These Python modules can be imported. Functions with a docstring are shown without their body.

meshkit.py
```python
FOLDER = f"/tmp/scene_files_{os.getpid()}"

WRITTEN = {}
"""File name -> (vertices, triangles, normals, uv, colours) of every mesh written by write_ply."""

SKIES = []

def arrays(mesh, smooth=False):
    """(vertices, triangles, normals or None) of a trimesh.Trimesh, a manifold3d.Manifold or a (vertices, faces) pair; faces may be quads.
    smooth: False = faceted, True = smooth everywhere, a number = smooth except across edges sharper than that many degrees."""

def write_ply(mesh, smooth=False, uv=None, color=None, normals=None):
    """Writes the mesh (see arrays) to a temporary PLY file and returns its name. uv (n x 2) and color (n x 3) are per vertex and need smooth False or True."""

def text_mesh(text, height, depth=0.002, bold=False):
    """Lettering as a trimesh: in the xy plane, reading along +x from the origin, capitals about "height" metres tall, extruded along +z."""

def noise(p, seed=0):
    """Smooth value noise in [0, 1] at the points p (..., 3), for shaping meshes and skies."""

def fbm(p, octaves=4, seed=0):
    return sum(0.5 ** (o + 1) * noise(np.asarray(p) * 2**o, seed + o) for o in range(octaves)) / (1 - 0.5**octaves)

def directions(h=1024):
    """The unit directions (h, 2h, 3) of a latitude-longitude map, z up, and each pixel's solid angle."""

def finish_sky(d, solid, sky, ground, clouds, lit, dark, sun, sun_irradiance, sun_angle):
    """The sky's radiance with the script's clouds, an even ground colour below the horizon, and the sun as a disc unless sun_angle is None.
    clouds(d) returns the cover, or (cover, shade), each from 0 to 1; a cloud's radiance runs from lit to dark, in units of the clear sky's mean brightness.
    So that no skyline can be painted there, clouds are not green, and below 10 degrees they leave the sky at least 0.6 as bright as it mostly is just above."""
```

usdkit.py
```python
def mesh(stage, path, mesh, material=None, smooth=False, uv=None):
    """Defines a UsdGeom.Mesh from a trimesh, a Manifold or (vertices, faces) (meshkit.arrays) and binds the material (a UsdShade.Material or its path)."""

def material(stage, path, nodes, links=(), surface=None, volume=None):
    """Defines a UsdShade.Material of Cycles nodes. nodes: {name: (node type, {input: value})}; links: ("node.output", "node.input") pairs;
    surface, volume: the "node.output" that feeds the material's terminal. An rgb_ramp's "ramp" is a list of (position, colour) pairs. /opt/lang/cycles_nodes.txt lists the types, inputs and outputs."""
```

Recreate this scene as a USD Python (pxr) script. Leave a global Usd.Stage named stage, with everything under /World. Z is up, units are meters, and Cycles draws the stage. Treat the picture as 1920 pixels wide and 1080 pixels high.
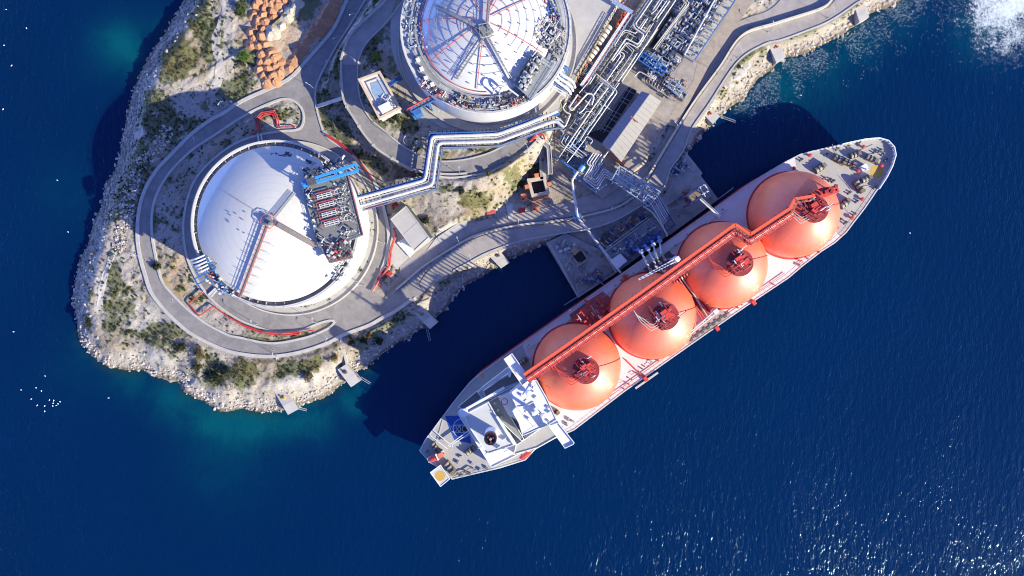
import math, random
import numpy as np, trimesh, usdkit, meshkit, shapely
from shapely.geometry import Polygon, LineString, Point
from shapely.ops import unary_union
from scipy import ndimage
from pxr import Usd, UsdGeom, UsdLux, UsdShade, Gf, Sdf, Vt

stage = Usd.Stage.CreateInMemory()
UsdGeom.SetStageUpAxis(stage, UsdGeom.Tokens.z)
UsdGeom.SetStageMetersPerUnit(stage, 1.0)
UsdGeom.Xform.Define(stage, '/World'); UsdGeom.Scope.Define(stage, '/World/Looks')

# ------------------------------------------------------------ camera, sky, sun, exposure
H, S = 418.0, 0.28                                   # drone height, metres per photo pixel at sea level
SUN_EL, SUN_XY = math.radians(25.0), (0.865, -0.505)
EXPOSURE = 1.1
SKY_TINT = (.74, .86, 1.66)
SKY_STRENGTH, SUN_INTENSITY = 0.09, 1.25
cam = UsdGeom.Camera.Define(stage, '/World/camera')
cam.CreateHorizontalApertureAttr(36.0); cam.CreateVerticalApertureAttr(20.25)
cam.CreateFocalLengthAttr(36.0 * H / (1920 * S)); cam.CreateClippingRangeAttr(Gf.Vec2f(1, 30000))
cam.CreateExposureAttr(EXPOSURE); cam.AddTranslateOp().Set((0, 0, H))
def M(name, nodes, links=(), surface=None):
    return usdkit.material(stage, '/World/Looks/' + name, nodes, links, surface=surface)
n_ = math.hypot(*SUN_XY); sdir = Gf.Vec3d(SUN_XY[0] / n_ * math.cos(SUN_EL), SUN_XY[1] / n_ * math.cos(SUN_EL), math.sin(SUN_EL))
sky_m = M('sky_air', {'s': ('sky_texture', {'sky_type': 'single_scattering', 'sun_disc': False, 'sun_elevation': SUN_EL,
          'sun_rotation': math.atan2(sdir[0], sdir[1]), 'aerosol_density': 0.4, 'air_density': 1.0, 'ozone_density': 1.5}),
          'b': ('background_shader', {'strength': SKY_STRENGTH}), 'h': ('mix_color', {'blend_type': 'multiply', 'fac': 1.0, 'b': SKY_TINT, 'use_clamp': False})}, [('s.color', 'h.a'), ('h.result', 'b.color')], 'b.background')
sky = UsdLux.DomeLight.Define(stage, '/World/sky')
UsdShade.MaterialBindingAPI.Apply(sky.GetPrim()).Bind(sky_m)
sky.GetPrim().SetCustomDataByKey('kind', 'structure')
sun = UsdLux.DistantLight.Define(stage, '/World/sun')
sun.CreateNormalizeAttr(True); sun.CreateIntensityAttr(SUN_INTENSITY); sun.CreateAngleAttr(0.5); sun.CreateColorAttr(Gf.Vec3f(1.0, 0.925, 0.67))
sun.AddTransformOp().Set(Gf.Matrix4d().SetRotate(Gf.Rotation(Gf.Vec3d(0, 0, 1), sdir)))

# ------------------------------------------------------------ helpers
rng = random.Random(7); nrng = np.random.default_rng(7)
def P(px, py, z=0.0):
    k = S * (H - z) / H
    return ((px - 960) * k, (540 - py) * k, z)
def PX(pts, z=0.0): return [P(x, y, z)[:2] for x, y in pts]
def C(x0, y0, s, pts): return [(x0 + x / s, y0 + y / s) for x, y in pts]

class MB:
    def __init__(self): self.v, self.f, self.n = [], [], 0
    def add(self, v, f):
        v = np.asarray(v, float); f = np.asarray(f, int)
        if f.shape[1] == 4: f = np.vstack([f[:, [0, 1, 2]], f[:, [0, 2, 3]]])
        self.v.append(v); self.f.append(f + self.n); self.n += len(v); return self
    def box(self, c, s, ang=0.0):                     # c: centre of the bottom face
        x, y, z = s[0] / 2, s[1] / 2, s[2]
        v = np.array([[-x, -y, 0], [x, -y, 0], [x, y, 0], [-x, y, 0], [-x, -y, z], [x, -y, z], [x, y, z], [-x, y, z]], float)
        ca, sa = math.cos(ang), math.sin(ang)
        v[:, :2] = v[:, :2] @ np.array([[ca, sa], [-sa, ca]])
        return self.add(v + np.asarray(c, float), [[0, 3, 2, 1], [4, 5, 6, 7], [0, 1, 5, 4], [1, 2, 6, 5], [2, 3, 7, 6], [3, 0, 4, 7]])
    def beam(self, a, b, w, h):
        a, b = np.asarray(a, float), np.asarray(b, float); d = b - a; L = np.linalg.norm(d)
        if L < 1e-6: return self
        d /= L; up = np.array([0, 0, 1.0]) if abs(d[2]) < .95 else np.array([1.0, 0, 0])
        s = np.cross(d, up); s /= np.linalg.norm(s); u = np.cross(s, d)
        q = [(-1, -1), (1, -1), (1, 1), (-1, 1)]
        v = [p + s * i * w / 2 + u * j * h / 2 for p in (a, b) for i, j in q]
        return self.add(v, [[0, 1, 2, 3], [7, 6, 5, 4], [0, 4, 5, 1], [1, 5, 6, 2], [2, 6, 7, 3], [3, 7, 4, 0]])
    def tube(self, pts, r, n=8, closed=False):
        p = np.asarray(pts, float)
        if len(p) < 2: return self
        d = np.diff(p, axis=0); d /= np.maximum(np.linalg.norm(d, axis=1, keepdims=True), 1e-9)
        t = np.vstack([d[:1], d[:-1] + d[1:], d[-1:]])
        if closed: t[0] = t[-1] = d[0] + d[-1]
        t /= np.maximum(np.linalg.norm(t, axis=1, keepdims=True), 1e-9)
        rr = np.broadcast_to(r, len(p)); a = np.arange(n) * 2 * math.pi / n; V = []
        for i in range(len(p)):
            up = np.array([0, 0, 1.0]) if abs(t[i][2]) < .95 else np.array([1.0, 0, 0])
            s = np.cross(t[i], up); s /= np.linalg.norm(s); u = np.cross(s, t[i])
            k = 1.0
            if 0 < i < len(p) - 1: k = min(1.35, 1 / max(.5, math.sqrt(max(0, (1 + d[i - 1] @ d[i]) / 2))))
            V.append(p[i] + rr[i] * (np.outer(np.cos(a), s) * k + np.outer(np.sin(a), u)))
        m = len(p); F = []
        for i in range(m - 1):
            for j in range(n):
                F.append([i * n + j, i * n + (j + 1) % n, (i + 1) * n + (j + 1) % n, (i + 1) * n + j])
        V = np.vstack(V + [p[:1], p[-1:]]); self.add(V, F); o = self.n - len(V)
        for j in range(n):
            self.f.append(np.array([[o + m * n, o + (j + 1) % n, o + j], [o + m * n + 1, o + (m - 1) * n + j, o + (m - 1) * n + (j + 1) % n]]))
        return self
    def lathe(self, prof, c, n=48, a0=0.0, a1=2 * math.pi):
        full = abs(a1 - a0 - 2 * math.pi) < 1e-6
        a = a0 + (a1 - a0) * np.arange(n if full else n + 1) / n; m = len(a)
        V = np.array([[c[0] + r * math.cos(t), c[1] + r * math.sin(t), c[2] + z] for r, z in prof for t in a])
        F = [[i * m + j, i * m + (j + 1) % m, (i + 1) * m + (j + 1) % m, (i + 1) * m + j] for i in range(len(prof) - 1) for j in range(m if full else m - 1)]
        return self.add(V, F)
    def prism(self, poly, z0, z1):
        for g in polys(poly):
            t = trimesh.creation.extrude_polygon(g, z1 - z0, engine='earcut')
            v = np.array(t.vertices); v[:, 2] += z0; self.add(v, t.faces)
        return self
    def sheet(self, poly, z):
        for g in polys(poly):
            v, f = trimesh.creation.triangulate_polygon(g, engine='earcut')
            f = np.asarray(f); v = np.asarray(v); e1 = v[f[:, 1]] - v[f[:, 0]]; e2 = v[f[:, 2]] - v[f[:, 0]]
            flip = (e1[:, 0] * e2[:, 1] - e1[:, 1] * e2[:, 0]) < 0; f[flip] = f[flip][:, ::-1]
            self.add(np.c_[v, np.full(len(v), z)], f)
        return self
    def mesh(self): return np.vstack(self.v), np.vstack(self.f)
def polys(p):
    if not hasattr(p, 'geom_type'): p = Polygon(p)
    if not p.is_valid: p = p.buffer(0)
    return [g for g in getattr(p, 'geoms', [p]) if g.geom_type == 'Polygon' and g.area > 1e-4]
def rounded(pts, r, seg=4):                          # rounds the corners of a 3-D polyline
    p = [np.asarray(q, float) for q in pts]; out = [p[0]]
    for i in range(1, len(p) - 1):
        a, b = p[i - 1] - p[i], p[i + 1] - p[i]; la, lb = np.linalg.norm(a), np.linalg.norm(b)
        if la < 1e-6 or lb < 1e-6: continue
        t = min(r, la * .45, lb * .45); q0, q1 = p[i] + a / la * t, p[i] + b / lb * t
        for k in range(seg + 1):
            s = k / seg; out.append((1 - s) ** 2 * q0 + 2 * s * (1 - s) * p[i] + s * s * q1)
    return out + [p[-1]]
def smooth_line(pts, step=2.0):                      # Catmull-Rom through 2-D points
    p = np.asarray(pts, float); q = np.vstack([2 * p[0] - p[1], p, 2 * p[-1] - p[-2]]); out = []
    for i in range(len(p) - 1):
        a, b, c, d = q[i:i + 4]; n = max(2, int(np.linalg.norm(c - b) / step))
        for k in range(n):
            t = k / n; out.append(.5 * (2 * b + (c - a) * t + (2 * a - 5 * b + 4 * c - d) * t * t + (3 * b - a - 3 * c + d) * t ** 3))
    return np.vstack(out + [p[-1]])

_used = {}
def path_for(name, parent):
    base = (parent.path if isinstance(parent, T) else parent or '/World') + '/' + name
    k = _used.get(base, 0); _used[base] = k + 1
    return base if k == 0 else f'{base}_{k:03d}'
class T:
    def __init__(self, path, loc): self.path, self.loc = path, np.asarray(loc, float)
    @property
    def prim(self): return stage.GetPrimAtPath(self.path)
def tag(p, label=None, cat=None, group=None, kind=None):
    p = p.prim if isinstance(p, T) else p
    for k, v in (('label', label), ('category', cat), ('group', group), ('kind', kind)):
        if v: p.SetCustomDataByKey(k, v)
    return p
def thing(name, label, cat, loc=(0, 0, 0), rot=0, group=None):
    t = T(path_for(name, None), loc); x = UsdGeom.Xform.Define(stage, t.path)
    x.AddTranslateOp().Set(Gf.Vec3d(*map(float, loc))); x.AddRotateZOp().Set(float(rot))
    tag(t, label, cat, group); return t
def obj(name, mb, mat, parent=None, smooth=False, label=None):
    v, f = mb.mesh() if isinstance(mb, MB) else mb
    loc = parent.loc if isinstance(parent, T) else np.zeros(3)
    t = T(path_for(name, parent), loc); usdkit.mesh(stage, t.path, (np.asarray(v) - loc, f), mat, smooth=smooth)
    if label: tag(t, label)
    return t
def solo(name, mb, mat, label, cat, group=None, smooth=False):      # a thing that is one mesh
    t = obj(name, mb, mat, None, smooth); tag(t, label, cat, group); return t
def struct(name, mb, mat, smooth=False, kind='structure'):
    t = obj(name, mb, mat, None, smooth); tag(t, kind=kind); return t
def dup(src, loc, rot=0, label=None, scale=None):
    name = src.path.split('/')[-1]; name = name[:-4] if name[-4:-3] == '_' and name[-3:].isdigit() else name
    t = T(path_for(name, None), loc); x = UsdGeom.Xform.Define(stage, t.path)
    x.AddTranslateOp().Set(Gf.Vec3d(*map(float, loc))); x.AddRotateZOp().Set(float(rot))
    was = src.prim.GetCustomData()
    if scale is not None: x.AddScaleOp().Set(Gf.Vec3f(*scale))
    x.GetPrim().GetReferences().AddInternalReference(src.path); x.GetPrim().SetInstanceable(True)
    tag(t, label or was.get('label'), was.get('category'), was.get('group')); return t

# ------------------------------------------------------------ materials
def paint(name, col, rough=.5, var=.12, scale=.6, metal=0.0, spec=.4, bump=0.0, dirt=None, dirt_amt=.35, obj_rand=0.0, coat=0.0):
    lo = tuple(max(0, c * (1 - var)) for c in col); hi = tuple(min(1, c * (1 + var)) for c in col)
    nodes = {'g': ('geometry', {}), 'n': ('noise_texture', {'scale': scale, 'detail': 5.0, 'roughness': .65}),
             'r': ('rgb_ramp', {'ramp': [(.3, lo), (.7, hi)]}), 'p': ('principled_bsdf', {'roughness': rough, 'metallic': metal, 'specular_ior_level': spec, 'coat_weight': coat, 'coat_roughness': .5, 'coat_ior': 1.8})}
    links = [('g.position', 'n.vector'), ('n.fac', 'r.fac')]; out = 'r.color'
    if dirt is not None:
        nodes['n2'] = ('noise_texture', {'scale': scale * .23, 'detail': 6.0, 'roughness': .7, 'distortion': .6})
        nodes['m2'] = ('map_range', {'from_min': .5, 'from_max': .68, 'to_min': 0.0, 'to_max': dirt_amt, 'clamp': True})
        nodes['x'] = ('mix_color', {'b': dirt}); links += [('g.position', 'n2.vector'), ('n2.fac', 'm2.value'), ('m2.result', 'x.fac'), (out, 'x.a')]; out = 'x.result'
    if obj_rand:
        nodes['o'] = ('object_info', {}); nodes['mo'] = ('map_range', {'from_min': 0.0, 'from_max': 1.0, 'to_min': 1 - obj_rand, 'to_max': 1 + obj_rand})
        nodes['h'] = ('hsv', {}); links += [('o.random', 'mo.value'), ('mo.result', 'h.value'), (out, 'h.color')]; out = 'h.color'
    links.append((out, 'p.base_color'))
    if bump:
        nodes['nb'] = ('noise_texture', {'scale': scale * 4, 'detail': 6.0}); nodes['bp'] = ('bump', {'strength': .6, 'distance': bump})
        links += [('g.position', 'nb.vector'), ('nb.fac', 'bp.height'), ('bp.normal', 'p.normal')]
    return M(name, nodes, links, 'p.BSDF')
def flat(name, col, rough=.5, metal=0.0, spec=.4):
    return M(name, {'p': ('principled_bsdf', {'base_color': col, 'roughness': rough, 'metallic': metal, 'specular_ior_level': spec})}, [], 'p.BSDF')
asphalt = paint('asphalt', (.215, .2, .198), .85, .16, .3, dirt=(.12, .112, .11), dirt_amt=.55)
asphalt_pale = paint('pale_asphalt', (.30, .27, .255), .9, .14, .25, dirt=(.2, .18, .165), dirt_amt=.6)
concrete = paint('concrete', (.36, .34, .32), .85, .12, .3, dirt=(.27, .24, .21), dirt_amt=.45)
concrete_pale = paint('pale_concrete', (.43, .41, .38), .85, .1, .3, dirt=(.38, .34, .29), dirt_amt=.35)
concrete_dark = paint('stained_concrete', (.29, .255, .23), .9, .2, .35, dirt=(.11, .095, .085), dirt_amt=.65)
plaza_m = paint('plaza_concrete', (.35, .335, .325), .9, .09, .12, dirt=(.25, .235, .22), dirt_amt=.45)
kerb_m = paint('kerb_concrete', (.39, .37, .355), .85, .12, .4)
tank_white = paint('tank_white_paint', (.52, .52, .525), .5, .035, .12, dirt=(.62, .62, .61), dirt_amt=.35)
tank_wall = paint('tank_wall_concrete', (.5, .49, .475), .75, .06, .2, dirt=(.5, .47, .43), dirt_amt=.4)
white_pipe = paint('white_pipe_cladding', (.47, .47, .475), .42, .22, .9, spec=.5)
cream_pipe = paint('cream_pipe_cladding', (.42, .39, .34), .5, .15, .8)
grey_pipe = paint('galvanised_pipe', (.36, .37, .38), .45, .2, .9, metal=.3)
steel = paint('grey_steel', (.3, .3, .31), .5, .25, .8, metal=.2)
dark_steel = paint('dark_steel', (.075, .078, .085), .6, .3, .8)
grating = paint('steel_grating', (.16, .165, .165), .7, .25, 1.5)
blue_steel = paint('blue_painted_steel', (.035, .12, .33), .45, .15, .7)
blue_deep = paint('deep_blue_paint', (.02, .045, .16), .45, .2, .7)
blue_pale = paint('pale_blue_steel', (.2, .29, .42), .5, .15, .7)
red_pipe = paint('red_pipe_paint', (.42, .038, .038), .5, .15, .7)
red_dull = paint('dull_red_paint', (.42, .09, .08), .6, .2, .5)
terracotta = paint('orange_rust_paint', (.5, .17, .085), .75, .2, .5)
white_roof = paint('white_roof_sheet', (.37, .355, .35), .6, .05, .3, dirt=(.5, .47, .45), dirt_amt=.4)
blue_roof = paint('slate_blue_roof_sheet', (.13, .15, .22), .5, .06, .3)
white_paint = paint('white_ship_paint', (.62, .62, .615), .45, .04, .5)
ship_deck = paint('ship_deck_paint', (.55, .54, .53), .6, .06, .15, dirt=(.4, .35, .32), dirt_amt=.4)
ship_cream = paint('ship_foredeck_paint', (.33, .32, .305), .65, .08, .25, dirt=(.4, .3, .2), dirt_amt=.45)
ship_grey = paint('ship_grey_deck_paint', (.13, .135, .135), .6, .1, .3)
ship_pale = paint('ship_pale_grey_paint', (.44, .445, .44), .6, .05, .3, dirt=(.45, .43, .4), dirt_amt=.3)
hull_red = paint('hull_red_paint', (.28, .035, .04), .5, .15, .2)
dome_m = paint('orange_dome_paint', (.72, .098, .042), .4, .045, .06, dirt=(.60, .07, .045), dirt_amt=.5, spec=.5, coat=.35)
dome_red = paint('orange_red_paint', (.52, .05, .035), .5, .14, .6)
dome_dark = paint('dark_red_paint', (.24, .028, .03), .55, .2, .6)
court_blue = paint('blue_court_paint', (.008, .055, .25), .6, .08, .3)
yellow = paint('yellow_marking_paint', (.46, .29, .06), .6, .08, .4)
black = paint('black_paint', (.012, .012, .014), .5, .2, .8)
brown_metal = paint('brown_machinery', (.17, .13, .095), .65, .35, 1.2)
rock_m = paint('limestone_rock', (.37, .325, .285), .9, .28, .7, obj_rand=.3)
soil_m = paint('orange_soil', (.36, .185, .105), .95, .12, .7, bump=.15, obj_rand=.08)
chalk_m = paint('pale_rubble_soil', (.42, .37, .30), .95, .15, .7, bump=.2)

# ------------------------------------------------------------ coast, terrain, sea
coast_px = ([(440, -420), (400, -160), (372, -40), (350, 0), (336, 19), (317, 53), (294, 86), (278, 114), (264, 139), (250, 172), (239, 217), (231, 250), (225, 292), (215, 322),
    (197, 350), (190, 389), (175, 417), (166, 456), (147, 497), (140, 535), (137, 560), (143, 585), (144, 617), (151, 642), (164, 658), (186, 678), (203, 688), (225, 692),
    (244, 695), (267, 693), (283, 702), (300, 706), (317, 709), (333, 710), (342, 719), (345, 733), (367, 746), (380, 750), (394, 760), (414, 770), (433, 771), (453, 766),
    (472, 768), (500, 773), (528, 768), (561, 760), (578, 753), (606, 746), (622, 735), (642, 719), (667, 697), (686, 689), (700, 678), (711, 667), (731, 655), (747, 642),
    (767, 634), (783, 620), (800, 612), (819, 594), (839, 577), (850, 558), (862, 545), (880, 530), (900, 521), (920, 507), (945, 492), (978, 475), (1018, 460),
    (1060, 470), (1120, 480), (1200, 430), (1270, 380), (1270, 330), (1283, 284), (1298, 277), (1313, 252), (1322, 246), (1336, 230), (1350, 219), (1364, 205), (1383, 192), (1403, 172), (1411, 161),
    (1422, 147), (1444, 132), (1456, 117), (1478, 107), (1511, 100), (1533, 88), (1561, 74), (1586, 61), (1605, 44), (1618, 36), (1633, 25), (1669, 11), (1690, 0), (1730, -50), (1800, -420)])
land = Polygon(PX(coast_px, 0)).buffer(0)
# paved areas: (polygon px, height)
ZR, ZU, ZJ = 8.0, 20.0, 6.0
def roadband(pts_l, pts_r, z): return Polygon(PX(list(pts_l) + list(reversed(pts_r)), z)).buffer(0)
A_out = smooth_line([(690, -160), (672, -45), (651, 0), (628, 50), (605, 80), (580, 108), (547, 144), (517, 161), (455, 189), (417, 214), (400, 222), (361, 250), (322, 289), (294, 319), (272, 356), (261, 394),
    (258, 431), (259, 458), (264, 486), (272, 514), (283, 547), (306, 578), (331, 603), (358, 625), (400, 647), (439, 661), (492, 668), (533, 666), (575, 657), (617, 642), (644, 628), (692, 610), (717, 596), (742, 583), (778, 557)], 8)
A_in = smooth_line([(745, -160), (712, -50), (683, 3), (658, 44), (636, 78), (617, 111), (600, 144), (592, 167), (592, 192), (597, 217), (606, 247)], 8)
ISL1 = smooth_line([(400, 255), (450, 222), (492, 200), (530, 186), (550, 189), (565, 202), (570, 220), (566, 237), (555, 244), (519, 247), (483, 254), (450, 265), (417, 285), (384, 314), (362, 345), (349, 385), (344, 425),
    (348, 470), (362, 510), (384, 546), (412, 575), (450, 600), (483, 613), (519, 623), (561, 621), (594, 608), (619, 601), (627, 604), (617, 615), (589, 628), (561, 636), (522, 643), (492, 642), (450, 633), (428, 628), (386, 606), (350, 578), (322, 550),
    (303, 525), (292, 481), (285, 439), (286, 394), (297, 358), (322, 319), (361, 281), (400, 255)], 5)
A_full = Polygon(PX(list(A_out) + [(800, 545), (757, 520), (720, 560), (700, 545), (735, 480), (722, 400), (690, 320), (644, 278)] + list(A_in[::-1]), ZR)).buffer(0)
island1 = Polygon(PX(ISL1, ZR)).buffer(0)
tc1, tc2 = P(546, 428, ZR), P(914, 81, ZU)
R_T = 147 * S * (H - ZR) / H
ring1 = Point(P(537, 434, ZR)[:2]).buffer(189 * S * .981, 64).difference(Point(tc1[:2]).buffer(R_T + 4.4, 64))
roadA = unary_union([A_full.difference(Polygon(PX(ISL1, ZR)).convex_hull.intersection(Point(P(537, 434, ZR)[:2]).buffer(196 * S * .981))).difference(island1), A_full.difference(island1).difference(Point(P(537, 434, ZR)[:2]).buffer(189.5 * S * .981)), ring1]).buffer(0.05)
roadA = roadA.difference(island1).difference(Point(tc1[:2]).buffer(R_T + 4.4, 64))
B_l = smooth_line([(790, -160), (757, -45), (725, 0), (692, 31), (658, 64), (644, 97), (640, 122), (642, 167), (647, 194), (664, 222), (683, 252), (706, 278), (728, 293), (769, 316), (792, 322), (819, 326), (867, 326), (911, 317), (950, 297), (989, 267), (1012, 248)], 8)
B_r = smooth_line([(830, -160), (790, -40), (753, 5), (725, 42), (692, 75), (678, 97), (671, 122), (672, 164), (678, 194), (694, 222), (719, 244), (753, 272), (789, 292), (822, 302), (867, 300), (911, 289), (942, 275), (978, 256), (1000, 243)], 8)
roadB = roadband(B_l, B_r, ZU)
Q_top = smooth_line([(757, 520), (750, 500), (811, 450), (845, 433), (878, 419), (950, 404), (994, 396), (1047, 383), (1100, 367), (1150, 350), (1190, 325), (1228, 297), (1267, 211), (1314, 139), (1350, 72), (1375, 46), (1410, 30), (1439, 20), (1470, -8), (1560, -120)], 8)
Q_bot = smooth_line([(790, 540), (783, 522), (794, 497), (839, 467), (894, 436), (967, 419), (1033, 411), (1080, 404), (1150, 386), (1185, 365), (1210, 333), (1258, 253), (1300, 186), (1347, 122), (1390, 60), (1456, 38), (1539, 12), (1560, -4), (1640, -120)], 8)
quay_up = roadband(Q_top, Q_bot, ZR)
L_top = smooth_line([(786, 532), (806, 505), (842, 475), (894, 446), (967, 428), (1033, 420), (1083, 413), (1152, 396), (1190, 374), (1216, 338), (1264, 258), (1306, 191), (1352, 128), (1396, 68), (1458, 45), (1541, 18), (1566, 0), (1650, -120)], 8)
L_bot = smooth_line([(794, 546), (850, 508), (878, 493), (905, 478), (939, 464), (978, 451), (1022, 443), (1061, 436), (1100, 430), (1160, 410), (1239, 358), (1256, 319), (1281, 282), (1297, 242), (1328, 197), (1383, 116), (1433, 83), (1464, 75), (1511, 58), (1556, 39), (1603, 8), (1640, -20), (1720, -120)], 8)
quay_low = roadband(L_top, L_bot, ZR)
plaza = Polygon(PX([(1010, -160), (1040, -10), (1062, 70), (1066, 110), (1050, 180), (1060, 184), (1074, 150), (1142, 28), (1170, -20), (1250, -160)], ZU)).buffer(0)
slab = Polygon(PX([(1048, 215), (1058, 192), (1076, 156), (1146, 32), (1176, -20), (1240, -160), (1480, -160), (1400, -5), (1322, 110), (1310, 150), (1265, 205), (1205, 300), (1170, 345), (1130, 372), (1040, 310), (1040, 250)], 9.5)).buffer(0)
yardring2 = Point(tc2[:2]).buffer(R_T + 5.2, 64).difference(Point(tc2[:2]).buffer(R_T - .5, 64))
outer2 = Point(P(905, 60, ZU)[:2]).buffer(170 * S * .971, 64).difference(Point(tc2[:2]).buffer(R_T + 4.8, 64))
apron2 = Polygon(PX([(762, 200), (790, 215), (830, 240), (900, 250), (1010, 230), (1050, 200), (1045, 170), (920, 236), (830, 214), (790, 180)], ZU)).buffer(0)
zones = [(Point(tc2[:2]).buffer(R_T + 12).difference(slab.buffer(2.5)), ZU), (slab, 9.5), (roadA, ZR), (ring1, ZR), (roadB, ZU), (quay_up, ZR), (quay_low, ZR), (plaza, ZU), (apron2, ZU),
         (Polygon(PX([(735, 400), (775, 388), (812, 436), (800, 462), (745, 495)], ZR)).buffer(0), ZR), (Polygon(PX([(940, 405), (1000, 330), (1040, 320), (1110, 360), (1100, 372), (1000, 398)], ZR)).buffer(0), ZR)]

STEP = 0.56
gx = np.arange(-232, 246, STEP); gy = np.arange(-72, 262, STEP)
GX, GY = np.meshgrid(gx, gy)
inside = shapely.contains_xy(land, GX, GY)
dist = ndimage.distance_transform_edt(inside) * STEP - ndimage.distance_transform_edt(~inside) * STEP
pts3 = np.stack([GX, GY, np.zeros_like(GX)], -1)
nA = meshkit.fbm(pts3 / 14.0, 5, 3); nB = meshkit.fbm(pts3 / 3.2 + 50, 4, 9); nC = meshkit.fbm(pts3 / 30.0 + 9, 4, 21)
zw = np.zeros_like(GX); zs = np.zeros_like(GX); paved = np.zeros(GX.shape, bool)
for poly, z in zones:
    m = shapely.contains_xy(poly.buffer(1.3), GX, GY); zw[m] = 1; zs[m] = z; paved |= m
num = den = 0
for sg in (3, 8, 20, 60):
    a = ndimage.gaussian_filter(zs * zw, sg); b = ndimage.gaussian_filter(zw, sg); k = 1.0 / sg ** 2
    num = num + a * k; den = den + b * k
zsm = num / np.maximum(den, 1e-4); zsm = np.where(den > 1e-4, zsm, 8.0)
shore = np.clip(dist / 15.0, 0, 1); shore = shore * shore * (3 - 2 * shore)
h = np.minimum(zsm, 24) * (0.12 + 0.88 * shore) + (nA - .5) * 3.0 * np.clip(dist / 8, 0, 1) + (nB - .5) * 1.1
h = np.where(dist > 0, np.maximum(h * np.clip(dist / 2.0, 0, 1), -.1), np.maximum(-8, dist * .45 + (nB - .5) * 1.6))
pd = ndimage.distance_transform_edt(~paved) * STEP
w = np.clip(pd / 3.0, 0, 1); w = w * w * (3 - 2 * w)
h = np.where(pd < 3.2, (zsm_ := np.where(paved, zs, zsm)) * (1 - w) + h * w - (1 - w) * .3, h)
h = np.where(paved, zs - .3, h)
strip = Polygon(PX(list(B_l[:-18]) + [(706, 340), (650, 300), (606, 250), (588, 190), (590, 150), (616, 108), (655, 44), (690, -20)], 12)).buffer(0).difference(roadB.buffer(.4)); ms = shapely.contains_xy(strip, GX, GY); h[ms] = np.minimum(h[ms], 9.2 + (nB[ms] - .4) * 2.5); h[shapely.contains_xy(roadA.buffer(1.0), GX, GY)] = ZR - .3
for cx, cy, r, dz in ((905, 385, 60, 3.5), (965, 325, 40, 2.5), (330, 690, 40, 1.5), (560, 700, 60, 1.0), (330, 120, 60, 1.5)):     # hummocks and slopes
    c = P(cx, cy, 8); h = h + np.where(paved, 0, dz * np.exp(-((GX - c[0]) ** 2 + (GY - c[1]) ** 2) / (r * S) ** 2) * w)
for poly in ([(1285, 282), (1083, 558), (1018, 458), (1060, 436), (1160, 410), (1239, 358), (1256, 319), (1276, 285), (1290, 285), (1352, 372)],):   # cut back under the jetty
    m = shapely.contains_xy(Polygon(PX(poly, 6)).buffer(.5), GX, GY); h[m] = np.minimum(h[m], 3.0)

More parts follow.
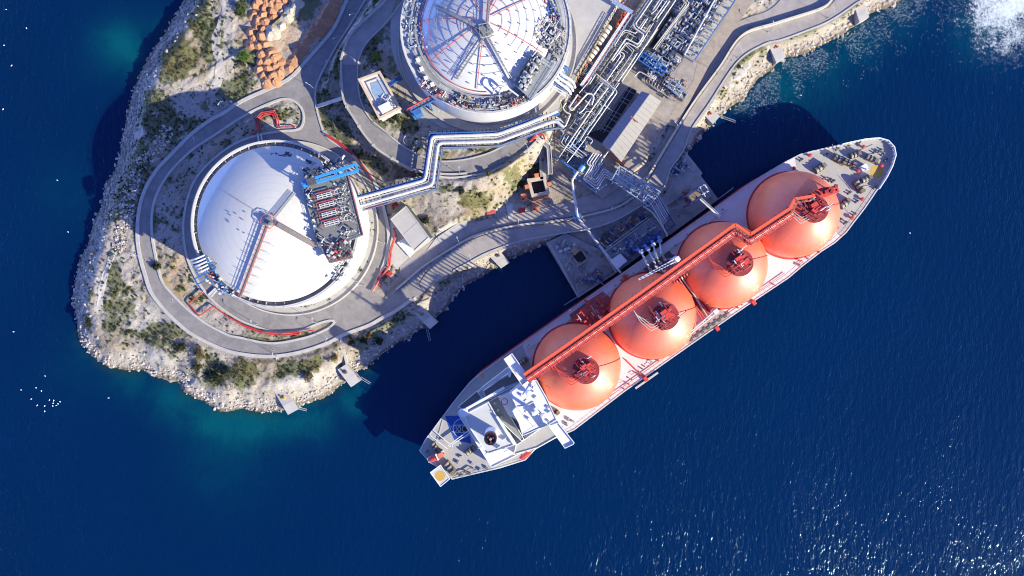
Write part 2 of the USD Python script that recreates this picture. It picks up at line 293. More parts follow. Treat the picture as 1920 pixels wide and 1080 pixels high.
# ground colours: soil, rock, grass by place
def blob(cx, cy, rx, ry, ang=0, z=8):
    c = P(cx, cy, z); ca, sa = math.cos(math.radians(ang)), math.sin(math.radians(ang)); k = S * (H - z) / H
    u = (GX - c[0]) * ca + (GY - c[1]) * sa; v = -(GX - c[0]) * sa + (GY - c[1]) * ca
    return np.clip(1.6 - 1.6 * np.sqrt((u / (rx * k)) ** 2 + (v / (ry * k)) ** 2), 0, 1)
grass = np.zeros_like(GX); dry = np.zeros_like(GX); rocky = np.zeros_like(GX); orange = np.zeros_like(GX); white = np.zeros_like(GX)
for b in ((330, 110, 55, 60), (375, 30, 25, 60), (395, 70, 30, 60), (290, 215, 50, 60), (330, 240, 60, 40), (240, 330, 40, 110, -18), (270, 420, 30, 60), (215, 530, 22, 90, 8), (225, 565, 34, 40), (205, 600, 20, 50),
          (260, 628, 70, 14), (330, 628, 60, 12), (300, 640, 40, 12), (440, 165, 50, 35, 30), (475, 110, 34, 30), (455, 20, 20, 28), (520, 215, 40, 16), (610, 205, 18, 60), (640, 250, 40, 25, -35), (690, 300, 40, 16, -30),
          (700, 90, 30, 50), (700, 70, 20, 40), (770, 240, 40, 25), (720, 230, 30, 20), (820, 310, 40, 8), (770, 420, 20, 30, -60), (850, 360, 30, 10), (960, 345, 22, 34), (1080, 310, 34, 24), (1100, 330, 40, 18, -30), (890, 375, 40, 25),
          (1400, 105, 30, 10, 40), (1355, 175, 26, 9, 45), (1500, 68, 60, 7, 22), (1590, 25, 30, 7, 40), (1430, 95, 14, 14), (400, 700, 40, 40), (460, 700, 40, 30), (560, 690, 60, 20, 12), (850, 520, 50, 10, 32), (730, 610, 60, 12, 30), (690, 640, 30, 14, 40), (640, 130, 16, 50), (480, 640, 70, 10), (580, 10, 30, 40),
          (310, 620, 60, 20), (560, 625, 40, 8)):
    grass = np.maximum(grass, blob(*b))
for b in ((330, 110, 60, 60), (350, 70, 34, 40), (470, 690, 60, 30), (890, 385, 60, 40), (600, 680, 40, 20), (860, 300, 60, 12), (300, 540, 20, 50, -50), (960, 320, 40, 24, 40), (350, 560, 30, 40, 50), (750, 285, 24, 12)): dry = np.maximum(dry, blob(*b))
for b in ((325, 520, 22, 60, -15), (335, 545, 20, 40, -30), (470, 60, 40, 60), (545, 90, 70, 90, 40), (355, 82, 26, 16), (885, 395, 30, 20), (960, 350, 26, 18, 40), (590, 50, 60, 70)): orange = np.maximum(orange, blob(*b))
for b in ((290, 670, 60, 24), (255, 670, 40, 18), (960, 325, 40, 18, 48), (840, 430, 60, 14, 30), (430, 90, 26, 70), (270, 590, 60, 50), (420, 165, 20, 40), (560, 712, 80, 20, 15), (640, 690, 20, 16), (400, 110, 12, 80, -5), (183, 540, 9, 60, 4), (960, 390, 60, 10)): white = np.maximum(white, blob(*b))
rocky = np.clip(1.2 - np.abs(dist - 4) / 6.0, 0, 1)
spk = meshkit.fbm(pts3 / 1.3 + 7, 3, 31); spk2 = meshkit.fbm(pts3 / 5.0 + 77, 4, 5)
col = np.empty(GX.shape + (3,)); col[:] = (.335, .298, .27)
def mixc(c, a): col[:] = col * (1 - a[..., None]) + np.asarray(c) * a[..., None]
mixc((.22, .175, .125), np.clip((nC - .5) * 5, 0, 1) * .65); mixc((.30, .235, .16), np.clip((nA - .52) * 6, 0, 1) * .5)
mixc((.43, .405, .37), white * .65)
mixc((.37, .245, .155), orange * .75 * np.clip(spk2 * 2.2 - .35, 0, 1))
mixc((.27, .215, .11), dry * np.clip((spk2 - .40) * 6, 0, 1) * .8)
gmask = np.clip((grass * .9 + (spk2 - .5) * 1.7 + (spk - .5) * 1.3 - .2) * 3.5, 0, 1)
mixc((.10, .108, .05), gmask * .85)
mixc((.14, .125, .05), gmask * dry * .65)
mixc((.06, .075, .035), np.clip((spk - .60) * 8, 0, 1) * .6 * np.clip(dist / 12, 0, 1) * (1 - white * .8))
mixc((.30, .27, .235), rocky * .7)
mixc((.10, .075, .05), np.clip((2.0 - np.abs(dist - .3)) * 1.0, 0, 1) * .8)
col *= (0.86 + 0.28 * spk)[..., None]
keep = dist > -14; q = keep[:-1, :-1] & keep[1:, :-1] & keep[:-1, 1:] & keep[1:, 1:]
idx = np.arange(GX.size).reshape(GX.shape)
F = np.stack([idx[:-1, :-1][q], idx[:-1, 1:][q], idx[1:, 1:][q], idx[1:, :-1][q]], -1)
used = np.unique(F); rem = np.full(GX.size, -1); rem[used] = np.arange(len(used))
V = np.stack([GX, GY, h], -1).reshape(-1, 3)[used]; F = rem[F]
ground_m = M('island_ground', {'a': ('attribute', {'attribute': 'tint'}), 'g': ('geometry', {}), 'n': ('noise_texture', {'scale': 1.6, 'detail': 6.0, 'roughness': .7}),
    'm': ('map_range', {'from_min': .3, 'from_max': .7, 'to_min': .72, 'to_max': 1.3}), 'h': ('hsv', {}), 'b': ('bump', {'strength': .7, 'distance': .35}),
    'p': ('principled_bsdf', {'roughness': .95, 'specular_ior_level': .2})},
    [('g.position', 'n.vector'), ('n.fac', 'm.value'), ('m.result', 'h.value'), ('a.color', 'h.color'), ('h.color', 'p.base_color'), ('n.fac', 'b.height'), ('b.normal', 'p.normal')], 'p.BSDF')
tr = struct('terrain', (V, np.vstack([F[:, [0, 1, 2]], F[:, [0, 2, 3]]])), ground_m, smooth=True)
pv = UsdGeom.PrimvarsAPI(tr.prim).CreatePrimvar('tint', Sdf.ValueTypeNames.Color3fArray, 'vertex'); pv.Set(Vt.Vec3fArray.FromNumpy(np.clip(col.reshape(-1, 3)[used], 0, 1).astype(np.float32)))
def ground(x, y):
    i = min(max(int(round((y - gy[0]) / STEP)), 0), len(gy) - 1); j = min(max(int(round((x - gx[0]) / STEP)), 0), len(gx) - 1); return float(h[i, j])

# sea
def axis(lo, hi, step): return np.r_[-9000, -5000, -2800, -1500, -800, -450, np.arange(lo, hi + .1, step), 450, 800, 1500, 2800, 5000, 9000]
sx, sy = axis(-330, 330, 2.0), axis(-240, 270, 2.0); SX, SY = np.meshgrid(sx, sy)
sh = np.zeros_like(SX)
for x, y, r, a in ((250, 712, 40, .35), (330, 750, 46, .6), (400, 778, 42, .8), (460, 790, 44, .9), (530, 785, 38, .7), (585, 770, 30, .5), (600, 795, 40, .3), (660, 740, 26, .55), (665, 765, 18, .5), (205, 90, 50, .38), (245, 100, 34, .55), (230, 75, 40, .35), (170, 640, 30, .22),
                   (150, 690, 60, .12), (420, 850, 90, .22), (1460, 150, 60, .42), (1540, 120, 60, .4), (1400, 190, 30, .25), (1620, 70, 50, .35), (1700, 30, 40, .3), (1850, 50, 60, .55), (290, 40, 30, .2), (120, 360, 60, .1), (700, 690, 18, .15)):
    c = P(x, y, 0); sh = sh + a * np.exp(-((SX - c[0]) ** 2 + (SY - c[1]) ** 2) / (r * S) ** 2)
sh = np.clip(sh, 0, 1)
yy, xx = np.clip((SY - gy[0]) / STEP, 0, len(gy) - 1).astype(int), np.clip((SX - gx[0]) / STEP, 0, len(gx) - 1).astype(int)
near = np.clip(1 + dist[yy, xx] / 5.0, 0, 1) * (np.abs(SX) < 330) * (sh > .08)
si = np.arange(SX.size).reshape(SX.shape)
SF = np.stack([si[:-1, :-1].ravel(), si[:-1, 1:].ravel(), si[1:, 1:].ravel(), si[1:, :-1].ravel()], -1)
DEEP, DEEP2, TURQ, REEF = (.00005, .0102, .043), (.00005, .0155, .064), (.0006, .060, .085), (.010, .034, .025)
sea_nodes = {'g': ('geometry', {}), 'a': ('attribute', {'attribute': 'shallow'}), 'e': ('attribute', {'attribute': 'reef'}),
    'n': ('noise_texture', {'scale': .055, 'detail': 6.0, 'roughness': .62, 'distortion': .8}), 'n3': ('noise_texture', {'scale': .009, 'detail': 4.0}),
    'mm': ('math', {'math_type': 'multiply_add', 'value2': 2.6, 'value3': -1.3}), 'ad': ('math', {'math_type': 'multiply_add'}), 'sc': ('math', {'math_type': 'multiply', 'use_clamp': True, 'value2': 1.0}),
    'd': ('mix_color', {'a': DEEP, 'b': DEEP2}), 't': ('mix_color', {'b': TURQ}), 'r': ('mix_color', {'b': REEF}), 'er': ('math', {'math_type': 'multiply', 'use_clamp': True}), 'rn': ('map_range', {'from_min': .38, 'from_max': .6, 'to_min': 0.0, 'to_max': 1.0, 'clamp': True}),
    'map': ('mapping', {'rotation': (0, 0, math.radians(-13)), 'scale': (1.0, .34, 1.0)}), 'w1': ('noise_texture', {'scale': .42, 'detail': 2.5, 'roughness': .5}), 'w2': ('noise_texture', {'scale': 1.5, 'detail': 2.0, 'roughness': .55}),
    'w3': ('noise_texture', {'scale': .035, 'detail': 2.0}), 'am': ('map_range', {'from_min': .36, 'from_max': .66, 'to_min': .8, 'to_max': 1.1, 'clamp': True}),
    'wa': ('math', {'math_type': 'multiply_add', 'value2': 2.0}), 'wb': ('math', {'math_type': 'multiply'}), 'b': ('bump', {'strength': 1.0, 'distance': .29}), 'b2': ('bump', {'strength': 1.0, 'distance': .08}),
    'p': ('diffuse_bsdf', {}), 'gl': ('glossy_bsdf', {'roughness': .12, 'color': (.6, .88, 1)}), 'fr': ('fresnel', {'IOR': 1.333}), 'mx': ('mix_closure', {})}
sea_m = M('sea_water', sea_nodes, [('g.position', 'n.vector'), ('g.position', 'n3.vector'), ('n.fac', 'mm.value1'), ('mm.value', 'ad.value1'), ('a.fac', 'ad.value2'), ('a.fac', 'ad.value3'), ('ad.value', 'sc.value1'),
    ('n3.fac', 'd.fac'), ('d.result', 't.a'), ('sc.value', 't.fac'), ('n.fac', 'rn.value'), ('rn.result', 'er.value1'), ('e.fac', 'er.value2'), ('t.result', 'r.a'), ('er.value', 'r.fac'), ('r.result', 'p.color'),
    ('g.position', 'map.vector'), ('map.vector', 'w1.vector'), ('map.vector', 'w2.vector'), ('map.vector', 'w3.vector'), ('w1.fac', 'wa.value1'), ('w2.fac', 'wa.value3'), ('w3.fac', 'am.value'), ('wa.value', 'wb.value1'), ('am.result', 'wb.value2'),
    ('wb.value', 'b.height'), ('b.normal', 'gl.normal'), ('b.normal', 'fr.normal'), ('wb.value', 'b2.height'), ('b2.normal', 'p.normal'), ('fr.fac', 'mx.fac'), ('p.BSDF', 'mx.closure1'), ('gl.BSDF', 'mx.closure2')], 'mx.closure')
sea = struct('sea', (np.stack([SX, SY, np.zeros_like(SX)], -1).reshape(-1, 3), SF), sea_m)
for nm, arr in (('shallow', sh), ('reef', near)):
    UsdGeom.PrimvarsAPI(sea.prim).CreatePrimvar(nm, Sdf.ValueTypeNames.FloatArray, 'vertex').Set(Vt.FloatArray.FromNumpy(arr.ravel().astype(np.float32)))

# foam: churned patch in the corner and streaks along the breaking shore, a broken sheet over the water
def foam(name, field, scale, lo, hi, x0, x1, y0, y1, step, tint):
    fx, fy = np.arange(x0, x1, step), np.arange(y0, y1, step); X, Y = np.meshgrid(fx, fy); A = field(X, Y)
    i = np.arange(X.size).reshape(X.shape); ok = (A > .02); ok = ok[:-1, :-1] | ok[1:, 1:] | ok[1:, :-1] | ok[:-1, 1:]
    Fq = np.stack([i[:-1, :-1][ok], i[:-1, 1:][ok], i[1:, 1:][ok], i[1:, :-1][ok]], -1); u = np.unique(Fq); r = np.full(X.size, -1); r[u] = np.arange(len(u))
    Z = .10 + .25 * meshkit.fbm(np.stack([X, Y, X * 0], -1) / 2.0, 3, 4)
    mm = M(name + '_froth', {'g': ('geometry', {}), 'a': ('attribute', {'attribute': 'cover'}), 'n': ('noise_texture', {'scale': scale, 'detail': 4.0, 'roughness': .6, 'distortion': 2.6}),
        's': ('math', {'math_type': 'multiply_add', 'value2': .62}), 'm': ('map_range', {'from_min': lo, 'from_max': hi, 'to_min': 0.0, 'to_max': .92, 'clamp': True}),
        't': ('transparent_bsdf', {}), 'd': ('diffuse_bsdf', {'color': tint}), 'x': ('mix_closure', {})},
        [('g.position', 'n.vector'), ('a.fac', 's.value1'), ('n.fac', 's.value3'), ('s.value', 'm.value'), ('m.result', 'x.fac'), ('t.BSDF', 'x.closure1'), ('d.BSDF', 'x.closure2')], 'x.closure')
    t = struct(name, (np.stack([X, Y, Z], -1).reshape(-1, 3)[u], r[Fq]), mm, smooth=True, kind='stuff')
    UsdGeom.PrimvarsAPI(t.prim).CreatePrimvar('cover', Sdf.ValueTypeNames.FloatArray, 'vertex').Set(Vt.FloatArray.FromNumpy(A.ravel()[u].astype(np.float32)))
    return t
fc = P(1905, -2, 0)
def corner(X, Y):
    d = np.hypot((X - fc[0]) * .95, (Y - fc[1]) * 1.12) / (135 * S); th = np.arctan2(Y - fc[1], X - fc[0]); pz = np.stack([X, Y, X * 0], -1)
    return np.clip(1.12 - d + (meshkit.fbm(pz / 7, 4, 2) - .5) * .9, 0, 1) * .74
t = foam('foam', corner,   .5, .66, .95, 140, 300, 60, 200, .7, (.60, .66, .68)); tag(t, 'churned white foam patch spreading over blue sea in the corner', 'foam')
shoreline = LineString(PX([(1372, 210), (1411, 168), (1444, 140), (1478, 114), (1511, 108), (1561, 82), (1605, 54), (1660, 23), (1700, -2), (1760, -60)], 0))
def flecks(name, pts, label):                          # broken froth lying on the water, each fleck a small ragged patch
    g = np.random.default_rng(77); V, F = [], []
    for x, y, L, wd, a in pts:
        n = 7; o = len(V); V.append((x, y, .06)); t = np.arange(n) * 2 * math.pi / n; k = g.uniform(.5, 1.2, n)
        for i in range(n): u, v = math.cos(t[i]) * L * k[i], math.sin(t[i]) * wd * k[i]; V.append((x + u * math.cos(a) - v * math.sin(a), y + u * math.sin(a) + v * math.cos(a), .04))
        F += [[o, o + 1 + i, o + 1 + (i + 1) % n] for i in range(n)]
    t = struct(name, MB().add(np.array(V), np.array(F)), paint(name + '_white', (.36, .42, .45), .8, .2, .6), kind='stuff'); tag(t, label, 'foam')
g = np.random.default_rng(5); fl = []
for k in range(5200):
    s_ = g.uniform(0, shoreline.length); p_ = shoreline.interpolate(s_); d_ = abs(g.normal(0, 1)) * (8 if g.random() < .7 else 17) - .8; q_ = shoreline.interpolate(min(s_ + 2, shoreline.length)); tx, ty = q_.x - p_.x, q_.y - p_.y; L_ = math.hypot(tx, ty) + 1e-6
    x, y = p_.x + ty / L_ * d_, p_.y - tx / L_ * d_
    if g.random() > np.clip((meshkit.fbm(np.array([[x / 6, y / 6, 0.0]]), 4, 8)[0] - .32 - .008 * d_) * 3.2, .03, 1): continue
    fl.append((x, y, g.uniform(.12, .5), g.uniform(.04, .12), math.atan2(ty, tx) + g.normal(0, .5)))
flecks('shore_foam', fl, 'thin white foam flecks washing along the rocky north shore'); fl = []
for k in range(900):
    a_, r_ = g.uniform(math.pi * .75, math.pi * 1.75), (95 + 45 * abs(g.normal(0, 1))) * S; x, y = fc[0] + math.cos(a_) * r_, fc[1] + math.sin(a_) * r_ * .9
    if meshkit.fbm(np.array([[x / 7, y / 7, 3.0]]), 3, 2)[0] > .47: fl.append((x, y, g.uniform(.1, .4), g.uniform(.05, .14), g.uniform(0, 3)))
flecks('foam_flecks', fl, 'loose white flecks drifting round the corner foam patch')

# ------------------------------------------------------------ paving
def walls(poly, z0, z1, wd, side=0):                  # a kerb along a polygon's or line's edge
    e = poly.exterior if hasattr(poly, 'exterior') else poly
    return e.buffer(wd / 2, join_style=2, cap_style=2)
def pave(name, poly, z, mat, th=.35):
    return struct(name, MB().prism(poly, z - th, z), mat)
pave('ring_road', roadA, ZR, asphalt)
pale_part = px_poly = Polygon(PX([(560, -200), (900, -200), (760, 20), (700, 112), (668, 121), (620, 122)], ZU)).buffer(0)
pave('upper_road', roadB.difference(outer2).difference(pale_part), ZU, asphalt)
pave('upper_road', roadB.difference(outer2).intersection(pale_part), ZU, asphalt_pale)
pave('quay_road', quay_up, ZR, asphalt_pale)
pave('quay_road', quay_low, ZR + .004, asphalt_pale)
pave('plaza', plaza.difference(Point(tc2[:2]).buffer(R_T + 4)), ZU - .004, plaza_m)
pave('process_yard_slab', slab, 9.5, concrete_dark)
pave('tank_yard', outer2.union(apron2).difference(plaza).difference(Point(tc2[:2]).buffer(R_T + 4)).difference(roadB), ZU - .01, plaza_m)
pave('tank_apron', Point(tc1[:2]).buffer(R_T + 4.5, 64).difference(Point(tc1[:2]).buffer(R_T - 1, 64)), ZR + .25, concrete)
pave('tank_apron', Point(tc2[:2]).buffer(R_T + 4.5, 64).difference(Point(tc2[:2]).buffer(R_T - 1, 64)), ZU + .25, concrete)
pave('depot_yard', Polygon(PX([(722, 478), (735, 400), (775, 390), (790, 425), (812, 446), (800, 462), (750, 500), (728, 520)], ZR)), ZR - .05, concrete_pale)
def line_kerb(name, pts, z, w=.9, hgt=.45, mat=None):
    ln = LineString(PX(pts, z)); return struct(name, MB().prism(ln.buffer(w / 2, cap_style=2, join_style=1), z - .5, z + hgt), mat or kerb_m)
line_kerb('kerb', A_out[:-1], ZR, 1.7, .5)
line_kerb('kerb', A_in, ZR, .9, .4)
line_kerb('kerb', list(ISL1), ZR, 1.1, .45)
bank = thing('retaining_wall', 'tall concrete retaining wall holding the upper road above the ring road', 'wall', (*P(660, 200, 0)[:2], 8))
obj('wall', MB().prism(LineString(PX(B_l[4:-18], ZU)).buffer(.5, cap_style=2, join_style=1), ZR - 1, ZU + .9), concrete, bank)
for bx_, by_ in B_l[6:-20:5]: p_ = P(bx_, by_, ZU); obj('pier', MB().box((p_[0], p_[1], ZR - 1), (1.3, 1.3, ZU - ZR + 2.1)), concrete, bank)
line_kerb('kerb', B_r, ZU, .6, .5)
line_kerb('kerb', smooth_line([(606, 247), (619, 261), (644, 278), (676, 305), (702, 340), (722, 400), (729, 445), (722, 490), (698, 545)], 6), ZR, 1.6, .6)
line_kerb('kerb', L_bot[8:], ZR, .7, .4)
struct('verge_strip', MB().prism(px_quad_ := Polygon(PX([(1392, -20), (1410, 6), (1330, 122), (1268, 238), (1246, 232), (1300, 150), (1308, 116)], 9.6)), 9.0, 9.56), paint('tan_verge', (.32, .265, .215), .95, .15, .5, dirt=(.2, .165, .13), dirt_amt=.5))

# ------------------------------------------------------------ storage tanks
E1, E2 = (0.576, 0.817), (0.817, -0.576)             # process yard axes in world xy: along the racks, across
def q3(p, z): return P(p[0], p[1], z)
def px_quad(pts, z): return Polygon(PX(pts, z))
def rail(mb, pts, z, hgt=1.1, r=.05, every=2.5, closed=False):      # guard rail along px points at height z
    p = [np.array(P(x, y, z)) for x, y in pts]
    if closed: p.append(p[0])
    up = np.array([0, 0, 1.0])
    for a, b in zip(p[:-1], p[1:]):
        for k in (.5, 1.0): mb.beam(a + up * hgt * k, b + up * hgt * k, r * 2, r * 2)
        n = max(1, int(np.linalg.norm(b - a) / every))
        for i in range(n + 1):
            c = a + (b - a) * i / n; mb.beam(c, c + up * hgt, r * 2, r * 2)
    return mb
def clutter(t, poly, z, n, seed, mats, hmax=3.0, big=1.0, about=None):          # pipework and small equipment standing on a deck
    rr = random.Random(seed); g = polys(poly)[0]; x0, y0, x1, y1 = g.bounds; ang = math.atan2(E1[1], E1[0]); mbs = [MB() for _ in mats]
    k = 0
    while k < n:
        x, y = rr.uniform(x0, x1), rr.uniform(y0, y1)
        if not g.contains(Point(x, y)): continue
        mb = mbs[rr.randrange(len(mats))]; kind = rr.random(); d = E1 if rr.random() < .5 else E2; L = rr.uniform(1.2, 4.5) * big
        if about is not None:
            rx, ry = x - about[0], y - about[1]; rl_ = math.hypot(rx, ry); d = (-ry / rl_, rx / rl_) if rr.random() < .72 else (-rx / rl_, -ry / rl_); ang = math.atan2(ry, rx); L *= .8
        hh = rr.uniform(.4, hmax)
        if kind < .35: mb.box((x, y, z), (rr.uniform(.5, 1.6) * big, rr.uniform(.5, 1.8) * big, hh), ang)
        elif kind < .8:
            a = (x, y, z + hh); b = (x + d[0] * L, y + d[1] * L, z + hh); r = rr.uniform(.1, .26) * big
            pts = [(x, y, z), a, b] if rr.random() < .6 else [(x, y, z), a, b, (b[0], b[1], z)]
            mb.tube(pts, r, 6)
        else: mb.lathe([(0, hh + .3), (.3 * big, hh + .25), (.45 * big, hh), (.45 * big, 0)], (x, y, z), 8)
        k += 1
    for mb, (nm, m) in zip(mbs, mats):
        if mb.n: tag(obj(nm, mb, m, t), kind='stuff')
def tank(c, zb, label, hw=28.0):
    t = thing('storage_tank', label, 'storage tank', (c[0], c[1], zb)); R = R_T
    obj('wall', MB().lathe([(R, -2), (R, hw), (R - 1.1, hw), (R - 1.1, hw - 2.2)], (c[0], c[1], zb), 128), tank_wall, t, smooth=30)
    return t, R, hw
def dome_z(r, R, rise):
    Rs = (R * R + rise * rise) / (2 * rise); return math.sqrt(Rs * Rs - r * r) - (Rs - rise)
# tank 1: the bare white dome
t1, R, hw = tank(tc1, ZR, 'bare white domed gas storage tank ringed by two roads on the headland')
top = ZR + hw; Rd = R - 3.0; rise = 9.8
prof = [(Rd, -2.0)] + [(r, dome_z(r, Rd, rise)) for r in np.linspace(Rd, 0.01, 40)]
dome1_m = M('tank_roof_paint', {'g': ('geometry', {}), 'mp': ('mapping', {'location': (-tc1[0], -tc1[1], -36)}), 's': ('separate_xyz', {}), 'v': ('vector_math', {'math_type': 'multiply', 'vector2': (1.0, 1.0, 0.0)}), 'l': ('vector_math', {'math_type': 'length'}),
    'n': ('noise_texture', {'scale': .10, 'detail': 5.0, 'roughness': .6}), 'w': ('math', {'math_type': 'multiply_add', 'value2': .9}), 'sn': ('math', {'math_type': 'multiply', 'value2': 1.7}), 'si': ('math', {'math_type': 'sine'}),
    'm': ('map_range', {'from_min': .86, 'from_max': 1.0, 'to_min': 0.0, 'to_max': .5, 'clamp': True}), 'x': ('mix_color', {'a': (.54, .53, .49), 'b': (.45, .445, .42)}), 'n2': ('noise_texture', {'scale': .05, 'detail': 6.0, 'roughness': .7}),
    'm2': ('map_range', {'from_min': .5, 'from_max': .7, 'to_min': 0.0, 'to_max': .4, 'clamp': True}), 'y': ('mix_color', {'b': (.44, .435, .41)}), 'p': ('principled_bsdf', {'roughness': .5, 'specular_ior_level': .3})},
    [('g.position', 'mp.vector'), ('mp.vector', 'v.vector1'), ('v.vector', 'l.vector1'), ('g.position', 'n.vector'), ('n.fac', 'w.value1'), ('l.value', 'w.value3'), ('w.value', 'sn.value1'), ('sn.value', 'si.value1'), ('si.value', 'm.value'), ('m.result', 'x.fac'),
     ('g.position', 'n2.vector'), ('n2.fac', 'm2.value'), ('x.result', 'y.a'), ('m2.result', 'y.fac'), ('y.result', 'p.base_color')], 'p.BSDF')
obj('dome_roof', MB().lathe(prof, (tc1[0], tc1[1], top), 128), dome1_m, t1, smooth=60)
obj('roof_gutter', MB().lathe([(R - 1.1, -1.9), (Rd - .02, -1.9)], (tc1[0], tc1[1], top), 128), concrete_dark, t1)
rm = MB(); wk = MB()
for k in range(44):                                   # brackets round the rim
    a = k * 2 * math.pi / 56; ca, sa = math.cos(a), math.sin(a)
    wk.box((tc1[0] + ca * (R - 1.9), tc1[1] + sa * (R - 1.9), top - 1.9), (1.3, .3, 1.0 + .4 * (k % 3)), a)
    for rr_ in (R - .3,): rm.box((tc1[0] + ca * rr_, tc1[1] + sa * rr_, top), (.12, .12, 1.1), a)
for zz in (.55, 1.1): rm.lathe([(R - .26, zz), (R - .34, zz), (R - .34, zz + .07), (R - .26, zz + .07)], (tc1[0], tc1[1], top), 96)
obj('rim_railing', rm, steel, t1); tag(obj('gutter_bracket', wk, cream_pipe, t1), kind='stuff')
def on_dome(px, py, c, Rd, rise, top, up=0.0):         # the point of a dome seen at a pixel of the photo
    z = top
    for _ in range(12):
        x, y, _z = P(px, py, z); r = min(math.hypot(x - c[0], y - c[1]), Rd); z = top + dome_z(r, Rd, rise) + up
    return np.array([x, y, z])
od1 = lambda px, py, up=0.0: on_dome(px, py, tc1, Rd, rise, top, up)
def walkway(t, a, b, od, w, mat, matr, n=14, lift=1.6):
    mb, mr = MB(), MB(); L = [od(a[0] + (b[0] - a[0]) * k / n, a[1] + (b[1] - a[1]) * k / n, lift) for k in range(n + 1)]
    s = None
    for p, q in zip(L[:-1], L[1:]):
        mb.beam(p, q, w, .12); d = (q - p) / np.linalg.norm(q - p); s = np.cross(d, [0, 0, 1]); s /= np.linalg.norm(s)
        for e in (-1, 1):
            for hz in (.6, 1.15): mr.beam(p + s * e * w / 2 + [0, 0, hz], q + s * e * w / 2 + [0, 0, hz], .10, .10)
            mr.beam(p + s * e * w / 2 - [0, 0, lift], p + s * e * w / 2 + [0, 0, 1.15], .12, .12)
    o = obj('walkway', mb, mat, t); obj('walkway_railing', mr, matr, o)
hub = od1(505, 415)
tb = MB().box(hub - [0, 0, .5], (6.2, 6.2, .4), .5).box(hub, (3.2, 3.2, 2.4), .5).lathe([(0, 4.2), (.9, 4.1), (.9, 0)], hub + [1.5, -1.4, 0], 12)
hb = obj('roof_hub', tb, grating, t1); fr = MB()
for k in range(8):
    a = k * math.pi / 4 + .2; p = hub + [3.6 * math.cos(a), 3.6 * math.sin(a), -1]; fr.beam(p, p + [0, 0, 3.2], .2, .2); q = hub + [3.6 * math.cos(a + math.pi / 4), 3.6 * math.sin(a + math.pi / 4), 2.2]; fr.beam(p + [0, 0, 3.2], q, .2, .2)
obj('hub_frame', fr, red_dull, hb)
walkway(t1, (500, 424), (450, 556), od1, 1.5, grating, red_dull); walkway(t1, (520, 420), (594, 462), od1, 2.2, grating, red_dull)
walkway(t1, (516, 408), (553, 362), od1, .5, grating, steel, lift=.7)
for nm, a, b, n in (('roof_cable', (495, 405), (425, 362), 9),):
    mb = MB()
    for k in range(n):
        p, q = od1(a[0] + (b[0] - a[0]) * k / n, a[1] + (b[1] - a[1]) * k / n, .35), od1(a[0] + (b[0] - a[0]) * (k + .7) / n, a[1] + (b[1] - a[1]) * (k + .7) / n, .35); mb.beam(p, q, .35, .3)
    obj(nm, mb, steel, t1)
mb = MB()
for k in range(7):
    p = od1(488 - 7.2 * k, 452 + 15.0 * k, .9); mb.beam(p, p + [6.5, -2.2, .2], .14, .14); mb.beam(p, p + [0, 0, 2.2], .2, .2)
for k in range(10): p = od1(448 + rng.uniform(-20, 30), 405 + rng.uniform(-10, 35), .2); mb.box(p, (.4, .4, .35))
obj('roof_fitting', mb, steel, t1)
# equipment deck of tank 1
zd = 45.0
deckpx = [(567, 346), (651, 322), (681, 441), (655, 452), (662, 484), (618, 494), (604, 466), (598, 462)]
dk = obj('equipment_deck', MB().prism(px_quad(deckpx, zd), zd - .8, zd), grating, t1)
leg = MB()
for x, y in ((574, 352), (588, 400), (604, 455), (612, 480), (625, 400), (640, 350)):
    p = P(x, y, zd); leg.beam((p[0], p[1], top - 2 + 0), (p[0], p[1], zd - .8), .5, .5)
obj('deck_leg', leg, white_pipe, dk); obj('deck_railing', rail(MB(), deckpx, zd, closed=True), steel, dk)
edge = MB(); pe = [np.array(P(x, y, zd + .3)) for x, y in ((651, 322), (681, 441))]; edge.beam(pe[0], pe[1], .4, .6); obj('edge_beam', edge, red_dull, dk)
clutter(dk, px_quad([(568, 348), (582, 344), (606, 456), (598, 460)], zd), zd, 60, 3, [('pipework', white_pipe), ('steelwork', blue_deep), ('valve_box', dark_steel)], 2.5)
clutter(dk, px_quad([(605, 458), (655, 446), (660, 482), (618, 492)], zd), zd, 60, 4, [('pipework', white_pipe), ('steelwork', red_dull), ('valve_box', dark_steel)], 2.2)
clutter(dk, px_quad([(622, 344), (650, 340), (676, 440), (640, 448)], zd), zd, 90, 5, [('pipework', white_pipe), ('steelwork', cream_pipe), ('valve_box', dark_steel)], 1.6, .7)
clutter(dk, px_quad([(568, 314), (640, 296), (648, 322), (568, 344)], zd), zd - 3, 90, 6, [('pipework', blue_deep), ('steelwork', dark_steel), ('valve_box', grey_pipe)], 3.5)
def od_clutter(t, pts, seed, n, mats, hmax=2.2): clutter(t, px_quad(pts, top + 1), top - .5, n, seed, mats, hmax, 1.0, tc1)
od_clutter(t1, [(508, 282), (545, 288), (590, 306), (640, 340), (632, 348), (590, 320), (545, 304), (508, 300)], 8, 140, [('rim_pipework', grey_pipe), ('rim_pipework', dark_steel), ('rim_pipework', blue_deep)], 3)
od_clutter(t1, [(362, 494), (384, 472), (404, 500), (420, 540), (440, 556), (420, 560), (392, 530)], 9, 90, [('rim_pipework', white_pipe), ('rim_pipework', blue_steel), ('rim_pipework', dark_steel), ('rim_pipework', red_dull)], 3.5)
od_clutter(t1, [(600, 500), (648, 478), (660, 500), (632, 535), (610, 520)], 10, 50, [('rim_pipework', white_pipe), ('rim_pipework', grey_pipe)], 2.4)
bm = MB()
for k, w_ in enumerate(((362, 500, 388, 484), (366, 508, 396, 494), (372, 520, 402, 505))):
    a, b = P(w_[0], w_[1], 40), P(w_[2], w_[3], 40); bm.beam(a, b, .4, .4)
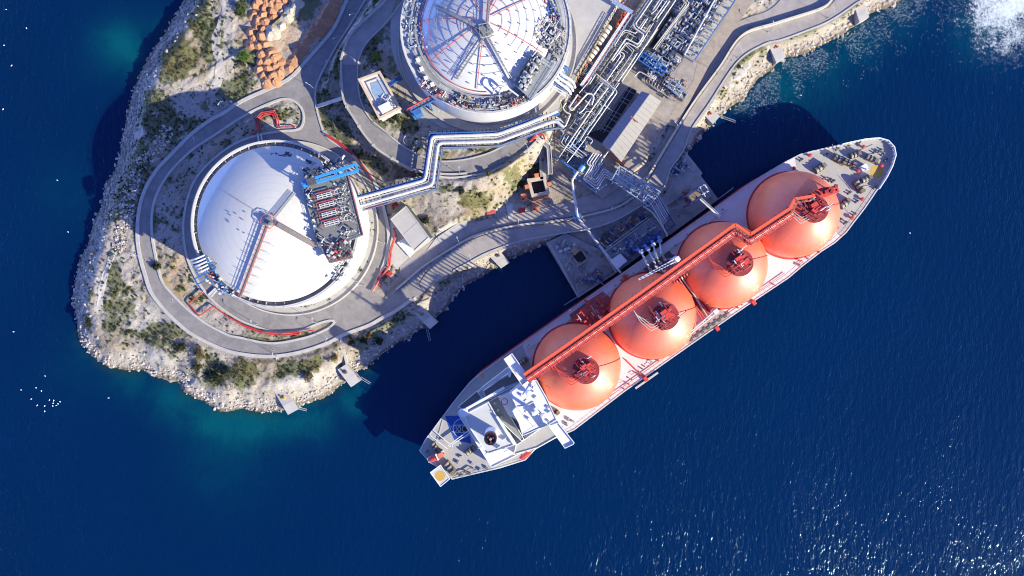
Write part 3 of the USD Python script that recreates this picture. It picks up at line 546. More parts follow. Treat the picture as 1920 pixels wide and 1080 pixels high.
for k in range(6):
    a, b = P(364 + k * 5, 499 - k * 3, 40), P(374 + k * 5, 519 - k * 3, 40); bm.beam(a, b, .3, .3)
for a, b in (((365, 523), (383, 513)), ((370, 533), (390, 524)), ((365, 523), (370, 533)), ((383, 513), (390, 524))): bm.beam(P(*a, 38), P(*b, 38), .6, .6)
obj('side_gantry', bm, blue_steel, t1)
ln = MB()
for k in range(5): ln.tube(rounded([P(358 + k * 2.4, 488 + k * 6, 39), P(368 + k * 2.4, 485 + k * 6, 40.5), P(384 + k * 2, 478 + k * 6, 40)], 1), .45, 7)
obj('side_pipe', ln, white_pipe, t1)
# blue gantry crane over the deck
gc = thing('gantry_crane', 'bright blue twin-girder gantry crane overhanging the white tank deck', 'crane', (*P(620, 330, 0)[:2], zd)); zg = 50.0
g = MB()
for a, b in (((567, 342), (668, 308)), ((569, 349), (672, 320))): g.beam(P(*a, zg), P(*b, zg), 1.1, 1.5)
for k in (0, .28, .62, .74, .99):
    a, b = (567 + 101 * k, 342 - 34 * k), (569 + 103 * k, 349 - 29 * k); g.beam(P(*a, zg), P(*b, zg), .8, 1.2)
obj('girder', g, paint('bright_blue_paint', (.035, .25, .72), .4, .1, .7), gc)
g = MB()
for x, y in ((568, 342), (571, 349), (638, 318), (640, 329)):
    p = P(x, y, zg); g.beam((p[0], p[1], zd), p, .6, .6)
obj('leg', g, blue_steel, gc); obj('trolley', MB().box(P(585, 341, zg + .8), (4, 3.2, 1.6), .3), dark_steel, gc)
# four pump skids
for i, word in enumerate(('first pump skid below the blue gantry crane, red framed', 'second red framed pump skid down from the blue gantry crane', 'third red framed pump skid down from the blue gantry crane', 'fourth and lowest red framed pump skid on the tank deck')):
    ox, oy = 588 + 4.6 * i, 364 + 17.0 * i; sk = thing('pump_skid', word, 'pump skid', (*P(ox + 14, oy - 4, zd)[:2], zd), group='pump skids on the white tank deck')
    L = lambda u, v, z=zd: np.array(P(ox + u * 34 + v * 4.4, oy - u * 9 + v * 16, z))
    f = MB()
    for a, b in (((0, 0), (1, 0)), ((1, 0), (1.03, .5)), ((0, 0), (0, .9)), ((0, .05), (.9, .05))): f.beam(L(*a, zd + 1.6), L(*b, zd + 1.6), .26, .3)
    obj('red_frame', f, red_dull, sk); f = MB()
    for v in (.25, .45, .68): f.tube([L(.12, v, zd + 1.3), L(.95, v, zd + 1.3)], .18 if v != .45 else .28, 8)
    for u in (.15, .4, .65, .9): f.tube([L(u, .2, zd + .1), L(u, .2, zd + 1.5), L(u, .72, zd + 1.5), L(u, .72, zd + .1)], .12, 6)
    for u in (1.1, 1.25, 1.4): f.tube([L(u, .1, zd + .8), L(u, .65, zd + .8)], .12, 6)
    for v in (.15, .6): f.tube([L(.95, v, zd + .9), L(1.55, v, zd + .9)], .12, 6)
    obj('pipework', f, white_pipe, sk); f = MB()
    for u in (.3, .55, .8): f.box(L(u, .45, zd), (1.3, 1.5, 1.1), .28)
    obj('pump', f, dark_steel, sk)

# tank 2: radial pipes over the dome
t2, R, hw = tank(tc2, ZU, 'white domed storage tank webbed with red pipes, cut by the top edge', 24.0)
top2 = ZU + hw; Rd2 = R - 9.2
obj('rim_deck', MB().lathe([(R - 1.1, -.4), (Rd2 + .1, .1)], (tc2[0], tc2[1], top2), 128), paint('rim_deck_paint', (.36, .36, .365), .7, .12, .5, dirt=(.2, .2, .2), dirt_amt=.6), t2)
for r_ in (Rd2 + 1.2, Rd2 + 4.0):
    obj('ring_walkway', MB().lathe([(r_, .75), (r_ + .9, .75), (r_ + .9, .65), (r_, .65)], (tc2[0], tc2[1], top2), 128), steel, t2)
prof = [(Rd2 + .2, -.2)] + [(r, dome_z(r, Rd2, rise)) for r in np.linspace(Rd2, 0.01, 40)]
obj('dome_roof', MB().lathe(prof, (tc2[0], tc2[1], top2), 128), tank_white, t2, smooth=60)
od2 = lambda px, py, up=0.0: on_dome(px, py, tc2, Rd2, rise, top2, up)
c2 = od2(908, 58)
def pol(r, a, up=0.0): return np.array([tc2[0] + r * math.cos(a), tc2[1] + r * math.sin(a), top2 + dome_z(min(r, Rd2), Rd2, rise) + up])
for k, dg in enumerate((175, 212, 262, 335, 30, 62, 118, 150, 240)):
    a = math.radians(dg); obj('radial_pipe', MB().tube([pol(r, a, .7) for r in np.linspace(4, Rd2 - 1.5, 14)],   .2 if k < 7 else .13, 6), red_dull if k < 7 else steel, t2)
for r in (8, 12, 16, 19.5, 23, 26.5):
    mb = MB()
    for a0, a1 in ((100, 250), (255, 300), (-40, 95)):
        if r > 24 and a0 == 255: continue
        mb.tube([pol(r, math.radians(a), .35) for a in np.arange(a0, a1, 5)], .10, 5)
    obj('ring_pipe', mb, red_dull if r in (12, 26.5) else steel, t2)
obj('ring_main', MB().tube([pol(Rd2 - .6, math.radians(a), .6) for a in range(95, 275, 4)], .22, 7), red_dull, t2)
nz = MB()
for r in (8, 12, 16, 20, 24, 28):
    for k in range(int(r * 1.15)):
        p = pol(r, k * 2 * math.pi / int(r * 1.15) + r, .1); nz.lathe([(0, 1.15), (.28, 1.1), (.28, .5), (.12, .45), (.12, 0)], p, 6)
tag(obj('roof_nozzle', nz, steel, t2), kind='stuff')
th = MB().box(c2 - [0, 0, 1], (6.4, 6.4, 2.6), .6).box(c2 + [0, 0, 1.6], (3.6, 3.6, 1.2), .6).box(c2 + [1.8, 1.2, 1.6], (1.4, 1.4, 2.2), .6); hb2 = obj('roof_hub', th, grating, t2)
fr = MB(); rail(fr, [(898, 47), (918, 44), (922, 68), (901, 72)], c2[2] + 2.8, closed=True); obj('hub_railing', fr, white_pipe, hb2)
walkway(t2, (912, 66), (962, 158), od2, 1.5, steel, grey_pipe); walkway(t2, (902, 54), (812, 8), od2, 1.5, steel, grey_pipe); walkway(t2, (913, 44), (920, -30), od2, 1.4, steel, red_dull)
walkway(t2, (905, 75), (856, 148), od2, .6, grating, steel, lift=1.0)
zd2 = 49.0
dpx = [(1002, 95), (1039, 121), (997, 188), (962, 156)]
dk2 = obj('equipment_deck', MB().prism(px_quad(dpx, zd2), zd2 - .8, zd2), paint('pale_grating', (.24, .25, .25), .7, .2, 1.5), t2)
leg = MB()
for x, y in ((1001, 98), (1034, 121), (996, 184), (965, 156), (982, 126), (1015, 150)):
    p = P(x, y, zd2); leg.beam((p[0], p[1], top2 - 1), (p[0], p[1], zd2 - .8), .5, .5)
obj('deck_leg', leg, white_pipe, dk2); obj('deck_railing', rail(MB(), dpx, zd2, closed=True), blue_pale, dk2)
clutter(dk2, px_quad([(1000, 99), (1022, 112), (984, 170), (966, 156)], zd2), zd2, 90, 13, [('pipework', white_pipe), ('pipework', cream_pipe), ('valve_box', dark_steel)], 2.6)
for k in range(6): p = P(1008 - 6.2 * k, 116 + 9.4 * k, zd2); obj('vent_stack', MB().lathe([(0, 3.1), (.75, 3.0), (.95, 2.5), (.95, 0)], p, 12), grey_pipe, dk2)
od_c2 = lambda pts, seed, n, mats, hm=2.5: clutter(t2, px_quad(pts, top2 + 1), top2 - .3, n, seed, mats, hm, .85, tc2)
obj('upper_deck', MB().prism(px_quad([(992, 72), (1010, 40), (1042, 44), (1048, 70), (1030, 92), (1008, 88)], 46), 45.4, 46), grating, t2)
clutter(t2, px_quad([(992, 72), (1010, 40), (1042, 44), (1048, 70), (1030, 92), (1008, 88)], 46), 46, 120, 14, [('upper_pipework', white_pipe), ('upper_pipework', steel), ('upper_pipework', cream_pipe)], 3)
od_c2([(1010, 0), (1040, 10), (1050, 34), (1020, 42), (1005, 20)], 15, 60, [('upper_pipework', white_pipe), ('upper_pipework', blue_steel), ('upper_pipework', red_dull)])
obj('lower_deck', MB().prism(px_quad([(776, 106), (800, 103), (806, 122), (830, 152), (818, 165), (796, 152), (780, 128)], top2 + .6), top2 + .2, top2 + .6), paint('grey_roof_deck', (.2, .2, .19), .8, .15, .5), t2)
for x, y in ((784, 113), (791, 130), (799, 147), (811, 159)): obj('white_locker', MB().box(P(x, y, top2 + .6), (1.8, 1.6, 1.6), .4), white_paint, t2)
od_c2([(790, 150), (820, 168), (880, 195), (960, 186), (990, 170), (1000, 186), (960, 200), (880, 206), (820, 186), (784, 160)], 16, 230, [('rim_pipework', grey_pipe), ('rim_pipework', dark_steel), ('rim_pipework', white_pipe), ('rim_pipework', red_dull)], 2.4)
od_c2([(800, 20), (812, 5), (826, 0), (818, 20), (806, 60), (802, 95), (792, 95), (792, 50)], 17, 60, [('rim_pipework', grey_pipe), ('rim_pipework', white_pipe)], 2)
od_c2([(1012, 20), (1040, 0), (1064, 60), (1056, 110), (1040, 118), (1030, 95), (1036, 60)], 18, 130, [('rim_pipework', grey_pipe), ('rim_pipework', cream_pipe), ('rim_pipework', steel)], 2.2)
od_c2([(760, 0), (790, -20), (800, 30), (790, 80), (780, 100), (764, 90), (756, 50)], 19, 110, [('rim_pipework', steel), ('rim_pipework', white_pipe), ('rim_pipework', blue_pale)], 1.6)
od_c2([(850, 172), (880, 182), (930, 184), (975, 168), (990, 178), (950, 204), (880, 206), (846, 190)], 20, 110, [('rim_pipework', dark_steel), ('rim_pipework', grey_pipe), ('rim_pipework', brown_metal)], 2.4)
ar = MB()
for k in range(2): ar.tube(rounded([od2(924 + 12 * k, 176), od2(926 + 12 * k, 168, 6 - k), od2(942 + 4 * k, 158, 8 - k), od2(956, 168, 7 - k), od2(972, 180, 6)], 2), .42, 8)
obj('loop_pipe', ar, white_pipe, t2)
rm = MB()
for k in range(64): a = k * math.pi / 32; rm.box((tc2[0] + math.cos(a) * (R - .3), tc2[1] + math.sin(a) * (R - .3), top2), (.12, .12, 1.1), a)
for zz in (.55, 1.1): rm.lathe([(R - .26, zz), (R - .34, zz), (R - .34, zz + .07), (R - .26, zz + .07)], (tc2[0], tc2[1], top2), 96)
obj('rim_railing', rm, steel, t2)
obj('spill_wall', MB().lathe([(R_T + 4.6, -.5), (R_T + 4.6, 1.2), (R_T + 3.9, 1.2), (R_T + 3.9, -.5)], (tc2[0], tc2[1], ZU), 128), concrete, t2)
obj('spill_wall', MB().lathe([(R_T + 4.6, -.5), (R_T + 4.6, 1.1), (R_T + 4.0, 1.1), (R_T + 4.0, -.5)], (tc1[0], tc1[1], ZR), 128, math.radians(-180), math.radians(180)), concrete_pale, t1)

# ------------------------------------------------------------ pipe bridge between tank and process yard
def frame_line(mb, pts, z, w, hh): 
    p = [P(x, y, z) for x, y in pts]
    for a, b in zip(p[:-1], p[1:]): mb.beam(a, b, w, hh)
def offset_px(pts, d):
    ln = LineString(pts).offset_curve(d, join_style=2, mitre_limit=4); return list(ln.coords)
def along(pts, step):
    ln = LineString(pts); return [ln.interpolate(s) for s in np.arange(step / 2, ln.length, step)], ln
zb = 26.0
p1 = [(667, 373), (797, 338), (810, 256), (880, 254), (933, 252), (987, 233), (1046, 208)]
p2_ = [(684, 384), (811, 347), (822, 268), (880, 267), (936, 265), (1042, 226), (1057, 240)]
mid = [((a[0] + b[0]) / 2, (a[1] + b[1]) / 2) for a, b in zip(p1, p2_)]
br = thing('pipe_bridge', 'blue steel pipe bridge carrying thick white pipes zigzagging between the two tanks', 'pipe bridge', (*P(810, 300, 0)[:2], 10))
for pts, r in ((p1, .82), (p2_, .82)): obj('pipe', MB().tube(rounded([P(x, y, zb + 1.6) for x, y in pts], 2.2), r, 12), white_pipe, br, smooth=40)
for d, r in ((2.0, .22), (-1.5, .22), (0, .16)): obj('small_pipe', MB().tube(rounded([P(x, y, zb + 1.3) for x, y in offset_px(mid, d)], 1.2), r, 8), white_pipe if d else cream_pipe, br)
obj('small_pipe', MB().tube(rounded([P(x, y, zb + 1.6) for x, y in offset_px(mid[:2] , 13) ], 1.2), .45, 8), white_pipe, br)
lo, hi_ = offset_px(mid, 17), offset_px(mid, 12.5); ro = offset_px(mid, -11.5)
fm = MB()
for o in (13.5, 17): frame_line(fm, offset_px(mid, o), zb + (2.2 if o > 15 else .5), .42, .6)
obj('outer_girder', fm, blue_deep, br); fm = MB()
for o in (-9.5, -12): frame_line(fm, offset_px(mid, o), zb + (.5 if o > -11 else 1.2), .6, .8)
obj('inner_girder', fm, blue_steel, br); fm = MB(); pts_, ln = along(mid, 7.5)
for q in pts_:
    s = ln.project(q); d = np.array(ln.interpolate(min(s + 1, ln.length)).coords[0]) - np.array(ln.interpolate(max(s - 1, 0)).coords[0]); d /= np.linalg.norm(d); nrm = np.array([d[1], -d[0]])
    a, b = np.array([q.x, q.y]) + nrm * 17, np.array([q.x, q.y]) - nrm * 12; fm.beam(P(*a, zb), P(*b, zb), .45, .5)
obj('cross_beam', fm, blue_deep, br); wg = MB()
cl = offset_px(mid, 15.2); frame_line(wg, cl, zb + .35, .8, .08); obj('walkway', wg, steel, br)
rg = MB(); rail(rg, offset_px(mid, 17.5), zb + 2.0); obj('walkway_railing', rg, blue_pale, br); tw = MB()
for x, y, zf in ((728, 357, 8), (804, 345, 10), (806, 270, 12), (880, 258, 12), (940, 258, 12), (1000, 236, 12)):
    p = P(x, y, zb)
    for e in (-2.2, 2.2):
        for f_ in (-2.2, 2.2): tw.beam((p[0] + e, p[1] + f_, zf - 1), (p[0] + e, p[1] + f_, zb), .5, .5)
    for e in (-2.2, 2.2): tw.beam((p[0] + e, p[1] - 2.2, zf), (p[0] + e, p[1] + 2.2, zb), .3, .3); tw.beam((p[0] - 2.2, p[1] + e, zf), (p[0] + 2.2, p[1] + e, zb), .3, .3)
obj('tower_leg', tw, blue_steel, br)
rs = MB()
for a in ((667, 373), (684, 384)): x, y, z = P(*a, zb + 1.6); rs.tube(rounded([(x, y, z), (x - 3, y - .8, z), (x - 3.5, y - .8, 36), (x - 8, y, 44)], 2), .75, 10)
obj('riser', rs, white_pipe, br, smooth=40)
sf = MB()
for a in ((664, 370), (684, 378), (663, 385)): x, y, z = P(*a, zb); 
frame_line(sf, [(688, 392), (728, 380)], zb + 1.0, .6, .8); obj('red_beam', sf, red_pipe, br)

# short blue pipe bridge from tank 2 to the yard, and the two blue footbridges
b2 = thing('pipe_bridge', 'short bright blue pipe bridge stepping off the red-webbed tank towards the racks', 'pipe bridge', (*P(1060, 140, 0)[:2], 12)); f1 = MB(); f2 = MB()
for a, b in (((1006, 92), (1070, 130)), ((1010, 98), (1064, 132)), ((1022, 102), (1058, 122)), ((1040, 135), (1075, 165)), ((1046, 126), (1078, 160)), ((1034, 150), (1062, 172))): f1.beam(P(*a, 40), P(*b, 34), .7, .8)
for k in range(8): a = (1014 + 7 * k, 94 + 4.4 * k); f1.beam(P(*a, 40 - k * .6), P(a[0] - 5, a[1] + 9, 40 - k * .6), .45, .5)
for x, y in ((1044, 118), (1062, 132), (1052, 150), (1072, 160)): p = P(x, y, 36); f1.beam((p[0], p[1], 11), p, .6, .6)
obj('blue_frame', f1, blue_steel, b2)
for k in range(3): f2.tube(rounded([P(1036 + 5 * k, 132 - 4 * k, 42), P(1040 + 6 * k, 150 - 5 * k, 41), P(1066 + 4 * k, 168 - 8 * k, 38), P(1070 + 4 * k, 176 - 6 * k, 30)], 3), .7, 9)
for k in range(3): f2.tube(rounded([P(1024 + 3 * k, 158 - 3 * k, 36), P(1058 + 3 * k, 178 - 3 * k, 34), P(1056 + 3 * k, 184 - 3 * k, 28)], 1.5), .35, 8)
obj('pipe', f2, white_pipe, b2, smooth=40)
fb = thing('footbridge', 'blue railed footbridge with a red and white pipe beside the tank', 'footbridge', (*P(790, 195, 0)[:2], 14)); f = MB(); zf = 34
for a, b in (((767, 202), (826, 172)), ((772, 210), (818, 186))): f.beam(P(*a, zf), P(*b, zf), .5, .8)
for k in range(9): a = (768 + 6.3 * k, 203 - 3.3 * k); f.beam(P(*a, zf), P(a[0] + 5, a[1] + 7, zf), .3, .4)
for x, y in ((768, 204), (776, 212), (800, 190), (806, 196)): p = P(x, y, zf); f.beam((p[0], p[1], 11), p, .5, .5)
f.box(P(782, 213, 20), (5, 5, 8), .5); obj('blue_frame', f, blue_steel, fb); obj('deck', MB().prism(px_quad([(768, 205), (824, 175), (821, 184), (774, 210)], zf), zf - .2, zf), grating, fb)
obj('pipe', MB().tube(rounded([P(764, 208, 25), P(763, 205, zf + 1), P(858, 152, zf + 2), P(866, 156, zf + 5)], 1), .4, 8), red_pipe, fb)
fb2 = thing('footbridge', 'small solid blue footbridge linking the white control building to the tank', 'footbridge', (*P(738, 152, 0)[:2], 14))
obj('deck', MB().prism(px_quad([(722, 159), (750, 144), (753, 149), (726, 164)], 28), 27.4, 28), blue_steel, fb2); obj('railing', rail(rail(MB(), [(722, 159), (750, 144)], 28, r=.1), [(726, 164), (753, 149)], 28, r=.1), blue_deep, fb2)

# ------------------------------------------------------------ process yard
def rackpipe(t, pts, z, r, mat, n=8, rad=1.2, name='pipe'): return obj(name, MB().tube(rounded([P(x, y, z) for x, y in pts], rad), r * .72, n), mat, t, smooth=45)
B = lambda pts: C(1100, 0, 7.2, pts)
Aq = lambda pts: C(1040, 130, 7.2, pts)
Dq = lambda pts: C(1030, 240, 6.0, pts)
zp = 15.0
r1 = thing('pipe_rack', 'main rack of parallel silver and white pipes running up beside the tank', 'pipe rack', (*P(1180, 100, 0)[:2], 9.5))
for pts, r, m, dz in (
    ([(930, -90), (880, 0), (660, 320), (670, 350), (800, 440)], .42, white_pipe, 3), ([(890, -90), (840, 0), (625, 320), (640, 370), (775, 470), (690, 600), (530, 515), (330, 810)], .55, white_pipe, 2.4),
    ([(815, 450), (690, 645), (540, 570), (345, 830)], .42, white_pipe, 2.0), ([(690, 420), (660, 450), (530, 405), (490, 425), (375, 620), (400, 660), (440, 680)], .36, white_pipe, 1.6), ([(690, 490), (650, 500), (530, 425), (480, 470), (400, 620)], .22, cream_pipe, 1.2),
    ([(430, 690), (500, 720), (505, 765), (380, 930), (270, 1090)], .45, white_pipe, 2), ([(420, 710), (465, 745), (360, 910), (240, 1090)], .45, white_pipe, 1.5), ([(525, 610), (620, 705), (600, 745), (460, 945), (360, 1090)], .32, cream_pipe, 1.5), ([(530, 580), (640, 680), (620, 740), (480, 950), (390, 1090)], .3, cream_pipe, 1.2),
    ([(1200, 0), (990, 310), (830, 560), (640, 850), (470, 1100)], .5, cream_pipe, 1.8), ([(1170, 0), (960, 310), (800, 560), (600, 860), (430, 1100)], .36, cream_pipe, 1.2), ([(1120, 10), (950, 250)], .5, white_pipe, 1.8), ([(1080, 10), (900, 270)], .4, white_pipe, 1.6), ([(985, 0), (890, 140)], .5, white_pipe, 1.8), ([(1020, 0), (930, 140), (870, 190)], .3, white_pipe, 2.2),
    ([(900, 310), (780, 500)], .4, cream_pipe, 1.5), ([(860, 330), (750, 500)], .3, cream_pipe, 1.5), ([(820, 250), (720, 400)], .45, white_pipe, 1.3), ([(790, 255), (690, 400)], .35, cream_pipe, 1.2), ([(960, 390), (800, 620)], .4, cream_pipe, 1.4), ([(680, 720), (560, 905), (420, 1100)], .45, white_pipe, 2.2), ([(560, 790), (470, 920), (340, 1100)], .3, cream_pipe, .6)):
    rackpipe(r1, B(pts), zp + dz, r, m)
for k in range(10):
    o = 14 * k; rackpipe(r1, [(1186 - o * .45 - 25, 92 + o * 1.3 - 10 + 20), (1186 - o * .45 - 40, 114 + o * 1.3 + 8)] if False else B([(880 - 34 * k + 0, 470 + 20 * k), (700 - 34 * k, 760 + 20 * k)]), zp - 1.0, .22, grey_pipe if k % 2 else cream_pipe)
zs_ = zp - 1.2; st = MB()
def rackframe(mb, c0, c1, hw_, n, ztop, zbot=9.3, w=.35):       # portal frames along a px line
    a, b = np.array(c0, float), np.array(c1, float); d = (b - a) / np.linalg.norm(b - a); nn = np.array([-d[1], d[0]])
    for k in range(n + 1):
        c = a + (b - a) * k / n; l, r_ = P(*(c + nn * hw_), ztop), P(*(c - nn * hw_), ztop)
        mb.beam(l, r_, w, w * 1.3); mb.beam((l[0], l[1], zbot), l, w, w); mb.beam((r_[0], r_[1], zbot), r_, w, w)
    for e in (1, -1): mb.beam(P(*(a + nn * hw_ * e), ztop), P(*(b + nn * hw_ * e), ztop), w, w * 1.3)
rackframe(st, (1255, -20), (1120, 180), 17, 22, zp + .6); obj('frame', st, steel, r1)
r2 = thing('pipe_rack', 'narrow rack of long white pipes edged by a red pipe beside the plaza', 'pipe rack', (*P(1140, 75, 0)[:2], 11))
for k, (m, r) in enumerate(((white_pipe, .34), (white_pipe, .4), (white_pipe, .3), (red_pipe, .2))):
    o = 16 * k - 30; rackpipe(r2, B([(420 + o, -60), (470 + o * .5, 20 - 12 + o * .0)] if False else [(360, 8 - 9 * k), (600 + o, 150 - 4 * k), (330 + o, 560), (40 + o, 1010), (-60 + o, 1150)]), zp + 9, r, m)
st = MB(); rackframe(st, (1182, 25), (1100, 148), 4.5, 16, zp + 8.3); obj('frame', st, blue_pale, r2)
wk = MB(); wk.prism(px_quad([(1152, 0), (1188, 20), (1184, 26), (1146, 5)], zp + 9.4), zp + 9, zp + 9.4); obj('walkway', wk, blue_pale, r2)
r3 = thing('pipe_rack', 'cream twin pipe run along the dark trench in the process yard', 'pipe rack', (*P(1250, 60, 0)[:2], 9.5))
for pts, r in (([(1330, -10), (1385, 40), (1160, 335), (920, 670)], .4), ([(1290, -10), (1350, 50), (1140, 335), (895, 660)], .4), ([(1300, 10), (1320, 40), (1250, 140)], .2), ([(640, 1035), (712, 965), (745, 980), (900, 1065), (930, 1030)], .38)):
    rackpipe(r3, B(pts), zp + 1, r, cream_pipe)
st = MB(); rackframe(st, (1289, 8), (1228, 92), 3.5, 10, zp + .3); obj('frame', st, steel, r3)
obj('trench', MB().prism(px_quad(B([(1200, 60), (1330, 60), (960, 650), (830, 640)]), 9.6), 9.4, 9.62), black, r3)
r4 = thing('pipe_rack', 'lower rack of tangled white pipes between the warehouse and the pipe bridge', 'pipe rack', (*P(1100, 210, 0)[:2], 9.5))
for pts, r, dz in (([(560, 60), (600, 90), (830, 285), (840, 315), (440, 885)], .38, 4), ([(500, 480), (530, 380), (500, 330), (440, 325), (420, 350), (230, 560), (190, 520), (310, 340)], .6, 3), ([(410, 420), (480, 480), (530, 380)], .4, 2.5), ([(720, 250), (540, 490), (130, 1080)], .42, 3.2), ([(620, 210), (380, 560), (330, 590)], .45, 2.6), ([(640, 190), (520, 350)], .5, 2.2),
    ([(150, 455), (105, 520), (150, 580), (215, 600), (140, 780), (0, 690)], .55, 3.5), ([(0, 640), (60, 660), (130, 740), (200, 620)], .5, 2.8), ([(870, 185), (790, 300), (560, 640), (480, 760)], .34, 2), ([(800, 300), (560, 620), (430, 820), (330, 980)], .3, 1.6), ([(350, 820), (200, 1060)], .3, 2.4), ([(300, 700), (380, 640), (430, 560), (520, 580)], .3, 1.8), ([(400, 960), (430, 900), (520, 960), (480, 1010)], .3, 1),
    ([(650, 340), (700, 290), (760, 320), (720, 380), (690, 330)], .22, 1.5), ([(600, 380), (700, 440), (660, 500)], .3, 1.4), ([(470, 200), (560, 60)], .4, 3), ([(330, 320), (440, 190), (500, 110)], .3, 3.2)):
    rackpipe(r4, Aq(pts), zp + dz, r, white_pipe)
for k in range(9):
    rackpipe(r4, Aq([(900 + 16 * k, 200 - 6 * k + 4), (440 + 22 * k, 870 - 8 * k)]), 11.2, .11, steel if k % 2 else grey_pipe, 6)
st = MB(); rackframe(st, (1137, 160), (1066, 264), 15, 11, zp + .8); obj('frame', st, blue_pale, r4)
clutter(r4, px_quad(Aq([(330, 480), (620, 160), (830, 310), (420, 880), (160, 830)]), 10), 9.6, 150, 21, [('valve', dark_steel), ('valve', white_pipe), ('valve', cream_pipe), ('valve', brown_metal)], 4.0)
clutter(r4, px_quad(Aq([(150, 60), (480, 20), (420, 330), (250, 500), (0, 620), (60, 300)]), 10), 9.6, 120, 22, [('valve', blue_steel), ('valve', dark_steel), ('valve', grey_pipe), ('valve', red_dull)], 5.0)
clutter(r1, px_quad(B([(700, 240), (1150, 20), (640, 800), (400, 1080), (250, 1040), (420, 700)]), 10), 9.6, 120, 23, [('valve', dark_steel), ('valve', cream_pipe), ('valve', blue_steel)], 4.5)
for k in range(16):                                   # long straight lines low in the main rack
    o = (k - 8) * 2.1; a0, b0 = (1236 + o * .82, -14 + o * .58), (1128 + o * .82, 139 + o * .58); rackpipe(r1, [a0, b0], 12.2 + .5 * (k % 3), .16 + .06 * (k % 3), (grey_pipe, cream_pipe, steel)[k % 3], 6, name='long_pipe')
for k in range(12):
    o = (k - 6) * 2.2; rackpipe(r4, [(1142 + o * .82, 150 + o * .58), (1072 + o * .82, 250 + o * .58)], 12.5 + .4 * (k % 3), .17, (grey_pipe, steel, cream_pipe)[k % 3], 6, name='long_pipe')
clutter(r1, px_quad([(1258, -20), (1236, -20), (1128, 140), (1150, 156)], 11), 9.6, 170, 26, [('small_plant', grey_pipe), ('small_plant', steel), ('small_plant', cream_pipe)], 4.2, .8)
yd = thing('yard_plant', 'grey pipes and boxes filling the yard between the skids and warehouse', 'plant', (*P(1245, 155, 0)[:2], 9.5)); clutter(yd, px_quad([(1205, 140), (1226, 128), (1290, 160), (1262, 200), (1246, 186)], 10), 9.5, 150, 27, [('pipework', grey_pipe), ('pipework', cream_pipe), ('box', steel), ('box', terracotta)], 2.6, .8)
for k in range(7): obj('yard_pipe', MB().tube(rounded([P(1214 + 5 * k, 134 + 3.2 * k, 11 + .3 * (k % 3)), P(1206 + 5 * k, 150 + 3.2 * k, 11 + .3 * (k % 3)), P(1226 + 5 * k, 166 + 3 * k, 11 + .3 * (k % 3))], 1), .2, 7), (grey_pipe, cream_pipe)[k % 2], yd)
# serpentine expansion loops
r5 = thing('expansion_loop', 'nested white expansion loops of parallel pipes below the warehouse', 'pipe loop', (*P(1115, 330, 0)[:2], 9.5))
for k, pts in enumerate(([(330, 250), (415, 395), (465, 430), (375, 575), (535, 690), (630, 545), (820, 665)], [(360, 250), (445, 400), (490, 437), (405, 566), (530, 657), (622, 515), (840, 650)], [(400, 270), (478, 405), (515, 442), (435, 553), (525, 622), (618, 485), (860, 640)], [(440, 290), (508, 410), (540, 447), (465, 538), (520, 592), (612, 455), (880, 632)], [(490, 310), (545, 418), (565, 450), (500, 545)], [(560, 330), (580, 380), (560, 430), (600, 400)])):
    a = np.array(pts[0]); b = np.array(pts[1]); pts = [tuple(b + np.array([80.0, -115.0]))] + pts[1:]
    rackpipe(r5, Dq(pts), zp + 1, .42, cream_pipe if k > 3 else white_pipe)
for k, pts in enumerate(([(140, 30), (160, 60), (100, 180), (330, 330)], [(180, 70), (130, 170), (370, 340)], [(215, 90), (170, 165), (250, 215), (380, 320)], [(330, 60), (250, 180), (420, 310)], [(330, 0), (110, 330)], [(400, 130), (200, 390)])):
    rackpipe(r5, Dq(pts), zp + 1, .34, white_pipe if k % 2 else cream_pipe)
st = MB(); f = lambda a, b, w=.5, z=zp: st.beam(P(*Dq([a])[0], z), P(*Dq([b])[0], z), w, w * 1.2)
for a, b in (((100, 330), (520, 720)), ((520, 720), (700, 600)), ((230, 200), (480, 330)), ((370, 570), (520, 715)), ((300, 560), (450, 330)), ((480, 580), (620, 400)), ((60, 300), (320, 500))): f(a, b)
for x, y in ((100, 330), (520, 720), (700, 600), (370, 570), (300, 480)): p = P(*Dq([(x, y)])[0], zp); st.beam((p[0], p[1], 8), p, .5, .5)
obj('blue_frame', st, blue_steel, r5)
clutter(r5, px_quad(Dq([(100, 100), (460, 120), (420, 330), (330, 480), (120, 330)]), 10), 9.6, 90, 25, [('valve', dark_steel), ('valve', white_pipe), ('valve', blue_steel)], 4.0)
obj('blue_tank', MB().tube([P(*Dq([(345, 480)])[0], zp + 2), P(*Dq([(385, 430)])[0], zp + 2)], 1.3, 12), paint('light_blue_tank', (.12, .35, .75), .4, .1, .5), r5, smooth=40)
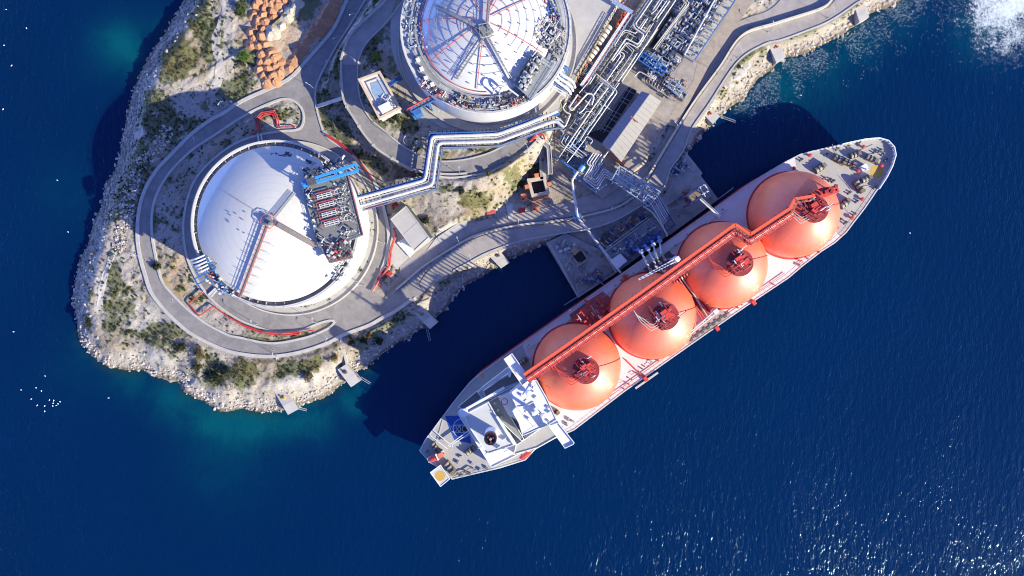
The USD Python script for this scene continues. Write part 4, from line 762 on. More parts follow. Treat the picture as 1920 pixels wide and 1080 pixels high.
# process skids: copies at the places the yard shows machinery
def skid(v):
    rr = random.Random(90 + v); sk = thing('process_skid', ('pale framed skid with cream vessels in the crowded process yard', 'deep blue framed skid with white vessels in the crowded process yard', 'pale framed skid with grey vessels in the crowded process yard', 'deep blue framed skid with dull steel vessels in the crowded yard')[v], 'process skid', (0, 0, 0), group='process skids in the crowded yard')
    obj('base_frame', MB().box((0, 0, 0), (6.4, 4.6, .3)), dark_steel, sk); fr = MB()
    for x in (-3, 0, 3):
        for y in (-2.1, 2.1): fr.beam((x, y, .3), (x, y, 4.6), .2, .2)
    for y in (-2.1, 2.1): fr.beam((-3, y, 4.6), (3, y, 4.6), .2, .25)
    for x in (-3, 0, 3): fr.beam((x, -2.1, 4.6), (x, 2.1, 4.6), .2, .25)
    obj('frame', fr, blue_deep if v % 2 else blue_pale, sk); vs = MB()
    for k in range(2 + v % 2): y = -1.3 + 1.4 * k; x = rr.uniform(-1, 1); vs.tube([(x - 1.6, y, 2), (x - 1.4, y, 2), (x + 1.4, y, 2), (x + 1.6, y, 2)], [.15, .5, .5, .15], 10)
    obj('vessel', vs, (cream_pipe, white_pipe, grey_pipe, steel)[v], sk, smooth=40); pp = MB()
    for k in range(9):
        x, y, z = rr.uniform(-3, 2), rr.uniform(-2, 2), rr.uniform(2.5, 5.2); L = rr.uniform(1, 3.5); dx = rr.random() < .6
        pp.tube([(x, y, .3), (x, y, z), (min(x + L, 3.2) if dx else x, y if dx else max(min(y + L, 2.3), -2.3), z)], rr.uniform(.1, .2), 6)
    obj('pipe', pp, white_pipe, sk); bx = MB()
    for k in range(6): bx.box((rr.uniform(-2.8, 2.8), rr.uniform(-1.9, 1.9), .3), (rr.uniform(.5, 1.3), rr.uniform(.5, 1.3), rr.uniform(.8, 3.4)), rr.uniform(0, 1.5))
    tag(obj('cabinet', bx, (dark_steel, steel, grey_pipe, brown_metal)[v], sk), kind='stuff'); return sk
protos = [skid(v) for v in range(4)]; first = set()
angE1 = math.degrees(math.atan2(E1[1], E1[0]))
def put(v, px, py, z=9.5, rot=0):
    p = P(px, py, z); s = protos[v]
    if v not in first:
        first.add(v); x = UsdGeom.XformCommonAPI(s.prim); s.prim.GetAttribute('xformOp:translate').Set(Gf.Vec3d(*p)); s.prim.GetAttribute('xformOp:rotateZ').Set(angE1 + rot); s.loc = np.array(p)
    else: dup(s, p, angE1 + rot)
i = 0
for a in range(-1, 8):
    for b in range(4):
        x, y = 1308 - 14.6 * a * .98 + b * 15.5 * .817 - 8, -6 + 20.7 * a * .98 + b * 15.5 * .576 - 10
        if a > 4 and b < 1 or y < -30 or (a == 7 and b > 2): continue
        put((a * 3 + b * 5 + a * b) % 4, x + rng.uniform(-1.5, 1.5), y + rng.uniform(-1.5, 1.5), 9.5, rng.choice((0, 180, 0, 180, 90)))
for x, y in ((1216, 112), (1232, 122), (1246, 130), (1262, 168), (1274, 178), (1252, 160)): put(int(x) % 4, x, y, 9.5, 90)
# blue framed bays along the yard's edge
bay = thing('framed_gantry', 'long row of pale blue framed bays along the quay side of the yard', 'gantry', (*P(1340, 55, 0)[:2], 9.5)); st = MB(); zt = 13.5
l0, l1, m0, m1 = np.array([1352., -20]), np.array([1284., 104]), np.array([1388., -15]), np.array([1303., 112])
for k in range(10):
    a, b = l0 + (l1 - l0) * k / 9, m0 + (m1 - m0) * k / 9; st.beam(P(*a, zt), P(*b, zt), .28, .35)
    for q in (a, b): p = P(*q, zt); st.beam((p[0], p[1], 9), p, .3, .3)
obj('cross_beam', st, blue_pale, bay); st = MB(); st.beam(P(*m0, zt), P(*m1, zt), .55, .6); obj('blue_girder', st, blue_steel, bay)
st = MB(); st.tube([P(*(l0 + [-1, -1]), zt + 1), P(*(l1 + [-1, -1]), zt + 1)], .42, 8); obj('white_pipe', st, white_pipe, bay)
obj('bay_floor', MB().prism(px_quad([tuple(l0), tuple(m0), tuple(m1), tuple(l1)], 9.6), 9.4, 9.56), concrete, bay)
clutter(bay, px_quad([tuple(l0), tuple(m0), tuple(m1), tuple(l1)], 9.6), 9.6, 90, 31, [('fitting', blue_pale), ('fitting', cream_pipe), ('fitting', grey_pipe)], 1.6, .6)
bf = thing('steel_frame', 'dense deep blue steel frame with white rails in mid yard', 'steel frame', (*P(1220, 120, 0)[:2], 9.5)); st = MB()
for k in range(6):
    a = np.array([1206 + 9 * k, 98 + 6.0 * k]); st.beam(P(*a, 16), P(*(a + [-9, 14]), 16), .45, .5)
    for q in (a, a + [-9, 14]): p = P(*q, 16); st.beam((p[0], p[1], 9), p, .4, .4)
for o in ((0, 0), (-9, 14), (-4.5, 7)): st.beam(P(1206 + o[0], 98 + o[1], 16), P(1251 + o[0], 128 + o[1], 16), .5, .55)
obj('blue_frame', st, blue_steel, bf); obj('deck', MB().prism(px_quad([(1207, 100), (1250, 128), (1243, 139), (1200, 111)], 15), 14.7, 15), blue_deep, bf); clutter(bf, px_quad([(1207, 100), (1250, 128), (1243, 139), (1200, 111)], 15), 15, 50, 33, [('fitting', blue_steel), ('fitting', blue_pale), ('fitting', white_pipe)], 1.6, .7)
# silver exchanger vessels and an orange compressor beside the plaza
for (a, b, lab) in (((1142, 50), (1122, 80), 'upper of two beige horizontal vessels beside the plaza'), ((1118, 90), (1103, 110), 'lower of two beige horizontal vessels beside the plaza')):
    t = thing('horizontal_vessel', lab, 'vessel', (*P(*a, 0)[:2], 11)); p, q = np.array(P(*a, 14.5)), np.array(P(*b, 14.5)); d = (q - p) / np.linalg.norm(q - p)
    obj('shell', MB().tube([p - d * .9, p - d * .6, p, q, q + d * .6, q + d * .9], [.4, 1.4, 1.95, 1.95, 1.4, .4], 18), paint('vessel_cladding' if a[0] > 1130 else 'vessel_cladding_dull', (.42, .37, .31), .5, .15, .6), t, smooth=50)
    sd = MB()
    for k in (.2, .8): c = p + (q - p) * k; sd.box((c[0], c[1], 10.6), (.6, 3.2, 2.6), math.atan2(d[1], d[0]))
    obj('saddle', sd, concrete, t); bd = MB()
    for k in (.15, .5, .85): c = p + (q - p) * k; bd.tube([c - d * .08, c + d * .08], 2.0, 18)
    obj('strap', bd, steel, t)
t = thing('compressor', 'orange compressor train of valves and pipes beside the plaza edge', 'compressor', (*P(1163, 38, 0)[:2], 11)); clutter(t, px_quad([(1170, 20), (1178, 26), (1158, 54), (1150, 50)], 12), 11, 50, 41, [('casing', terracotta), ('pipe', dome_red), ('motor', terracotta)], 3, .8)
t = thing('small_plant', 'cluster of small orange and black plant at the rack foot', 'plant', (*P(1098, 130, 0)[:2], 11)); clutter(t, px_quad([(1100, 108), (1108, 114), (1084, 150), (1076, 160), (1072, 152)], 12), 11, 70, 42, [('casing', red_dull), ('pipe', brown_metal), ('motor', dark_steel)], 3)
fence = thing('rail_fence', 'line of pale railings along the shaded plaza edge', 'fence', (*P(1130, 70, 0)[:2], 12)); obj('railing', rail(MB(), [(1138, 26), (1070, 148)], 20, 1.2, .09), white_pipe, fence)
# blue tower and jetty pipe bridge
jb = thing('pipe_trestle', 'pale blue open truss trestle carrying pipes over the quay road', 'pipe trestle', (*P(1190, 350, 0)[:2], 8)); st = MB(); zt = 21.0
U = lambda k, e: np.array(Dq([(790 + 460 * k, 425 + 295 * k)])[0]) * (1 - e) + np.array(Dq([(640 + 420 * k + 60, 590 + 290 * k)])[0]) * e
for e in (0, 1, .5): st.beam(P(*U(0, e), zt), P(*U(1, e), zt), .42 if e != .5 else .28, .5)
for k in np.linspace(0, 1, 7): st.beam(P(*U(k, 0), zt), P(*U(k, 1), zt), .45, .5)
for k in range(6):
    a, b = k / 6, (k + 1) / 6; st.beam(P(*U(a, k % 2), zt), P(*U(b, 1 - k % 2), zt), .28, .3)
    for e in (0, 1): st.beam(P(*U(a, e), zt), P(*U(b, e), zt - 4), .25, .25)
for e in (0, 1): st.beam(P(*U(0, e), zt - 4), P(*U(1, e), zt - 4), .4, .5)
for k in (0.05, .5, .97):
    for e in (0, 1): p = P(*U(k, e), zt); st.beam((p[0], p[1], 6), p, .5, .5)
obj('truss', st, paint('light_blue_truss', (.30, .37, .46), .5, .1, .7), jb)
for i, e in enumerate((.18, .3, .42, .55, .68, .8)):
    a, b = U(0, e), U(1.0, e); turn = U(1.0, e) + np.array([22 - 5 * i * .3, 33.0]); obj('pipe', MB().tube(rounded([P(*a, zt - 3.4), P(*b, zt - 3.4), P(b[0] + 20, b[1] + 36, zt - 5)], 2), .3, 8), white_pipe if i % 2 else grey_pipe, jb, smooth=40)
clutter(jb, px_quad([tuple(U(.45, .1)), tuple(U(.8, .1)), tuple(U(.8, .8)), tuple(U(.45, .8))], zt - 3), zt - 4, 40, 51, [('valve', white_pipe), ('valve', cream_pipe)], 3)
j2 = thing('pipe_trestle', 'dark blue pipe trestle dropping from the truss onto the jetty', 'pipe trestle', (*P(1235, 410, 0)[:2], 6)); st = MB()
Eq = lambda pts: C(1160, 340, 7.2, pts)
for a, b in (((540, 230), (760, 590)), ((480, 300), (650, 680)), ((650, 670), (760, 590)), ((540, 500), (660, 420)), ((470, 340), (560, 260)), ((600, 600), (700, 510))): st.beam(P(*Eq([a])[0], 14), P(*Eq([b])[0], 14), .5, .6)
for x, y in ((540, 230), (760, 590), (650, 680), (540, 500), (660, 420)): p = P(*Eq([(x, y)])[0], 14); st.beam((p[0], p[1], 5), p, .5, .5)
obj('blue_frame', st, blue_deep, j2)
for k in range(5): obj('pipe', MB().tube(rounded([P(*q, 14.4) for q in Eq([(430 + 18 * k, 340 - 8 * k), (500 + 22 * k, 420 - 12 * k), (600 + 12 * k, 600 - 12 * k)])], 1), .26, 8), grey_pipe if k else white_pipe, j2)
obj('pipe', MB().tube(rounded([P(*q, 14.8) for q in Eq([(330, 330), (460, 420), (590, 600), (655, 720), (650, 745)])], 1.5), .45, 8), white_pipe, j2)
wp = thing('raised_pipe', 'single white pipe on blue posts crossing the quay road to the jetty', 'pipe', (*P(1083, 408, 0)[:2], 8)); q = MB().tube(rounded([P(1083, 322, 17), P(1072, 338, 17), P(1083, 407, 17), P(1120, 455, 15), P(1164, 511, 14)], 1.5), .62, 10); obj('pipe', q, white_pipe, wp, smooth=40)
st = MB()
for x, y in ((1083, 407), (1073, 350), (1122, 458)): p = P(x, y, 16); st.beam((p[0], p[1], 5), p, .8, .8)
st.box(P(1083, 407, 15.2), (4, 2.4, 1.4), .4); obj('post', st, blue_steel, wp)

# ------------------------------------------------------------ buildings
def shed(name, label, cat, px, zb_, hgt, wall_m, roof_m, over=.4):
    q = px_quad(px, zb_ + hgt); c = q.centroid; t = thing(name, label, cat, (c.x, c.y, zb_)); obj('wall', MB().prism(q.buffer(-over, join_style=2), zb_ - .3, zb_ + hgt - .3), wall_m, t); return t, q
wh = [(1129, 268), (1203, 171), (1240, 190), (1165, 304)]; t, q = shed('warehouse', 'long warehouse with grey ridge roof half blue on its shaded slope', 'warehouse', wh, 9.5, 6.5, concrete, white_roof)
zt = 16.0; a, b, c, d = [np.array(P(*p, zt)) for p in wh]; ra, rb = (a * .62 + d * .38), (b * .62 + c * .38); ra, rb = ra + [0, 0, 2.6], rb + [0, 0, 2.6]
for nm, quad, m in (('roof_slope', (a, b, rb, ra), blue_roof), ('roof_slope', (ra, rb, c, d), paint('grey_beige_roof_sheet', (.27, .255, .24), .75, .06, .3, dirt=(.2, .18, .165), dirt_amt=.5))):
    mb = MB(); n = 14
    for k in range(n):
        s0, s1 = k / n + .001, (k + 1) / n - .001; u, v, w_, x = quad[0] + (quad[1] - quad[0]) * s0, quad[0] + (quad[1] - quad[0]) * s1, quad[3] + (quad[2] - quad[3]) * s1, quad[3] + (quad[2] - quad[3]) * s0
        V_ = [u, v, w_, x]; V_ = np.array(V_ + [p - [0, 0, .2] for p in V_]); mb = MB().add(V_, [[3, 2, 1, 0], [4, 5, 6, 7], [0, 1, 5, 4], [1, 2, 6, 5], [2, 3, 7, 6], [3, 0, 4, 7]])
        obj('roof_panel', mb, m, t)
obj('gable', MB().add(np.array([a, d, ra, b, c, rb]) - [0, 0, .3], [[0, 1, 2], [4, 3, 5]]), concrete, t)
obj('ridge_cap', MB().beam(ra, rb, .3, .2), steel, t); ex = MB(); ex.box(P(1156, 299, 9.5), (9.5, 1.6, 4.5), math.radians(-35)); obj('porch', ex, terracotta, t)
pn = MB(); pp = [P(*p, 18.6) for p in ((1182, 218), (1196, 230))]; pn.beam(pp[0], pp[1], .5, .3); obj('roof_pipe', pn, red_dull, t)
# racks beside the warehouse in its trench
tr_ = thing('cable_trench', 'dark open trench bridged by grey pipe frames beside the warehouse', 'trench', (*P(1160, 215, 0)[:2], 9.5)); obj('trench_floor', MB().prism(px_quad(Aq([(1000, 230), (1110, 290), (640, 1000), (440, 880)]), 9.6), 9.45, 9.63), black, tr_); st = MB()
for k in range(13): a = np.array([1000 - 30 * k, 232 + 47 * k]); st.beam(P(*Aq([tuple(a)])[0], 12), P(*Aq([tuple(a + [105, 55])])[0], 12), .22, .22) if k not in (2, 5, 6, 10) else None
for o in ((0, 0), (40, 20), (-30, -10)): st.beam(P(*Aq([(1000 + o[0], 230 + o[1])])[0], 12), P(*Aq([(620 + o[0], 830 + o[1])])[0], 12), .25, .25)
obj('pipe_frame', st, steel, tr_)
wb = [(733, 411), (761, 387), (804, 445), (777, 470)]; t, q = shed('flat_roof_building', 'plain white flat roofed building between ring road and hillside', 'building', wb, ZR, 6, concrete_pale, white_roof, .3)
a, b, c, d = [np.array(P(*p, ZR + 6)) for p in wb]
for k in range(2):
    s0, s1 = k * .5 + .004, k * .5 + .496; quad = [a + (d - a) * s0, b + (c - b) * s0, b + (c - b) * s1, a + (d - a) * s1]; obj('roof_panel', MB().prism(Polygon([p[:2] for p in quad]), ZR + 5.75, ZR + 6), white_roof, t)
obj('parapet', MB().prism(q.exterior.buffer(.22, join_style=2), ZR + 5.2, ZR + 6.25), concrete_pale, t); w_ = MB().prism(Polygon(PX([(763, 388), (766, 386), (811, 444), (806, 447)], ZR + 3)), ZR, ZR + 3); obj('rear_wall', w_, dark_steel, t); obj('low_annex', MB().prism(px_quad([(744, 455), (758, 446), (776, 470), (768, 482)], ZR + 1.2), ZR, ZR + 1.2), paint('white_slab', (.6, .62, .62), .7, .05, .3), t)
cb = [(674, 150), (712, 136), (750, 203), (712, 222)]; t, q = shed('control_building', 'cream two level control building with cluttered roof beside upper road', 'building', cb, ZU, 9, concrete_pale, concrete_pale, .2); zt = ZU + 9
obj('roof', MB().prism(q, zt - .3, zt), paint('cream_roof', (.52, .5, .47), .8, .12, .5, dirt=(.25, .27, .3), dirt_amt=.6), t); obj('parapet', MB().prism(q.exterior.buffer(.55, join_style=2), zt - .8, zt + .9), paint('tan_parapet', (.52, .38, .28), .8, .15, .5), t)
obj('inner_kerb', MB().prism(q.buffer(-2.4, join_style=2).exterior.buffer(.25), zt, zt + .5), concrete_pale, t); obj('blue_skylight', MB().prism(px_quad([(694, 156), (716, 150), (728, 178), (702, 186)], zt), zt, zt + .12), paint('blue_grey_roof_sheet', (.22, .31, .42), .35, .15, .5), t)
obj('stair_house', MB().prism(px_quad([(708, 200), (728, 190), (736, 202), (716, 212)], zt + 2.5), zt, zt + 2.5), white_paint, t); clutter(t, px_quad([(700, 184), (730, 176), (742, 200), (714, 212)], zt), zt, 26, 61, [('roof_unit', white_paint), ('roof_unit', steel), ('roof_unit', concrete)], 1.6, .8)
obj('pavement', MB().prism(px_quad([(674, 146), (704, 130), (712, 136), (676, 150)], ZU + .1), ZU, ZU + .2), concrete, t)
# square dark basin with concrete walls
bs = [(989, 336), (1022, 332), (1030, 362), (998, 369)]; q = px_quad(bs, 13); cc = q.centroid; t = thing('concrete_basin', 'open square concrete basin with black interior on the hillside foot', 'basin', (cc.x, cc.y, ZR))
obj('wall', MB().prism(q.buffer(.3).difference(q.buffer(-1.3, join_style=2)), ZR - 1, 13), paint('tan_concrete', (.45, .36, .28), .8, .15, .5), t); obj('dark_floor', MB().prism(q.buffer(-1.1, join_style=2), ZR - 1, ZR + .2), black, t)
for p in ((1006, 330), (1030, 346), (988, 351)): obj('bracket', MB().box(P(*p, 11), (2.2, 2, 2.2), .2), terracotta, t)
for p in ((1003, 373), (1012, 370), (1023, 366)): obj('red_annex', MB().box(P(*p, ZR), (2.6, 2.4, 3), .2), terracotta, t)
for px_, nm, lab, m, hh in (([(976, 364), (988, 362), (990, 376), (979, 379)], 'hut', 'small orange roofed hut with a black hatch left of the basin', terracotta, 3), ([(997, 384), (1010, 383), (1013, 394), (998, 397)], 'hut', 'orange hut with black hatch on the roadside below the basin', terracotta, 3),
    ([(971, 391), (985, 388), (985, 398), (973, 400)], 'shed', 'bright red roofed shed beside the quay road', red_pipe, 2.6), ([(911, 390), (927, 387), (930, 400), (913, 403)], 'shed', 'dull red shed cut into the hillside beside the stairs', red_dull, 3.2), ([(723, 514), (733, 508), (737, 513), (727, 521)], 'cabinet', 'small red roofed cabinet in the planted road wedge', red_pipe, 1.6), ([(1062, 434), (1062, 434), (1063, 434), (1063, 435)], None, None, None, 0)):
    if not nm: continue
    q = px_quad(px_, ZR + hh); cc = q.centroid; t = thing(nm, lab, nm, (cc.x, cc.y, ZR)); obj('wall', MB().prism(q.buffer(-.2, join_style=2), ZR - .5, ZR + hh - .2), concrete_pale, t); obj('roof', MB().prism(q, ZR + hh - .2, ZR + hh), m, t)
    if m is terracotta: obj('hatch', MB().box((cc.x - .6, cc.y - .8, ZR + hh), (.8, .8, .25)), black, t)
    else: obj('roof_rib', MB().beam((cc.x - 1, cc.y - .2, ZR + hh + .06), (cc.x + 1, cc.y + .2, ZR + hh + .06), .2, .12), m, t)

# ------------------------------------------------------------ the gas carrier
ZD = 18.0
dock = [(787, 845), (798, 824), (812, 806), (826, 787), (853, 751), (881, 717), (901, 700), (922, 685), (950, 665), (1080, 574), (1200, 490), (1300, 419), (1405, 345), (1432, 328), (1467, 307), (1500, 290), (1530, 282), (1562, 275), (1587, 269), (1620, 262), (1645, 260), (1662, 265),
    (1673, 277), (1676, 292), (1670, 312), (1660, 332), (1647, 352), (1635, 370), (1620, 392), (1602, 415), (1587, 435), (1565, 455), (1540, 471), (1505, 498), (1478, 521), (1400, 573), (1292, 648), (1170, 734), (1076, 806), (1039, 822), (1003, 842), (985, 862), (953, 872), (937, 877), (881, 890), (848, 898), (823, 876), (808, 868)]
SA = np.array([0.8175, 0.576]); SN = np.array([-0.576, 0.8175])
dw = np.array(PX(dock, ZD)); so = dw.mean(0)
sx_ = P(1240, 566, 0); ship = thing('gas_carrier', 'red hulled gas carrier with four orange domes moored at the jetty', 'ship', (sx_[0], sx_[1], 0))
uv = np.c_[(dw - so) @ SA, (dw - so) @ SN]; um, uM = uv[:, 0].min(), uv[:, 0].max()
rings = []
for z, kb, inset in ((ZD, 0, 0), (ZD - 4, .15, .0), (4, .65, .15), (-2, 1.0, .3)):
    q = uv.copy(); f = np.clip((q[:, 0] - (uM - 60)) / 60, 0, 1); g_ = np.clip((um + 45 - q[:, 0]) / 45, 0, 1)
    q[:, 1] *= 1 - .45 * kb * f ** 1.4 - .22 * kb * g_; q[:, 0] -= 13 * kb * f ** 2; q[:, 0] += 9 * kb * g_ ** 2; rings.append(np.c_[so + q[:, :1] * SA + q[:, 1:] * SN, np.full(len(q), z)])
n = len(dw); V = np.vstack(rings); F = [[i * n + j, i * n + (j + 1) % n, (i + 1) * n + (j + 1) % n, (i + 1) * n + j] for i in range(len(rings) - 1) for j in range(n)]
obj('hull', MB().add(V, F), hull_red, ship)
dp = Polygon(dw); half = lambda pts, z=ZD: px_quad(pts, z)
fore = half([(1475, 200), (1760, 200), (1700, 500), (1590, 460), (1500, 360)]); aft = half([(700, 800), (960, 600), (1010, 720), (1075, 860), (900, 960), (760, 920)])
D1 = obj('deck', MB().sheet(dp.difference(fore).difference(aft), ZD), ship_deck, ship); obj('foredeck', MB().sheet(dp.intersection(fore), ZD), ship_cream, ship); obj('poop_deck', MB().sheet(dp.intersection(aft), ZD), ship_cream, ship)
obj('bulwark', MB().prism(dp.exterior.buffer(.22, join_style=2).intersection(half([(1560, 200), (1760, 200), (1720, 360), (1640, 355), (1590, 330)])), ZD - .2, ZD + 2.6), white_paint, ship)
obj('gunwale', MB().prism(dp.exterior.buffer(.3, join_style=2).difference(half([(1560, 200), (1760, 200), (1720, 360), (1640, 355), (1590, 330)])), ZD - .35, ZD + .22), ship_pale, ship)
rl = MB(); e = dp.exterior
for s in np.arange(0, e.length, 2.6):
    a, b = e.interpolate(s), e.interpolate(min(s + 2.6, e.length)); rl.beam((a.x, a.y, ZD), (a.x, a.y, ZD + 1.15), .09, .09); rl.beam((a.x, a.y, ZD + 1.12), (b.x, b.y, ZD + 1.12), .08, .08)
obj('deck_railing', rl, white_pipe, ship)
obj('red_deck_panel', MB().sheet(half([(1067, 590), (1100, 566), (1130, 546), (1147, 560), (1142, 586), (1117, 613), (1078, 610)]), ZD + .012), red_dull, ship)
# painted rings on the deck
for x, y, r in ((1644, 322, 3.4), (905, 705, 1.0), (888, 815, 1.2)): obj('yellow_marking', MB().sheet(Point(P(x, y, ZD)[:2]).buffer(r), ZD + .016), yellow, ship)
for x, y in ((1166, 525), (1176, 517)): obj('yellow_marking', MB().sheet(half([(x - 4, y), (x + 1, y - 4), (x + 4, y), (x - 1, y + 4)]), ZD + .016), yellow, ship)
def dome_paint(i, c):                                  # faded orange paint with run marks down the shell
    return M('dome_shell_paint_%d' % i, {'g': ('geometry', {}), 'mp': ('mapping', {'location': (-c[0], -c[1], 0)}), 's': ('separate_xyz', {}), 'at': ('math', {'math_type': 'arctan2'}), 'k': ('math', {'math_type': 'multiply', 'value2': 9.0}), 'zz': ('math', {'math_type': 'multiply', 'value2': .05}), 'cx': ('combine_xyz', {}),
        'n': ('noise_texture', {'scale': 1.0, 'detail': 5.0, 'roughness': .6}), 'm': ('map_range', {'from_min': .35, 'from_max': .68, 'to_min': 1.0, 'to_max': .86, 'clamp': True}), 'n2': ('noise_texture', {'scale': .11, 'detail': 5.0, 'roughness': .65}), 'r2': ('rgb_ramp', {'ramp': [(.3, (.68, .105, .040)), (.7, (.76, .138, .048))]}),
        'v': ('voronoi_texture', {'scale': 1.1}), 'vm': ('map_range', {'from_min': .05, 'from_max': .11, 'to_min': .93, 'to_max': 1.0, 'clamp': True}), 'mm': ('math', {'math_type': 'multiply'}), 'h': ('hsv', {}), 'p': ('principled_bsdf', {'roughness': .42, 'specular_ior_level': .5, 'coat_weight': .6, 'coat_roughness': .62, 'coat_ior': 1.9})},
        [('g.position', 'mp.vector'), ('mp.vector', 's.vector'), ('s.y', 'at.value1'), ('s.x', 'at.value2'), ('at.value', 'k.value1'), ('s.z', 'zz.value1'), ('k.value', 'cx.x'), ('zz.value', 'cx.y'), ('cx.vector', 'n.vector'), ('n.fac', 'm.value'), ('g.position', 'n2.vector'), ('n2.fac', 'r2.fac'), ('g.position', 'v.vector'), ('v.distance', 'vm.value'), ('m.result', 'mm.value1'), ('vm.result', 'mm.value2'),
         ('mm.value', 'h.value'), ('r2.color', 'h.color'), ('h.color', 'p.base_color')], 'p.BSDF')
DC = [(1488, 402), (1355, 497), (1223, 592), (1082, 688)]; RD, ZE = 21.4, 22.5; apex = []
for i, (x, y) in enumerate(DC):
    c = P(x, y, ZE); ang = np.linspace(0, math.pi / 2, 28); prof = [(RD, ZD - ZE)] + [(RD * math.cos(a) + 1e-3, RD * math.sin(a)) for a in ang]
    dm = obj('tank_dome', MB().lathe(prof, c, 128), dome_paint(i, c), ship, smooth=60, label=('foremost orange dome, nearest the bow', 'second orange dome from the bow', 'third orange dome from the bow, beside the loading arms', 'aftmost orange dome beside the white bridge')[i])
    obj('skirt_ring', MB().lathe([(RD + .05, ZD - ZE + .1), (RD + .9, ZD - ZE + .1), (RD + .9, ZD - ZE - .05)], c, 96), dome_red, dm)
    a = np.array([c[0], c[1], ZE + RD]); apex.append(a); S2 = lambda u, v, z=0.0: a + np.array([SA[0] * u + SN[0] * v, SA[1] * u + SN[1] * v, z])
    ct = S2(2.2, -1.0, -.6); obj('cap_platform', MB().lathe([(0, 1.0), (6.4, 1.0), (6.4, -1.6)], ct, 40), dome_dark, dm)
    mb = MB(); rr = random.Random(70 + i)
    mb.box(ct + [0, 0, 1.0], (4.2, 3.0, 2.4), math.atan2(SA[1], SA[0]) + .3).box(ct + [SA[0] * 2.6, SA[1] * 2.6, 1.0], (2.8, 4.6, 1.7), math.atan2(SA[1], SA[0])).box(ct + [SN[0] * 2.4, SN[1] * 2.4, 1.0], (3.2, 1.6, 3.0), math.atan2(SA[1], SA[0]))
    obj('cap_hood', mb, dome_red, dm); mb, m2 = MB(), MB()
    for k in range(26):
        u, v = rr.uniform(-6, 5), rr.uniform(-5, 5); z0 = 1.0 if math.hypot(u, v) < 6 else -1; L = rr.uniform(1.5, 4.5); d = (SA if rr.random() < .5 else SN); h_ = rr.uniform(1.2, 3.4)
        b0 = ct + np.array([*(SA * u + SN * v), 0]); (m2 if k % 4 == 0 else mb).tube([b0 + [0, 0, z0], b0 + [0, 0, z0 + h_], b0 + [d[0] * L, d[1] * L, z0 + h_], b0 + [d[0] * L, d[1] * L, z0]], rr.uniform(.12, .24), 6)
    t_ = obj('cap_pipework', mb, dome_dark, dm); tag(t_, kind='stuff'); obj('silver_pipe', m2, white_pipe, dm); mb = MB()
    for k in range(3): o = k * 1.0; mb.tube(rounded([S2(-8.5 - o * .2, 10 - o, 1.5), S2(-9.0 + o, 4, 1.2), S2(-7.5 + o, -2.5 + o, 1.0), S2(-3, -3 + o, 1.2)], 1.0), .2, 7)
    obj('cap_riser', mb, dome_red if i % 2 else cream_pipe, dm)
    lad = MB(); az = math.radians(-60)
    obj('dome_ladder', MB().tube([np.array(c) + [math.cos(a_) * (RD + .25) * dxy[0], math.cos(a_) * (RD + .25) * dxy[1], math.sin(a_) * (RD + .25)] for dxy in (SA * .92 - SN * .38,) for a_ in np.linspace(.05, 1.25, 16)], .22, 5), dome_red, dm)
# raised catwalk over the domes
ZC = 46.5
Cw = [(985, 707), (1060, 655), (1200, 556), (1378, 427), (1406, 446), (1484, 395), (1493, 378), (1528, 372)]
cw = obj('catwalk', MB().prism(LineString(PX(Cw, ZC)).buffer(1.0, cap_style=2, join_style=2), ZC - .25, ZC), paint('catwalk_grating', (.26, .12, .1), .7, .25, 1.5), ship)
def sideline(d): return [P(x, y, ZC) for x, y in offset_px(Cw, d)]
mb = MB(); L = sideline(-5.2)
for a, b in zip(L[:-1], L[1:]): mb.beam(a, b, 1.25, 1.4)
obj('box_girder', mb, paint('bright_orange_paint', (.80, .10, .045), .45, .08, .5), cw)
for d, r, m, dz in ((3.4, .25, dome_red, .3), (6.0, .27, cream_pipe, -.3), (8.2, .32, dome_red, -.5), (10.2, .2, dome_dark, -.7), (12.0, .24, red_pipe, -.9)):
    L = offset_px(Cw[:6], d); obj('pipe', MB().tube(rounded([P(x, y, ZC + dz) for x, y in L], 1.2), r, 8), m if d != 6.0 else paint('pinkish_pipe', (.62, .32, .28), .45, .1, .6), cw, smooth=45)
mb = MB(); pts_, ln = along(Cw, 8)
for q in pts_:
    s = ln.project(q); d = np.array(ln.interpolate(min(s + 1, ln.length)).coords[0]) - np.array(ln.interpolate(max(s - 1, 0)).coords[0]); d /= np.linalg.norm(d); nrm = np.array([d[1], -d[0]]) * -1
    a, b = np.array([q.x, q.y]) - nrm * 9, np.array([q.x, q.y]) + nrm * 15; mb.beam(P(*a, ZC - .9), P(*b, ZC - .9), .4, .5)
    c = P(q.x, q.y, ZC); zl = ZD
    for ax in apex:
        r = math.hypot(c[0] - ax[0], c[1] - ax[1])
        if r < RD: zl = max(zl, ZE + math.sqrt(RD * RD - r * r))
    if zl > 30: mb.beam((c[0], c[1], zl - .3), (c[0], c[1], ZC), .5, .5)
obj('support', mb, dome_red, cw)
for k in range(9): x, y = Cw[2][0] + k * 20 - 90, Cw[2][1] - k * 14.4 + 62; obj('junction_box', MB().box(P(x - 4, y - 9, ZC), (.8, .8, 1.0), .6), dome_dark, cw)
rg = MB(); rail(rg, offset_px(Cw, 1.8), ZC, r=.07); obj('catwalk_railing', rg, dome_red, cw); lt = MB(); o1, o2 = offset_px(Cw[:6], 1.5), offset_px(Cw[:6], 13.5); a1, a2 = LineString(o1), LineString(o2); nn_ = 74
for k in range(nn_):
    u, v = a1.interpolate(k / nn_, normalized=True), a2.interpolate((k + (k % 2)) / nn_, normalized=True); lt.beam(P(u.x, u.y, ZC + .75), P(v.x, v.y, ZC + .75), .2, .16)
obj('lattice', lt, dome_dark, cw)
